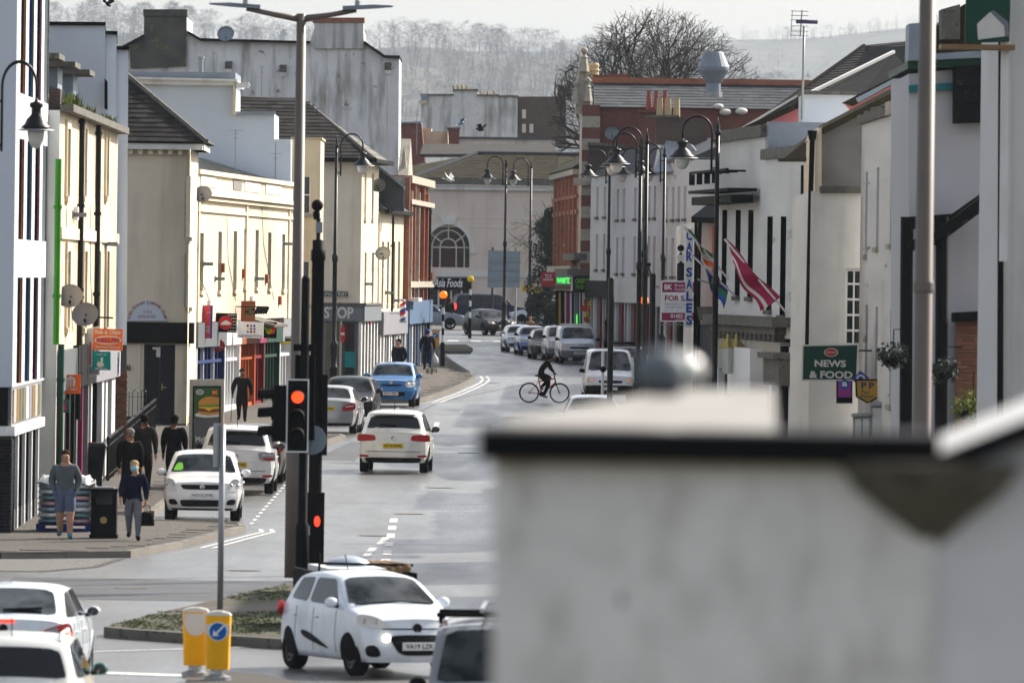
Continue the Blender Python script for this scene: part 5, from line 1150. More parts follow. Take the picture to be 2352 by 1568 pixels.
# double headed brown column on the island
c0 = GP(W(674,1350,158.5).x,158.5,.16)
t = thing('lamp_column', 'tall brown steel column with two flat lamp heads on the island', 'street lamp', c0)
top = W(691,32,c0.y).z-c0.z
MB().lathe([(.17,-.1),(.17,2.4),(.115,2.5),(.085,top)], n=14).build('column', 'brownsteel', t, True, False)
for s in (-1,1):
    mb = MB(); mb.tube([(0,0,top-.1),(s*.5,0,top-.02),(s*1.0,0,top+.08)], [.07,.05,.045], 8); mb.build('arm', 'brownsteel', t, True, False)
    mb = MB(); h_ = top+.09
    mb.add([(s*.75,-.06,h_-.01),(s*1.0,-.16,h_),(s*1.3,-.15,h_+.02),(s*1.65,-.09,h_+.05),(s*1.68,0,h_+.055),(s*1.65,.09,h_+.05),(s*1.3,.15,h_+.02),(s*1.0,.16,h_),(s*.75,.06,h_-.01)],[tuple(range(9))])
    mb.v += [v+Vector((0,0,.07 if abs(v.x)<1.4 else .03)) for v in mb.v[:9]]; mb.f += [tuple(range(9,18))]+[(i,(i+1)%9,(i+1)%9+9,i+9) for i in range(9)]
    hd = mb.build('lamp_head', 'lead', t, False, False); MB().lathe([(.05,h_+.07),(.05,h_+.16),(.02,h_+.18)], (s*1.02,0,0), 8).build('sensor', 'galv', hd, False, False)
# brown post on the right, hidden below by the parapet
q = W(2118,900,111); t = thing('lamp_column', 'tall brown steel post rising behind the dark coping on the right', 'street lamp', GP(q.x,111,PH))
MB().lathe([(.15,-.1),(.15,2.2),(.125,2.3),(.10,11.5)], n=14).build('column', 'brownsteel', t, True, False); mb = MB().lathe([(.11,5.7),(.13,5.75),(.13,5.85),(.11,5.9)], n=14); mb.build('collar', 'brownsteel', t, False, False)
MB().tube([(0,0,11.4),(-.6,0,11.6),(-1.4,0,11.65)], .05, 8).build('arm', 'brownsteel', t, True, False)
# ================================================================ SIGNALS AND POLES
def signal_head(t, c, face, board=True, lit=None):
    """c: top centre local; face: -1 faces the camera, 'L' faces left"""
    R_ = Matrix.Rotation(0 if face == 'C' else -rad(80), 4, 'Z'); T = Matrix.Translation(c) @ R_
    def B(mb, n, m, p=t, s=False):
        mb.v = [T @ v for v in mb.v]; return mb.build(n, m, p, s, world=False)
    hd = B(MB().box((-.13,-.1,-1.0),(.13,.12,0)), 'signal_head', 'signalblack')
    if board:
        B(MB().box((-.2,.0,-1.16),(.2,.03,.14)), 'backing_board', 'signalblack', hd)
        mb = MB(); 
        for lo, hi in (((-.2,-.008,-1.16),(-.175,0,.14)),((.175,-.008,-1.16),(.2,0,.14)),((-.175,-.008,.115),(.175,0,.14)),((-.175,-.008,-1.16),(.175,0,-1.135))): mb.box(lo,hi)
        B(mb, 'white_border', 'whitepaint', hd)
    for k in range(3):
        z = -.18-k*.33
        B(MB().lathe([(.105,-.125),(.105,-.1)], (0,0,z), 18, 'Y'), 'lens', 'redlit' if (lit and k == 0) else 'black', hd)
        mb = MB(); n = 12
        for i in range(n+1):
            a = rad(-20)+rad(220)*i/n; mb.v += [Vector((.13*math.cos(a),-.1,z+.13*math.sin(a))), Vector((.125*math.cos(a),-.36,z+.125*math.sin(a)-.02))]
        for i in range(n): mb.f.append((2*i,2*i+1,2*i+3,2*i+2))
        B(mb, 'hood', 'signalblack', hd)
    return hd
sp = G(700,1362,.16); sp = GP(sp.x, 154.5, .16); sc_ = F/154.5
t = thing('traffic_signal', 'black traffic signal showing red on the island', 'traffic signal', sp)
zz = lambda y: W(690,y,154.5).z-sp.z
xx = lambda x, y=950: W(x,y,154.5).x-sp.x
MB().lathe([(.12,-.1),(.12,1.0),(.085,1.05),(.075,zz(640)),(.05,zz(640)+.05)], (xx(694,1250),0,0), 12).build('pole', 'signalblack', t, True, False)
signal_head(t, Vector((xx(684),-.22,zz(888))), 'C', True, True); signal_head(t, Vector((xx(640),-.05,zz(885))), 'L', False)
MB().lathe([(.26,-.012),(.26,.012)], (xx(716,1010),.16,zz(1010)), 24, 'Y').build('round_sign_back', 'signback', t, False, False)
mb = MB(); mb.bar((xx(684),-.1,zz(925)),(xx(694),0,zz(925)),.05); mb.bar((xx(684),-.1,zz(1000)),(xx(694),0,zz(1000)),.05); mb.box((xx(672),-.05,zz(806)),(xx(722),.1,zz(790))); mb.build('bracket', 'signalblack', t, False, False)
MB().box((xx(676),.05,zz(1010)),(xx(722),.2,zz(815))).build('rear_head', 'signalblack', t, False, False)
cp = GP(W(737,1200,161).x, 161, .16); z2 = lambda y: W(737,y,161).z-cp.z; x2 = lambda x, y=950: W(x,y,161).x-cp.x
t = thing('camera_pole', 'thick black pole with dome camera on top beside the signal', 'camera pole', cp)
MB().lathe([(.16,-.1),(.16,z2(1180)),(.125,z2(1160)),(.115,z2(600)),(.135,z2(598)),(.135,z2(575)),(.11,z2(573)),(.11,z2(552)),(.04,z2(550)),(.04,z2(500))], (x2(728,800),0,0), 14).build('pole', 'signalblack', t, True, False)
mb = MB(); mb.lathe([(.05,z2(505)),(.07,z2(495)),(.06,z2(485))], (x2(727,500),0,0), 10); mb.ball((x2(729,470),0,z2(472)), .11, 14, 10); mb.build('dome_camera', 'signalblack', t, True, False)
MB().box((x2(720),-.08,z2(535)),(x2(735),.08,z2(510))).build('aerial_box', 'signback', t, False, False)
mb = MB(); mb.box((x2(738),-.1,z2(1045)),(x2(752),.12,z2(860))); mb.build('side_box', 'signalblack', t, False, False)
pb = MB(); pb.box((x2(702,1200),-.24,z2(1312)),(x2(745,1200),-.05,z2(1130))); pbx = pb.build('crossing_box', 'signalblack', t, False, False)
MB().ball((x2(729,1195),-.245,z2(1196)), .07, 12, 8, (.8,.3,1.4)).build('red_man', 'redlit2', pbx, True, False)
MB().box((x2(702,1215),-.26,z2(1228)),(x2(712,1215),-.24,z2(1206))).build('notice', 'white', pbx, False, False)
# grey sign post on the island, its plate seen nearly edge on
gp = G(505,1422,.16); t = thing('sign_post', 'slim grey post with small sign plate on the grass island', 'sign', gp); zq = lambda y: W(505,y,gp.y).z-gp.z
MB().lathe([(.05,-.1),(.05,zq(975))], n=12).build('post', 'galv', t, True, False)
mb = MB(); mb.cbox((-.07,-.02,zq(1022)), .19,.02,.72, rad(38)); mb.build('sign_plate', 'galv', t, False, False)
# tall black posts and slim white one on the right
for px, y0, d, rr, lab in ((1402,640,250,.085,'black plain post with flat top before the food store poster'),(1497,632,245,.085,'black plain post with small camera left of the for sale board')):
    b_ = GP(W(px,800,d).x,d,PH); t = thing('signal_post', lab, 'post', b_); h_ = W(px,y0,d).z-b_.z
    MB().lathe([(.12,-.05),(.12,1.1),(rr,1.15),(rr,h_),(rr*.8,h_+.03)], n=12).build('post', 'blackmetal', t, True, False)
    if px > 1450: mb = MB(); mb.tube([(-.05,0,h_),(-.12,0,h_+.25)], .02, 6); mb.cbox((-.14,0,h_+.3), .16,.12,.1); mb.build('camera', 'black', t, False, False)
    else: MB().ball((-.2,0,h_-2.6), .09, 10, 8).build('dome', 'black', t, True, False)
b_ = GP(W(1384,880,262).x,262,PH); t = thing('white_post', 'slim white post in front of the parked vans', 'post', b_); MB().lathe([(.045,-.05),(.045,W(1384,806,262).z-b_.z)], n=10).build('post', 'offwhite', t, True, False)
cpx = GP(W(1562,700,300).x,300,PH); t = thing('camera_pole', 'black camera pole with white box behind the for sale board', 'camera pole', cpx); zc_ = lambda y: W(1562,y,300).z-cpx.z
MB().lathe([(.13,-.05),(.13,zc_(605)),(.05,zc_(603)),(.05,zc_(580))], n=12).build('pole', 'blackmetal', t, True, False); MB().ball((0,0,zc_(570)), .12, 12, 8).build('dome_camera', 'black', t, True, False); MB().box((-.12,-.1,zc_(600)),(.12,.05,zc_(585))).build('control_box', 'offwhite', t, False, False)
# ================================================================ SIGNS
class Sign:
    """a board facing down the street; coordinates as measured, built at its own distance d"""
    def __init__(s, name, label, pts, d, m, th=.06, cat='sign', border=None, bracket=None, group=None):
        s.d = d; s.k = 0; ps = [W(x,y,d) for x,y in pts]; lo = min(p.z for p in ps); cx = sum(p.x for p in ps)/len(ps)
        s.t = thing(name, label, cat, (cx,d,lo), group=group)
        mb = MB(); mb.prism(ps, (0,th,0)); s.panel = mb.build('panel', m, s.t); s.m = {}
        if border:
            c = sum(ps, Vector())/len(ps); q = [c+(p-c)*1.0 for p in ps]
            mb = MB()
            for a, b in zip(ps, ps[1:]+ps[:1]): mb.bar(a+Vector((0,-.004,0)), b+Vector((0,-.004,0)), .035, .03, (0,1,0))
            mb.build('frame', border, s.t)
        if bracket:
            (x0,y0),(x1,y1) = bracket; mb = MB(); mb.tube([W(x0,y0,d+.03), W(x1,y1,d+.03)], .02, 6); mb.build('bracket', 'blackmetal', s.t)
    def poly(s, pts, m, name='print'):
        s.k += 1; y = s.d-.003*s.k; mb = MB(); mb.add([W(a,b,y) for a,b in pts], [tuple(range(len(pts)))]); mb.build(name, m, s.panel); return s
    def rect(s, x0, y0, x1, y1, m, name='print'): return s.poly([(x0,y0),(x1,y0),(x1,y1),(x0,y1)], m, name)
    def disc(s, x, y, rx, ry, m, name='print'): return s.poly([(x+rx*math.cos(2*math.pi*i/28), y+ry*math.sin(2*math.pi*i/28)) for i in range(28)], m, name)
    def text(s, st, x0, y0, x1, y1, m, bold=.02, shear=0., slope=0.):
        s.k += 1; d = s.d-.003*s.k; a, b, c = W(x0,y1,d), W(x1,y1,d), W(x0,y0,d)
        lettering(s.t, st, a, (1,0,0), (0,0,1), abs(b.x-a.x), c.z-a.z, m, parent=s.panel, bold=bold, lift=0, shear=shear); return s
# left side hanging signs
s = Sign('hanging_sign', 'orange fish and chips pie shop sign hanging on a bracket', [(215,754),(282,756),(281,805),(213,803)], 196, 'orange', .08, bracket=((214,728),(260,730)))
s.text('Fish & Chips',219,758,277,769,'offwhite',.03).disc(248,781,31,10,'offwhite').disc(248,781,28,7.5,'orange').text('PUKKA-PIES',222,776,274,786,'maroon',.03).text('Fast Food Takeaway',220,794,275,800,'offwhite')
s = Sign('hanging_sign', 'teal square delivery sign with white animal logo below the orange sign', [(212,807),(254,807),(254,850),(212,850)], 195.5, 'teal', .05)
s.text('order on',221,812,244,815,'offwhite').poly([(222,836),(226,829),(231,833),(231,822),(237,820),(236,833),(240,838),(234,843),(225,842)],'offwhite','emblem').text('deliveroo',218,843,246,848,'offwhite')
s = Sign('hanging_sign', 'orange takeaway sign with white house and fork logo', [(139,860),(185,860),(184,904),(138,904)], 190.8, 'orange', .05, bracket=((95,866),(140,864)))
s.poly([(150,875),(154,868),(162,863),(171,868),(174,876),(171,888),(152,888)],'offwhite','emblem').rect(158,872,160,888,'orange').rect(164,870,167,888,'orange').text('JUST EAT',144,890,178,898,'offwhite',.03,.2)
s = Sign('hanging_sign', 'small teal delivery sign with pink animal logo below the orange takeaway sign', [(132,917),(160,917),(160,947),(132,947)], 190.4, 'tealdark', .05)
s.poly([(140,938),(143,932),(146,935),(146,927),(150,925),(150,935),(152,938),(148,942),(142,942)],'pinkred','emblem').text('order on',137,920,154,922,'offwhite')
s = Sign('shop_sign', 'tall white shop sign with red and blue print facing the street', [(194,756),(230,748),(229,860),(194,868)], 201, 'offwhite', .1); s.rect(205,785,209,838,'pinkred').rect(213,790,216,812,'green').rect(221,780,223,812,'signblue').rect(205,842,226,858,'printgrey')
s = Sign('shop_sign', 'white board with blue slanted writing below the blue wall', [(254,812),(276,808),(274,862),(256,864)], 217, 'white', .2); s.text('ETER',256,820,274,858,'blue',.04)
s = Sign('club_sign', 'white semicircular sign over the club doors', [(290+96*i/40, 737-48*math.sin(math.pi*i/40)) for i in range(41)], 262.93, 'bluewhite', .05)
for i, ch in enumerate('CHELTENHAM LABOUR CLUB'):
    if ch == ' ': continue
    a = math.pi*(1-(i+.7)/22.4); x, y = 338-40*math.cos(math.pi-a)*1.0, 733-37*math.sin(a); p_ = W(338+40*math.cos(a), 733-37*math.sin(a), 262.9)
    rt = Vector((math.sin(a),0,-math.cos(a))); up = Vector((math.cos(a),0,math.sin(a))); rt = Vector((up.z,0,-up.x))
    lettering(s.t, ch, p_-rt*.04-up*.02, rt, up, .075, .085, 'maroon', parent=s.panel, bold=.0, lift=.004)
s.text('CIU',329,713,348,719,'maroon',0).text('AFFILIATED',317,723,357,730,'maroon',0)
s = Sign('street_name_sign', 'short black street name plate beside the club doors', [(286,838),(299,838),(299,849),(286,849)], 262.9, 'black', .03); s.text('ET',289,840,298,847,'white',0)
s = Sign('hanging_sign', 'red and blue pizza sign with white script at the parade start', [(457,701),(489,701),(487,777),(456,777)], 271.5, 'pinkred', .1); s.poly([(484,701),(489,701),(487,777),(482,777)],'blue').text('Pizza GOGO',459,748,482,764,'offwhite',.01).text('quality',474,716,485,719,'offwhite')
polywall(s.t, 'side_panel', [(444,701),(456.5,701),(455.5,777),(443,777)], 271.6, .1, 'black')
s = Sign('hanging_sign', 'black dotted sign with red round roof logo', [(490,718),(544,720),(543,764),(489,762)], 276, 'black', .08)
for i in range(5):
    for j in range(6): s.disc(525+i*3.8, 724+j*7.2, 1.3, 1.5, 'offwhite', 'dot')
s.disc(518,741,16,16,'red','emblem').poly([(504,745),(512,739),(518,735),(525,738),(532,744),(524,746),(512,746)],'white','emblem')
s = Sign('hanging_sign', 'white printing shop sign with coloured dots', [(546,738),(606,740),(605,777),(545,775)], 281, 'white', .08)
for i in range(3):
    for j in range(3): s.disc(569+i*7.5, 748+j*7, 2.6, 2.6, ('black','yellow','magenta','red','signblue','black','signblue','magenta','red')[i*3+j], 'dot')
s.text('ajgreenprinting',549,767,602,775,'indigo',.0)
s = Sign('hanging_sign', 'orange and black tall sign above the printing sign', [(554,691),(587,691),(586,738),(553,738)], 283, 'rust', .08); s.rect(566,700,585,728,'brownwood').text('HUT',563,708,585,724,'black',.03)
s = Sign('hanging_sign', 'round maroon takeaway sign with white bird logo', [(494+23*math.cos(2*math.pi*i/28), 793+16*math.sin(2*math.pi*i/28)) for i in range(28)], 276.5, 'redsign', .08); s.disc(494,787,5,5,'offwhite').disc(494,787,3,3,'redsign').text('hungryhouse',478,793,510,799,'offwhite')
s = Sign('shop_sign', 'grey board reading T-SHIRT PRINTING over the shops', [(607,731),(653,729),(652,752),(630,754),(607,742)], 293, 'printgrey', .06); s.text('T-SHIRT',612,731,650,740,'black',.02).text('PRINTING',618,742,652,751,'black',.02)
s = Sign('hanging_sign', 'black sign with red yellow green flower logo', [(606,738),(636,740),(635,777),(605,776)], 287, 'black', .08)
for i in range(6):
    a = 2*math.pi*i/6; s.disc(621+7*math.cos(a), 754+7*math.sin(a), 7, 7, ('red','orange','yellow','lime','green','rust')[i], 'petal')
s = Sign('bus_stop_flag', 'white bus stop flag with yellow band beside the brown column', [(643,772),(669,772),(669,808),(643,808)], 300, 'offwhite', .04); s.rect(643,778,669,783,'black').rect(643,784,669,789,'yellow').text('Bus Stop',646,774,666,777,'black')
mb = MB(); mb.tube([W(669.5,770,300.02), GP(W(669.5,900,300).x,300.02,PH)], .03, 8); mb.build('pole', 'galv', s.t)
s = Sign('street_name_sign', 'long black KING STREET name plate on the cream corner wall', [(738,668),(799,669),(799,680),(738,679)], 330.0, 'black', .04); s.text('KING STREET',741,670,797,678,'white',0)
s = Sign('no_entry_sign', 'red round no entry sign seen at an angle before the corner shop', [(787+5*math.cos(2*math.pi*i/24), 767+21*math.sin(2*math.pi*i/24)) for i in range(24)], 326, 'red', .03); s.rect(783,764,791,769,'white')
mb = MB(); mb.tube([W(783,738,326.05), GP(W(780,880,326).x,326.05,PH)], .035, 8); mb.build('pole', 'galv', s.t)
b_ = W(925,720,339); t = thing('barber_pole', 'striped red white and blue barber pole on the small white shop', 'barber pole', b_-Vector((0,0,.35)))
for k in range(6):
    mb = MB(); n = 14; z0 = b_.z-.3+k*.12
    for i in range(n+1):
        a = 2*math.pi*i/n; mb.v += [Vector((b_.x+.12*math.cos(a), b_.y+.12*math.sin(a), z0+.06*math.cos(a))), Vector((b_.x+.12*math.cos(a), b_.y+.12*math.sin(a), z0+.12+.06*math.cos(a)))]
    for i in range(n): mb.f.append((2*i,2*i+1,2*i+3,2*i+2))
    mb.build('stripe', ('barbblue','white','barbred')[k%3], t)
mb = MB(); mb.lathe([(.1,-.36),(.14,-.34),(.14,-.28)], b_, 12); mb.lathe([(.14,.44),(.14,.5),(.05,.56)], b_, 12); mb.bar(b_, b_+Vector((-.5,0,0)), .05); mb.build('cap', 'chrome', t)
s = Sign('round_sign', 'white round sign with red bus picture on the brick corner', [(990+12*math.cos(2*math.pi*i/28), 636+19*math.sin(2*math.pi*i/28)) for i in range(28)], 372, 'offwhite', .15); s.rect(986,626,993,642,'redsign')
# advertising panel with the burger print
ad = G(475,1046,PH); d_ = ad.y
t = thing('advertising_panel', 'freestanding advertising panel with burger picture on the left pavement', 'advertising panel', GP(ad.x,d_,PH-.02))
s = Sign.__new__(Sign); s.d = d_-.06; s.k = 0; s.t = t
polywall(t, 'case', [(435,871),(515,871),(512,1043),(433,1043)], d_, .3, 'stone'); s.panel = polywall(t, 'poster', [(443,886),(507,886),(505,1036),(441,1036)], d_-.05, .04, 'black')
s.rect(446,890,504,960,'adgreen').rect(445,960,503,1034,'adgrey').disc(459,900,9,6,'offwhite').disc(459,900,7,4.4,'printgrey').rect(487,896,499,907,'red')
s.text('M',489,898,497,905,'yellow',0)
s.poly([(447,951),(460,946),(503,948),(503,957),(470,959),(450,956)],'offwhite','plate').poly([(455,944),(503,944),(503,951),(480,954),(458,951)],'bun','burger_base').poly([(455,938),(503,936),(503,945),(480,947),(456,944)],'meat','burger_patty').poly([(456,934),(503,934),(503,938),(488,939),(480,944),(470,938),(456,937)],'cheese','burger_cheese').poly([(455,929),(503,927),(503,934),(490,933),(480,936),(468,933),(458,935)],'lettuce','burger_lettuce').poly([(455,930),(457,921),(464,915),(475,911),(488,910),(503,913),(503,927),(480,929)],'bun','burger_bun')
s.text('McP',449,1002,475,1014,'offwhite',.03).text('The breakfast',449,1015,472,1018,'offwhite',0).text('c',460,1022,466,1030,'offwhite',.02)
# ---- right-hand signs
s = Sign('for_sale_board', 'white and maroon FOR SALE estate board beside the CAR SALES sign', [(1520,645),(1600,647),(1598,738),(1518,737)], 262, 'white', .04, border='white')
s.rect(1521,648,1598,671,'maroon').text('BK',1526,653,1544,665,'white',.03).text('Bruton\nKnowles',1550,652,1576,667,'white',0).text('FOR SALE',1527,678,1600,691,'maroon',.03).text('RESIDENTIAL DEV',1527,695,1600,701,'printgrey',0).text('OPPORTUNITY',1527,703,1572,709,'printgrey',0).text('346, 350, 356 High Street',1527,712,1590,715,'printgrey',0).rect(1520,718,1598,736,'maroon').text('01452',1540,721,1568,730,'white',.02).text('www.brutonknowles',1550,732,1590,735,'white',0)
mb = MB(); mb.tube([W(1521,746,262.02), W(1600,744,262.02)], .015, 6); mb.tube([W(1598,640,262.1), W(1660,660,262.1)], .03, 6); mb.build('bracket', 'galv', s.t)
s = Sign('car_sales_sign', 'tall white vertical sign with blue CAR SALES letters', [(1576,527),(1593,524),(1589,752),(1573,752)], 255, 'offwhite', .12)
for ch, y in zip('CARSALES', (530,556,578,614,641,669,696,724)): s.text(ch,1576,y,1590,y+22,'signblue' if False else 'blue',.04)
mb = MB(); mb.tube([W(1599,500,255.1), W(1594,1000,255.1)], .05, 8); mb.build('pole', 'black', s.t)
s = Sign('news_sign', 'dark green NEWS & FOOD sign hanging on the right row', [(1844,793),(1971,791),(1968,873),(1842,873)], 198, 'darkgreen', .1, border='offwhite', bracket=((1970,805),(2003,805)))
s.disc(1909,809,16,10,'offwhite','emblem').disc(1909,809,14,8.5,'redsign','emblem').text('PREMIER',1898,807,1920,811,'offwhite',0).text('NEWS',1871,826,1943,842,'offwhite',.035).text('& FOOD',1859,851,1958,868,'offwhite',.035)
s = Sign('lottery_sign', 'purple and black sign below the news sign', [(1921,874),(1958,874),(1958,926),(1921,926)], 197, 'black', .06); s.rect(1925,874,1955,912,'purple').disc(1940,882,11,11,'signblue').text('a',1934,876,1946,887,'white',.03).text('Lottery',1926,899,1954,904,'pinkred',0)
s = Sign('post_sign', 'blue and red diamond shop sign behind the yellow badge sign', [(1976,851),(1997,868),(1980,890),(1957,872)], 196.5, 'blue', .05); s.disc(1977,868,10,8,'offwhite').disc(1977,869,6,5,'blue').poly([(1985,872),(1997,868),(1990,880)],'red')
s = Sign('payment_sign', 'yellow shield shaped payment sign on the right row', [(1966,872),(2020,872),(2019,910),(1994,925),(1967,910)], 195.8, 'mustard', .08, border='black'); s.text('P P',1978,877,2008,893,'indigo',.05).text('Pay\nPoint',1978,896,2006,913,'indigo',.02)
s = Sign('house_logo_sign', 'green estate agent board with white house shape at top right', [(2219,-40),(2322,-50),(2318,96),(2216,100)], 150, 'darkgreen', .1); s.poly([(2246,92),(2244,56),(2274,28),(2306,60),(2308,84),(2275,88)],'offwhite','emblem').poly([(2274,28),(2282,24),(2316,52),(2318,84),(2308,84),(2306,60)],'signgrey','emblem')
mb = MB(); mb.box((W(2160,110,150).x,149.8,W(2160,113,150).z),(W(2330,110,150).x,150.6,W(2160,102,150).z)); mb.build('ledge', 'brownwood', s.t); polywall(s.t, 'support', [(2300,90),(2318,90),(2314,600),(2296,600)], 150.1, .2, 'trimwhite')
s = Sign('red_sign', 'red square sign with grey letters left of the food store', [(1244,625),(1275,625),(1274,658),(1243,658)], 404, 'redsign', .06); s.text('TDX',1251,630,1268,639,'offwhite',.02).rect(1247,641,1271,644,'offwhite')
s = Sign('lit_sign', 'glowing green lettered sign box at the food store corner', [(1277,632),(1313,632),(1311,667),(1276,667)], 402.6, 'printgrey', .2); s.text('PAWNMYTEC',1279,637,1309,651,'greenlit',.02).rect(1278,655,1310,664,'brownwood')
s = Sign('direction_sign', 'yellow direction sign with black arrow on the lamp post', [(1198,655),(1246,660),(1246,674),(1198,669)], 467.5, 'plateyellow', .03); s.rect(1236,665,1242,667,'black').poly([(1240,661),(1244,666),(1240,671)],'black').text('Leckhampton Rd',1202,659,1232,662,'black',0).text('Bath Road',1202,664,1228,667,'black',0)
t = Sign('road_sign_back', 'large grey blue back of a road sign before the beige hall', [(1122,575),(1195,578),(1193,660),(1120,660)], 480, 'signback', .05, border='galv').t
for y in (598,617,640): polywall(t, 'rail', [(1121,y),(1195,y+1),(1195,y+3),(1121,y+2)], 479.9, .06, 'galv')
for px in (1132,1186): mb = MB(); mb.tube([W(px,568,480.1), GP(W(px-2,720,480).x,480.1,-.02)], .06, 8); mb.build('post', 'blackmetal' if px<1150 else 'galv', t)
# ---- keep-left bollards and belisha beacons
def bollard(label, px, py, front, rz):
    b_ = G(px, py, .12); t = thing('keep_left_bollard', label, 'bollard', b_, rz, 'keep left bollards'); kk = {}
    B = lambda mb, n, m, p=t: mb.build(n, m, p, False, world=False)
    B(MB().lathe([(.19,-.03),(.19,.06),(.1,.09),(.09,.16)], n=14), 'base', 'galv')
    def shell(z0, z1, w0, w1, dpt, m, n_, p, top=False):
        mb = MB(); k = 12; rows = []
        zs = [z0+(z1-z0)*i/6 for i in range(7)]+([z1+.03, z1+.05] if top else [])
        for i, z in enumerate(zs):
            w = w0+(w1-w0)*min(1,(z-z0)/(z1-z0)); 
            if top and i > 6: w *= (.86,.4)[i-7]
            for j in range(k): a = 2*math.pi*j/k; mb.v.append(Vector((w*(abs(math.cos(a))**.7)*(1 if math.cos(a)>0 else -1), dpt*(abs(math.sin(a))**.5)*(1 if math.sin(a)>0 else -1), z)))
        for i in range(len(zs)-1):
            for j in range(k): mb.f.append((i*k+j,i*k+(j+1)%k,(i+1)*k+(j+1)%k,(i+1)*k+j))
        mb.f.append(tuple(range(k))[::-1]); mb.f.append(tuple((len(zs)-1)*k+j for j in range(k))); return B(mb, n_, m, p)
    body = shell(.16, .92, .165, .185, .09, 'bollardyellow', 'body', t)
    shell(.9205, .935, .19, .19, .095, 'offwhite', 'cap', body, True)
    if front:
        B(MB().box((-.17,-.094,.64),(.17,-.09,.80)), 'white_band', 'offwhite', body)
        B(MB().lathe([(.135,-.006),(.135,.004)], (0,-.096,.70), 26, 'Y'), 'white_ring', 'white', body); B(MB().lathe([(.122,-.006),(.122,.004)], (0,-.10,.70), 26, 'Y'), 'blue_disc', 'signblue', body)
        mb = MB(); y = -.1075; mb.add([(.075,y,.79),(.09,y,.772),(-.02,y,.66),(-.035,y,.678)],[(0,1,2,3)]); mb.add([(-.075,y,.635),(.02,y,.64),(-.0,y,.655),(-.045,y,.70),(-.06,y,.72)],[(0,1,2,3,4)]); B(mb, 'arrow', 'white', body)
    else: B(MB().lathe([(.14,-.006),(.14,.004)], (0,-.094,.72), 26, 'Y'), 'blank_disc', 'offwhite', body); B(MB().box((-.165,-.093,.72),(.165,-.0905,.9)), 'white_band', 'offwhite', body)
bollard('left keep left bollard with blank grey disc, seen from its back', 447, 1572, False, rad(4)); bollard('right yellow bollard with blue keep left arrow in the foreground', 499, 1582, True, 0)
bollard('small distant keep left bollard by the far beacon', 1000, 810, True, 0)
for px, py, lit, lab, hgt in ((1016,848,True,'black and white belisha beacon with glowing orange globe on the left kerb',3.05),(1080,800,False,'far black and white belisha beacon with yellow globe',3.0),(1480,800,True,'orange belisha globe half hidden behind lamp posts on the right',3.0)):
    b_ = G(px,py,PH) if px < 1400 else GP(W(1480,700,352).x,352,PH)
    if px == 1080: b_ = GP(W(1080,700,442).x,442,PH)
    t = thing('belisha_beacon', lab, 'beacon', b_, group='belisha beacons')
    MB().lathe([(.09,-.05),(.09,.95),(.06,1.0)], n=10).build('sleeve', 'black', t, False, False)
    for k in range(6): MB().lathe([(.055,1.0+k*.29),(.055,1.0+(k+1)*.29)], n=10, caps=True).build('band', 'black' if k%2 else 'white', t, False, False)
    MB().lathe([(.05,2.74),(.09,2.82)], n=10).build('collar', 'black', t, False, False); MB().ball((0,0,2.97), .17, 16, 10).build('globe', 'amberlit' if lit else 'yellow', t, True, False)
# ================================================================ DISHES, AERIALS, FLAGS, BIRDS
def dish(label, px, py, d, r_, arm, rz=-.3, m='printgrey'):
    c = W(px,py,d); t = thing('satellite_dish', label, 'satellite dish', c-Vector((0,0,r_)), 0, 'satellite dishes')
    mb = MB(); mb.lathe([(1e-3,.10*r_),(r_*.5,.06*r_),(r_,-.06*r_),(r_*1.02,-.09*r_)], (0,0,0), 22, 'Y', False); Rm = Matrix.Translation((0,0,r_)) @ Matrix.Rotation(rz,4,'Z') @ Matrix.Rotation(rad(-12),4,'X') @ Matrix.Diagonal((1,1,.86,1)); mb.v = [Rm @ v for v in mb.v]; mb.build('reflector', m, t, True, False)
    mb = MB(); mb.tube([(0,.02,r_*.95),(arm*.6,.1,r_*.9),(arm,.1,r_*.95)], .022, 6); mb.tube([(0,0,r_*.3),(.0,-.45*r_,r_*.55)], .015, 6); mb.cbox((0,-.5*r_,r_*.6), .05,.1,.06); mb.build('arm', 'black', t, False, False)
dish('green tinted satellite dish on the cream shop, upper of two', 161, 680, 190.5, .30, .3); dish('grey mesh satellite dish below the green one on the cream shop', 196, 722, 193, .31, .3); dish('dark mesh dish on the parade near the club roof', 466, 446, 268, .30, -.25); dish('mesh dish high on the STOP corner shop side', 869, 426, 336, .30, -.3, m='galv'); dish('pale dish on the small white shop wall', 880, 582, 336, .31, -.35, m='galv'); dish('large black dish on the tall white gable parapet', 519, 78, 410.2, .42, 0, m='signback'); dish('dark dish against the red brick wall above the lamps', 1406, 306, 403, .34, 0, m='signgrey')
def aerial(label, px, y0, y1, d, ws, m='galv'):
    a, b = W(px,y1,d), W(px+1,y0,d); t = thing('tv_aerial', label, 'aerial', a, group='television aerials'); h_ = b.z-a.z
    mb = MB(); mb.tube([(0,0,-.1),(0,0,h_)], .018, 6); mb.build('mast', m, t, False, False); mb = MB()
    for k, (z, w) in enumerate(ws): mb.tube([(-w,0,h_*z),(w,0,h_*z)], .012, 4); mb.tube([(0,-w*.4,h_*z-.05),(0,w*.4,h_*z-.05)], .01, 4)
    mb.build('rods', m, t, False, False)
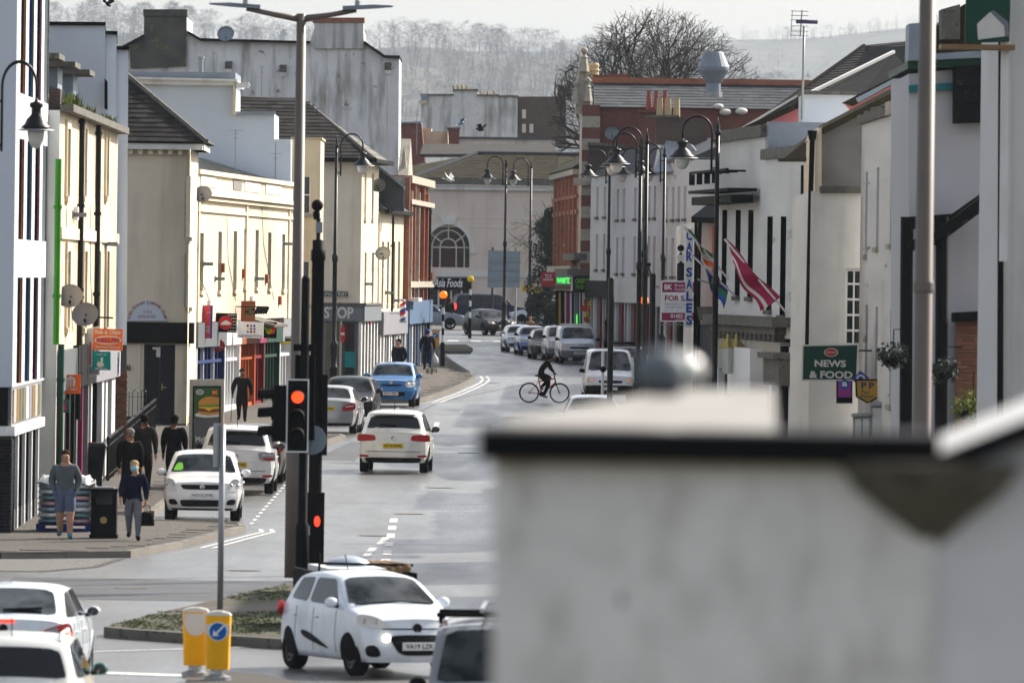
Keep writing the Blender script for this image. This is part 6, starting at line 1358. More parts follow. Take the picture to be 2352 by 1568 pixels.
aerial('thin aerial on the parade roof', 540,297,400,311,((.97,.25),(.9,.12),(.8,.1))); aerial('short aerial against the white flank wall', 632,325,420,308,((.7,.22),(.6,.1))); aerial('aerial standing on the STOP roof', 797,247,300,334,((.97,.22),(.93,.2),(.89,.14))); aerial('small aerial before the tall gable', 601,152,215,409,((.98,.15),(.9,.1))); aerial('white aerial beside the red flank wall', 957,262,350,558,((.98,.4),(.8,.4),(.55,.3))); aerial('tall thin aerial on the far white house', 1156,165,220,611,((.97,.3),(.6,.2),(.3,.15))); aerial('aerial on the hall roof parapet', 1112,285,320,566,((.97,.25),(.2,.3)))
p_ = W(1843,260,242); t = thing('tv_aerial', 'tall mast with big rod aerial above the right roofs', 'aerial', p_, group='television aerials'); q_ = lambda x, y: W(x,y,242)-p_
mb = MB(); mb.tube([q_(1842,275),q_(1847,60)], .035, 8); mb.build('mast', 'galv', t, True, False); mb = MB()
for y in (26,36,46,60,72,82): mb.tube([q_(1816,y),q_(1856,y+1)], .014, 4)
mb.tube([q_(1816,84),q_(1820,24)], .014, 4); mb.tube([q_(1838,84),q_(1842,24)], .02, 5); mb.build('reflector_rods', 'galv', t, False, False)
mb = MB(); mb.tube([q_(1828,50),q_(1878,52)], .05, 6)
for k in range(8): mb.tube([q_(1832+k*6,46)+Vector((0,-.2,0)),q_(1832+k*6,55)+Vector((0,.2,0))], .012, 4)
mb.build('boom', 'indigo', t, False, False)
def flag(label, p0, p1, fl, stripes):
    d = p0[2]; a, b = W(*p0), W(*p1); t = thing('flag', label, 'flag', b, group='flags on the pub'); mb = MB(); mb.tube([a-b, Vector((0,0,0))], .03, 6); mb.build('pole', 'offwhite', t, False, False)
    n = len(stripes)
    for i, m in enumerate(stripes):
        mb = MB()
        def fn(u, v, i=i):
            s = (i+v)/n; A = W(*fl[0]).lerp(W(*fl[1]), u); B_ = W(*fl[3]).lerp(W(*fl[2]), u); p = A.lerp(B_, s)
            return p+Vector((.05*math.sin(u*7+s*2), .14*math.sin(u*9+s*3), .05*math.sin(u*8+1)))-b
        mb.grid(fn, 14, 4); mb.build('cloth', m, t, True, False)
flag('dark red and white flag on a slanting pole on the pub', (1664,549,229), (1812,725,229), [(1668,552,229),(1790,684,229),(1745,716,229),(1680,606,229)], ['flagred','flagred','flagred','flagred','offwhite','flagred'])
flag('green white and orange flag on the pub', (1570,520,244), (1706,680,244), [(1578,527,244),(1640,592,244),(1648,628,244),(1606,585,244)], ['green','offwhite','orange'])
flag('blue and green flag drooping below the others', (1588,585,242), (1700,690,242), [(1592,588,242),(1670,660,242),(1660,712,242),(1622,630,242)], ['navy','green','blue'])
for k, (px, py, s_) in enumerate(((1060,283,.55),(1104,298,.55),(1032,414,.5),(247,10,.4))):
    d = 390; c = W(px,py,d); t = thing('pigeon', ('dark pigeon flying left of the chimney','dark pigeon gliding right of the chimney','pale pigeon flying before the hall roof','small bird in the sky at top left')[k], 'bird', c)
    mb = MB(); mb.ball((0,0,0), .11, 8, 6, (1.7,.7,.7)); mb.ball((.2,0,.05), .05, 8, 6)
    mb.add([(-.15,-.02,0),(-.38,-.07,-.02),(-.38,.07,-.02),(-.15,.02,0)],[(0,1,2,3)])
    for sg in (-1,1): mb.add([(.1,.02*sg,.04),(-.1,.02*sg,.04),(-.2,.30*sg,.22+.05*k),(.02,.32*sg,.25-.04*k)],[(0,1,2,3)])
    tag(mb.build('body', ('car_steel','black','offwhite','black')[k], t, True, False), None); t.rotation_euler = (0,.3*(k-1),(.6,2.6,-.5,1)[k])
# ================================================================ VEHICLES
def lerp(a, b, t): return a+(b-a)*t
def wheel_proto(r_, w_, spokes, rimm):
    me = bpy.data.meshes.new('wheel'); k = MB().lathe([(r_*.62,-w_/2),(r_*.93,-w_/2),(r_,-w_/2+.03),(r_,w_/2-.03),(r_*.93,w_/2),(r_*.62,w_/2)], (0,0,0), 26, 'Y', False)
    me.from_pydata([tuple(v) for v in k.v], [], k.f); me.materials.append(M['rubber']); me.polygons.foreach_set('use_smooth', [True]*len(me.polygons))
    rm = bpy.data.meshes.new('rim'); k = MB(); k.lathe([(r_*.63,-w_/2+.01),(r_*.63,w_/2-.01),(r_*.56,w_/2-.02),(r_*.54,w_/2-.07)], (0,0,0), 26, 'Y', False); k.lathe([(.01,w_/2-.03),(.07,w_/2-.03),(.08,w_/2-.06)], (0,0,0), 12, 'Y', False)
    k.lathe([(.01,w_/2-.09),(r_*.6,w_/2-.09)], (0,0,0), 20, 'Y', False)
    nb = len(k.f)-20
    for i in range(spokes):
        a = 2*math.pi*i/spokes; d = Vector((math.cos(a),0,math.sin(a))); k.bar(d*.05+Vector((0,w_/2-.05,0)), d*r_*.6+Vector((0,w_/2-.04,0)), .055, .03, (0,1,0))
    rm.from_pydata([tuple(v) for v in k.v], [], k.f); rm.materials.append(M[rimm]); rm.materials.append(M['black'])
    for i in range(nb, nb+20): rm.polygons[i].material_index = 1
    return me, rm
WH = {}
class Car:
    def __init__(s, name, label, colour, X, d, hd, L=4.2, Wd=1.76, H=1.48, zhf=.72, zc=.98, xc=.95, xrf=.35, xrr=-1.35, xrb=-1.85, zrb=1.02, zt=.95, belt=.92, zbot=.22, wb=2.55, axf=1.3, wr=.31, rw=.68, cf=.32, cr=.22, scale=1., cat='car', group=None, rim='rim', glass='carglass', zw=None, lf=.35, lr=.12, spokes=5):
        s.__dict__.update(locals()); s.col = colour; s.hw = Wd/2
        s.t = thing(name, label, cat, GP(X, d, .005), rad(hd), group); s.t.scale = (scale,)*3
        s.prof = [(L/2,zhf),(L/2-.25,zhf+.07),(xc,zc),(xrf,H-.055),((xrf+xrr)/2,H),(xrr,H-.05),(xrb,zrb),(-L/2,zt)]
        s.body()
        s.doors = []
    def ztop0(s, x):
        p = s.prof
        if x >= p[0][0]: return p[0][1]
        for (a,b),(c,e) in zip(p, p[1:]):
            if c <= x <= a: return lerp(b, e, (a-x)/max(1e-6,a-c))
        return p[-1][1]
    def ztop(s, x): return sum(s.ztop0(x+o) for o in (-.12,-.06,0,.06,.12))/5
    def zb(s, x): return min(s.belt+.05*(-x/s.L), s.ztop(x)-.02)
    def w(s, x, z):
        hw = s.hw*(1-.10*abs(2*x/s.L)**3); zm = .58; zb = s.belt
        if z <= zm: t = max(0,(z-s.zbot)/(zm-s.zbot)); return hw*(.93+.07*math.sin(t*math.pi/2))
        if z <= zb: return hw*(1-.035*((z-zm)/(zb-zm))**1.5)
        return lerp(hw*.965, s.hw*s.rw, min(1,(z-zb)/(s.H-zb)))
    def warp(s, x, y, z):
        k = min(1,abs(2*x/s.L))**5; zz = min(z, max(s.zhf, .7) if x > 0 else s.zt)
        c, ln = (s.cf, s.lf) if x > 0 else (s.cr, s.lr)
        dx = c*min(1.2,abs(y)/s.hw)**2.6+ln*max(0,zz-.5)**1.2+.5*max(0,.36-zz)
        return Vector((x-math.copysign(dx*k, x), y, z))
    def top_pt(s, x, f):
        zt = s.ztop(x); cr = .035; ze = zt-cr-.03; ye = s.w(x, max(ze, s.zb(x)))
        return s.warp(x, f*ye, zt-cr*f*f-.03*abs(f)**7)
    def side_pt(s, x, z, sg): return s.warp(x, sg*s.w(x,z), z)
    def front_pt(s, y, z): return s.warp(s.L/2, y, z)
    def rear_pt(s, y, z): return s.warp(-s.L/2, y, z)
    def B(s, mb, n, m, p=None, sm=True): return mb.build(n, m, p or s.t, sm, world=False)
    def body(s):
        mb = MB(); NS = 34; ns, ng, nt = 8, 5, 6; xs = [s.L/2-s.L*i/NS for i in range(NS+1)]; fr = [1-j/nt for j in range(nt)]+[-j/nt for j in range(nt+1)]
        def ring(x):
            zb = s.zb(x); zt = s.ztop(x); ze = zt-.065
            zs = [lerp(s.zbot, zb, i/ns) for i in range(ns+1)]+[lerp(zb, max(ze, zb+.002), i/ng) for i in range(1, ng+1)]
            left = [s.side_pt(x, z, 1) for z in zs]; right = [s.side_pt(x, z, -1) for z in zs][::-1]
            return left+[s.top_pt(x, f) for f in fr[1:-1]]+right, zs
        rings = [ring(x) for x in xs]; n = len(rings[0][0])
        for r_, _ in rings: mb.v += r_
        for i in range(NS):
            for j in range(n): mb.f.append((i*n+j, i*n+(j+1)%n, (i+1)*n+(j+1)%n, (i+1)*n+j))
        for x, zs in ((xs[0], rings[0][1]), (xs[-1], rings[-1][1])):
            base = len(mb.v)
            for k, z in enumerate(zs):
                w_ = s.w(x, z)
                for f in fr: mb.v.append(s.warp(x, f*w_, z+(.06*(1-f*f) if k == len(zs)-1 else 0)))
            c = len(fr)
            for k in range(len(zs)-1):
                for j in range(c-1): mb.f.append((base+k*c+j, base+k*c+j+1, base+(k+1)*c+j+1, base+(k+1)*c+j))
        s.bodyo = s.B(mb, 'body', s.col)
    def patch(s, fn, quad, m, name, p=5., off=.006, rings=5, seg=36, parent=None):
        def bil(a, b):
            u, v = (a+1)/2, (b+1)/2; (x0,y0),(x1,y1),(x2,y2),(x3,y3) = quad
            return (lerp(lerp(x0,x1,u),lerp(x3,x2,u),v), lerp(lerp(y0,y1,u),lerp(y3,y2,u),v))
        def P(a, b):
            q = bil(a, b); e = 1e-3; c = fn(*q); n = (fn(q[0]+e,q[1])-c).cross(fn(q[0],q[1]+e)-c)
            if n.length < 1e-12: n = c-Vector((0,0,.6))
            n.normalize()
            if n.dot(c-Vector((0,0,.5))) < 0: n = -n
            return c+n*off
        mb = MB(); mb.v.append(P(0,0))
        for r_ in range(1, rings+1):
            k = r_/rings
            for i in range(seg):
                t = 2*math.pi*i/seg; ct, st = math.cos(t), math.sin(t); rr = (abs(ct)**p+abs(st)**p)**(-1/p); mb.v.append(P(k*rr*ct, k*rr*st))
        for i in range(seg): mb.f.append((0, 1+i, 1+(i+1)%seg))
        for r_ in range(rings-1):
            for i in range(seg): a = 1+r_*seg+i; b = 1+r_*seg+(i+1)%seg; mb.f.append((a, a+seg, b+seg, b))
        return s.B(mb, name, m, parent)
    def glaze(s, ws=True, rear=True, side=True, wsm=None, rm=None, pillars=1):
        x0, x1 = s.xc-.07, s.xrf+.03
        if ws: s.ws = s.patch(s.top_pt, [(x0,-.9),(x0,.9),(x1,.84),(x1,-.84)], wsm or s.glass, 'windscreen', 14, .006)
        if rear:
            a, b = s.xrr-.05, s.xrb+.05; s.rg = s.patch(s.top_pt, [(b,-.88),(b,.88),(a,.82),(a,-.82)], rm or 'tintglass', 'rear_window', 9, .006)
        if side:
            zb = s.belt+.05
            for sg in (1,-1):
                f = lambda x, z, sg=sg: s.side_pt(x, z, sg)
                zt = s.H-.12
                xm = (s.xrf+s.xrr)/2-.05
                s.patch(f, [(s.xc-.28,zb),(xm+.05,zb+.02),(xm+.05,zt),(s.xrf+.0,zt)], 'tintglass', 'side_window', 12, .005)
                s.patch(f, [(xm-.05,zb+.02),(s.xrb+.32 if s.xrb+.32 < xm-.3 else xm-.5,zb+.05),(s.xrr+.12,zt-.02),(xm-.05,zt)], 'tintglass', 'side_window', 9, .005)
        for sg in (1,-1):
            c = s.side_pt(s.xc-.30, s.belt+.10, sg)+Vector((0,sg*.13,.0)); mb = MB(); mb.ball(c, .1, 12, 8, (.62,1.05,.78)); m_ = s.B(mb, 'mirror', s.mirror if hasattr(s,'mirror') else s.col)
            mb = MB(); mb.bar(c+Vector((0,-sg*.2,-.06)), c+Vector((0,-sg*.04,-.05)), .05); s.B(mb, 'mirror_arm', 'black', m_, False)
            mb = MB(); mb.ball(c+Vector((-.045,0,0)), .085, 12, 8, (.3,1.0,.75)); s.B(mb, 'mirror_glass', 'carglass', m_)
    def wheels(s):
        key = (s.wr, s.spokes, s.rim)
        if key not in WH: WH[key] = wheel_proto(s.wr, .21, s.spokes, s.rim)
        me, rm = WH[key]
        for ax in (s.axf, s.axf-s.wb):
            for sg in (1,-1):
                yo = s.hw*(1-.10*abs(2*ax/s.L)**3)-.022
                o = inst('wheel', me, Matrix.Translation((ax, sg*(yo-.105), s.wr)) @ Matrix.Rotation(0 if sg > 0 else math.pi, 4, 'Z'), s.t); inst('rim', rm, Matrix.Identity(4), o)
                mb = MB(); n = 18; R_ = s.wr+.055
                c_ = [s.side_pt(ax+R_*math.cos(math.pi*i/n), max(s.zbot, s.wr+R_*math.sin(math.pi*i/n)), sg)+Vector((0,sg*.004,0)) for i in range(n+1)]
                b_ = [s.side_pt(ax+R_*math.cos(math.pi*i/n), s.zbot, sg)+Vector((0,sg*.004,0)) for i in range(n+1)]
                mb.grid(lambda u, v: (lambda X_, Z_: s.side_pt(X_, lerp(s.zbot, max(s.zbot, Z_), v), sg)+Vector((0,sg*.006,0)))(ax+R_*math.cos(math.pi*u), s.wr+R_*math.sin(math.pi*u)), n, 8)
                s.B(mb, 'wheel_arch', 'black', None, False)
                mb = MB(); mb.tube([p+Vector((0,sg*.0,0)) for p in c_], .008, 6); s.B(mb, 'arch_lip', s.col)
    def seams(s, xs):
        for sg in (1,-1):
            for x in xs:
                mb = MB(); pts = [s.side_pt(x, s.zbot+.1+(s.belt-s.zbot-.1)*i/6, sg)+Vector((0,sg*.001,0)) for i in range(7)]; mb.tube(pts, .005, 4); s.B(mb, 'door_seam', 'black', None, False)
            for x in xs[:-1]:
                c = s.side_pt(x-.75, s.belt-.13, sg)+Vector((0,sg*.015,0)); mb = MB(); mb.ball(c, .05, 8, 6, (1.8,.45,.4)); s.B(mb, 'door_handle', s.col)
    def plate(s, txt, z, rear, w=.52, h=.115):
        p = s.rear_pt(0,z) if rear else s.front_pt(0,z); sg = -1 if rear else 1; mb = MB(); mb.box((p.x+(-.03 if rear else 0),-w/2,z-h/2),(p.x+(0 if rear else .03),w/2,z+h/2)); pl = s.B(mb, 'number_plate', 'plateyellow' if rear else 'platewhite', None, False)
        if txt: lettering(s.t, txt, s.t.location+Vector((p.x+sg*.03,-sg*w*.42,z-h*.32)), (0,sg,0), (0,0,1), w*.84, h*.64, 'black', parent=pl, bold=.015, lift=.003)
    def aerial(s, x=None):
        x = s.xrr+.25 if x is None else x; p = s.top_pt(x,0); mb = MB(); mb.tube([p, p+Vector((-.12,0,.22))], .008, 5); s.B(mb, 'aerial', 'black', None, False)
    def both(s, fn, quad, m, n, p=5., off=.008, parent=None):
        for sg in (1,-1): s.patch(lambda y, z, sg=sg: fn(sg*y, z), quad, m, n, p, off, 4, 28, parent)
    def lowbar(s, rear, z0, z1, m='plasticblack', wfrac=.86, p=8.):
        fn = s.rear_pt if rear else s.front_pt; w_ = s.hw*wfrac; s.patch(fn, [(-w_*.92,z0),(w_*.92,z0),(w_,z1),(-w_,z1)], m, 'lower_bumper', p, .01, 5, 40)
    def badge(s, rear, z, r_=.06, m='chrome', ring=True):
        p = (s.rear_pt if rear else s.front_pt)(0,z); sg = -1 if rear else 1; mb = MB(); mb.lathe([(r_,0),(r_,sg*.015),(r_*.7,sg*.022),(r_*.6,sg*.01)] if ring else [(r_,0),(r_*.9,sg*.02)], (p.x+sg*.004,0,z), 18, 'X'); s.B(mb, 'badge', m)
def headlamp(c, q, p=3.5, inner='chrome', lit=None):
    for sg in (1,-1):
        fn = lambda y, z, sg=sg: c.front_pt(sg*y, z); h = c.patch(fn, q, 'lens', 'headlight', p, .008, 4, 26)
        cy = sum(a for a,_ in q)/4; cz = sum(b for _,b in q)/4
        for k, o in enumerate((-.07,.08)):
            pt = fn(cy+o, cz); mb = MB(); mb.lathe([(.045,.012),(.035,.018),(.02,.008)], (pt.x,pt.y,pt.z), 12, 'X'); c.B(mb, 'bulb', (lit if lit else inner) if k == 0 else 'chrome', h)
# --- white people carrier driving away (rear view)
def picasso(label, X, d, hd, plate, col, newlamps, hatch='car_white'):
    c = Car('car', label, col, X, d, hd, L=4.43, Wd=1.83, H=1.61, zhf=.85, zc=1.08, xc=1.15, xrf=.35, xrr=-1.72, xrb=-2.06, zrb=1.06, zt=1.0, belt=.98, zbot=.27, wb=2.78, axf=1.35, wr=.325, rw=.70, cr=.22, lr=.22)
    c.mirror = 'black'; c.glaze(); c.wheels(); c.seams([.95,-.1,-1.05]); c.aerial()
    if newlamps:
        for sg in (1,-1):
            f = lambda y, z, sg=sg: c.rear_pt(sg*y, z)
            l_ = c.patch(f, [(.55,.80),(.92,.78),(.90,1.0),(.50,.98)], 'printgrey', 'tail_light', 6, .008, 4, 26); c.patch(f, [(.62,.90),(.88,.90),(.88,.96),(.58,.955)], 'chrome', 'light_bar', 6, .014, 3, 20, l_); c.patch(f, [(.66,.81),(.88,.81),(.88,.86),(.62,.86)], 'lensred', 'light_bar', 6, .014, 3, 20, l_)
    else: c.both(c.rear_pt, [(.44,.83),(.93,.80),(.91,.99),(.47,.97)], 'lensred', 'tail_light', 6)
    c.both(c.rear_pt, [(.62,.41),(.84,.41),(.86,.47),(.62,.46)], 'lensred', 'reflector', 6)
    c.lowbar(True, .27, .40, wfrac=.8); c.plate(plate, .70, True); c.badge(True, .90, .06, 'chrome')
    c.patch(c.rear_pt, [(-.7,.545),(.7,.545),(.7,.56),(-.7,.56)], 'plasticblack', 'hatch_seam', 8, .006, 3, 20)
    c.patch(c.rear_pt, [(-.42,.77),(.42,.77),(.42,.785),(-.42,.785)], 'chrome', 'trim_strip', 8, .012, 3, 20)
    p = c.top_pt(c.xrr+.02,0); mb = MB(); mb.add([(p.x+.1,-.56,p.z+.012),(p.x+.1,.56,p.z+.012),(p.x-.16,.50,p.z-.01),(p.x-.16,-.50,p.z-.01),(p.x+.1,-.56,p.z-.03),(p.x+.1,.56,p.z-.03),(p.x-.16,.50,p.z-.04),(p.x-.16,-.50,p.z-.04)], [(0,1,2,3),(7,6,5,4),(0,4,5,1),(1,5,6,2),(2,6,7,3),(3,7,4,0)]); c.B(mb, 'spoiler', col)
    q0, q1 = c.top_pt(c.xrb+.08,-.1), c.top_pt(c.xrb+.12,.45); mb = MB(); mb.bar(q0+Vector((-.02,0,.02)), q1+Vector((-.02,0,.02)), .03); c.B(mb, 'wiper', 'black', None, False)
    return c
picasso('dusty white people carrier driving away in the middle of the road', -2.93, 223.9, 88.4, 'HF14 SWW', 'car_white2', False)
picasso('white people carrier parked at left behind the small white hatchback', -6.43, 206.2, 90, 'BX63 PVE', 'car_white', True)
# --- small white hatchback parked facing us
c = Car('car', 'small white hatchback parked facing us at the left kerb', 'car_white', -6.62, 188.4, -89.2, L=3.85, Wd=1.70, H=1.51, zhf=.80, zc=1.0, xc=.92, xrf=.30, xrr=-1.3, xrb=-1.75, zrb=1.0, zt=.95, belt=.93, zbot=.24, wb=2.43, axf=1.2, wr=.30, rw=.72, cf=.36, lf=.5)
c.glaze(); c.wheels(); c.seams([.75,-.2,-1.0]); headlamp(c, [(.52,.62),(.80,.66),(.78,.93),(.60,.90)], 3.5)
c.patch(c.front_pt, [(-.40,.685),(.40,.685),(.48,.79),(-.48,.79)], 'plasticblack', 'grille', 7, .008); c.badge(False, .74, .055); c.lowbar(False, .33, .47, wfrac=.56); c.both(c.front_pt, [(.50,.36),(.70,.36),(.72,.48),(.56,.48)], 'plasticblack', 'fog_light_recess', 3); c.plate('VO12 JYN', .56, False); c.lowbar(False, .245, .29, wfrac=.8)
c.patch(c.top_pt, [(c.xc-.12,-.84),(c.xc-.12,-.55),(c.xrf+.28,-.62),(c.xrf+.28,-.78)], 'lime', 'hi_vis_vest', 4, .008, 4, 20); 
for sg in (-.35,.35): c.patch(c.top_pt, [(c.xc-.24,sg-.16),(c.xc-.24,sg+.16),(c.xrf+.18,sg+.12),(c.xrf+.18,sg-.12)], 'tintglass', 'seat_shape', 3, .0075, 4, 20)
# --- dark car beyond, nearly hidden
c = Car('car', 'dark grey hatchback nearly hidden beyond the parked white carrier', 'car_brown', -6.38, 213.8, 90, H=1.46, scale=1.0); c.glaze(); c.wheels(); c.both(c.rear_pt, [(.55,.80),(.85,.78),(.85,.98),(.60,.98)], 'lensred', 'tail_light', 4); c.lowbar(True,.25,.42); c.plate('', .6, True); c.both(c.rear_pt, [(.6,.5),(.8,.5),(.8,.54),(.6,.54)], 'lensred', 'reflector', 5)
# --- silver saloon
c = Car('car', 'silver saloon parked in the far left bay, seen from behind', 'car_silver', -5.36, 260.4, 86.9, L=4.58, Wd=1.77, H=1.45, zhf=.74, zc=.98, xc=.85, xrf=.25, xrr=-1.05, xrb=-1.65, zrb=1.04, zt=.98, belt=.92, zbot=.24, wb=2.76, axf=1.45, wr=.32, rw=.68, cr=.3)
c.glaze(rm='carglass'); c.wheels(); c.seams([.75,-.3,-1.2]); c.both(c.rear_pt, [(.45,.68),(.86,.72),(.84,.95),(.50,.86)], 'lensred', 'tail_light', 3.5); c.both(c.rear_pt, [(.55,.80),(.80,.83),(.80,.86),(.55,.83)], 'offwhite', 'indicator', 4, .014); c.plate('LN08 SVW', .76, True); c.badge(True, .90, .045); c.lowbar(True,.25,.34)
# --- black hatchback facing us
c = Car('car', 'black hatchback parked facing us behind the silver saloon', 'car_black', -5.02, 272.8, -93, L=4.0, H=1.48); c.glaze(); c.wheels(); headlamp(c, [(.45,.66),(.82,.72),(.80,.86),(.55,.80)], 3); c.lowbar(False,.3,.5,wfrac=.6); c.plate('', .48, False); c.patch(c.front_pt, [(-.4,.62),(.4,.62),(.42,.68),(-.42,.68)], 'plasticblack', 'grille', 6)
# --- bright blue small car
c = Car('car', 'bright blue small car with round headlights parked facing us', 'car_blue', -3.98, 295.8, -92.9, L=3.78, Wd=1.665, H=1.51, zhf=.84, zc=1.02, xc=.95, xrf=.28, xrr=-1.25, xrb=-1.72, zrb=1.0, zt=.95, belt=.95, zbot=.25, wb=2.45, axf=1.2, wr=.30, rw=.73, cf=.40, lf=.55)
c.glaze(); c.wheels(); c.seams([.75,-.2,-1.0]); headlamp(c, [(.46,.66),(.80,.66),(.80,.92),(.50,.90)], 2.2); c.patch(c.front_pt, [(-.36,.70),(.36,.70),(.40,.76),(-.40,.76)], 'plasticblack', 'grille', 3); c.badge(False, .82, .06); c.lowbar(False,.36,.52,wfrac=.60,p=5); c.plate('DS11 BJK', .45, False); c.aerial(.1)
for sg in (-.42,.42): c.patch(c.top_pt, [(c.xc-.22,sg-.2),(c.xc-.22,sg+.2),(c.xrf+.22,sg+.15),(c.xrf+.22,sg-.15)], 'tintglass', 'seat_shape', 3, .0075, 4, 20)
# --- black estate-backed hatch turning in at the bend
c = Car('car', 'glossy black hatchback with lit headlights coming round the bend', 'car_black', -1.22, 460, -68, L=4.25, Wd=1.77, H=1.42, belt=.90, zhf=.70, zc=.95, wr=.32, wb=2.57, axf=1.28, xc=.85, xrf=.15, scale=.98); c.glaze(); c.wheels(); c.seams([.7,-.25,-1.1]); headlamp(c, [(.42,.58),(.82,.63),(.80,.76),(.45,.70)], 4, lit='warmlit'); c.patch(c.front_pt, [(-.26,.34),(.26,.34),(.33,.72),(-.33,.72)], 'plasticblack', 'grille', 5, .010)
mb = MB(); q = [c.front_pt(y,z)+Vector((.014,0,0)) for y,z in ((-.30,.34),(.30,.34),(.36,.73),(-.36,.73),(-.30,.34))]; mb.tube(q, .014, 5); c.B(mb, 'grille_surround', 'chrome'); c.plate('', .50, False); mb = MB()
for k in range(4): mb.lathe([(.045,.0),(.045,.012),(.035,.012),(.035,0)], (c.front_pt(0,.64).x+.016,-.105+.07*k,.64), 14, 'X', False)
c.B(mb, 'badge', 'chrome')
# --- parked row on the right
c = Car('car', 'pale blue coupe parked at the far end of the right-hand row', 'car_paleblue', .38, 408.6, -84.9, L=4.25, Wd=1.80, H=1.39, zhf=.72, zc=.93, belt=.88, scale=.92); c.glaze(); c.wheels(); headlamp(c, [(.40,.62),(.84,.64),(.82,.76),(.48,.74)], 3, inner='black'); c.lowbar(False,.3,.46,wfrac=.85,p=4); c.badge(False,.7,.05); c.seams([.7,-.5])
c = Car('car', 'mid blue hatchback second from the far end of the right row', 'car_midblue', .98, 400.8, -84.9, L=4.1, H=1.46, scale=.92); c.mirror = 'black'; c.glaze(); c.wheels(); headlamp(c, [(.45,.62),(.82,.66),(.80,.82),(.5,.78)], 3); c.lowbar(False,.3,.46); c.seams([.7,-.3,-1.1])
c = Car('car', 'black family hatchback in the middle of the right row', 'car_dark', 1.62, 391.5, -84.9, L=4.3, Wd=1.84, H=1.48, belt=.92, scale=.92); c.mirror = 'black'; c.glaze(); c.wheels(); headlamp(c, [(.42,.62),(.86,.66),(.84,.85),(.50,.80)], 3); c.lowbar(False,.27,.55,wfrac=.8); c.patch(c.front_pt, [(-.36,.64),(.36,.64),(.4,.74),(-.4,.74)], 'plasticblack', 'grille', 4); c.seams([.7,-.3,-1.1])
def van(label, col, X, d, hd, L, Wd, H, scale=1., rails=False, plate='', bumper='shopgrey', lit=None, rk=1.45, rw=.82, lf=.30):
    c = Car('van', label, col, X, d, hd, L=L, Wd=Wd, H=H, zhf=.92, zc=1.12, xc=L/2-.75, xrf=L/2-rk, xrr=-L/2+.18, xrb=-L/2+.06, zrb=1.1, zt=1.05, belt=1.05, zbot=.28, wb=L*.6, axf=L/2-.85, wr=.32, rw=rw, cf=.30, lf=lf, cr=.1, lr=.03, scale=scale, cat='van'); c.mirror = 'black'
    c.glaze(rear=False, side=False); zb = c.belt+.05
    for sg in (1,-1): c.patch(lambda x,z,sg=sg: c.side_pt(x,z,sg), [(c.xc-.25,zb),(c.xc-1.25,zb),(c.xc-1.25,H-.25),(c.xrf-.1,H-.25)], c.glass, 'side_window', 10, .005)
    c.wheels(); c.seams([c.xc-.1,c.xc-1.3]); headlamp(c, [(Wd*.30,.66),(Wd*.45,.68),(Wd*.44,.95),(Wd*.31,.90)], 6, lit=lit)
    c.lowbar(False,.28,.62,bumper,.97,10); c.patch(c.front_pt, [(-.42,.70),(.42,.70),(.46,.80),(-.46,.80)], 'plasticblack', 'grille', 5); c.badge(False,.84,.06,'chrome'); c.plate(plate,.50,False)
    if rails:
        for k in range(6):
            x = c.xrf-.15-k*.35; a, b = c.top_pt(x,-.9), c.top_pt(x,.9); mb = MB(); mb.tube([a+Vector((0,0,.02)), a+Vector((0,.06,.09)), b+Vector((0,-.06,.09)), b+Vector((0,0,.02))], .02, 6); c.B(mb, 'roof_bar', 'offwhite', None, False)
    return c
van('silver van with white roof bars, nearest of the right parked row', 'car_paleblue', 2.78, 380.4, -85.5, 4.28, 1.80, 1.80, .93, True, 'KP54 RXO')
van('small silver van half hidden behind the van with roof bars', 'car_silver', 2.22, 386.6, -85.2, 4.2, 1.78, 1.70, .93, False)
van('pale silver delivery van facing us with amber indicator lit', 'car_ice', 3.42, 307.5, -88.5, 4.78, 1.95, 1.97, .95, False, '', 'plasticblack', 'amberlit', 1.85, .76, .55)
c = Car('car', 'white estate car with black roof box behind the delivery van', 'car_white', 4.35, 331, -88, L=4.5, Wd=1.82, H=1.62, belt=1.0, zc=1.08, zhf=.86); c.glaze(); c.wheels(); headlamp(c, [(.45,.7),(.84,.72),(.82,.88),(.5,.86)]); mb = MB(); mb.box((-1.2,-.5,1.64),(.2,.5,1.74)); c.B(mb, 'roof_box', 'black', None, False)
c = Car('car', 'white car roof just showing above the foreground parapet', 'car_white', 2.35, 251, -89, H=1.46); c.glaze(); c.wheels(); headlamp(c, [(.45,.65),(.82,.68),(.8,.82),(.5,.8)]); c.aerial()
# --- far cross traffic
c = Car('car', 'silver blue saloon crossing at the far junction, left', 'car_steel', -4.75, 478, 4, L=4.6, Wd=1.8, H=1.46, xrr=-1.1, xrb=-1.7, rim='chrome'); c.glaze(); c.wheels(); c.seams([.7,-.3,-1.2])
c = Car('car', 'dark navy people carrier before the beige hall', 'car_navy', -1.35, 500, 14, L=4.75, Wd=1.85, H=1.78, belt=1.02, zhf=.9, zc=1.12, xc=1.3, xrf=.6, xrr=-2.0, xrb=-2.25, zrb=1.1, zt=1.0); c.glaze(); c.wheels(); c.both(c.rear_pt, [(.65,.85),(.9,.85),(.88,1.2),(.7,1.2)], 'redlit2', 'tail_light', 4); mb = MB(); mb.box((.1,-.35,1.79),(.35,.35,1.93)); c.B(mb, 'taxi_sign', 'offwhite', None, False)
c = Car('car', 'pale blue hatchback behind the lamp posts at the far right bend', 'car_paleblue', 1.85, 497, 176, L=4.2, H=1.50); c.glaze(); c.wheels(); c.seams([.7,-.3,-1.1])
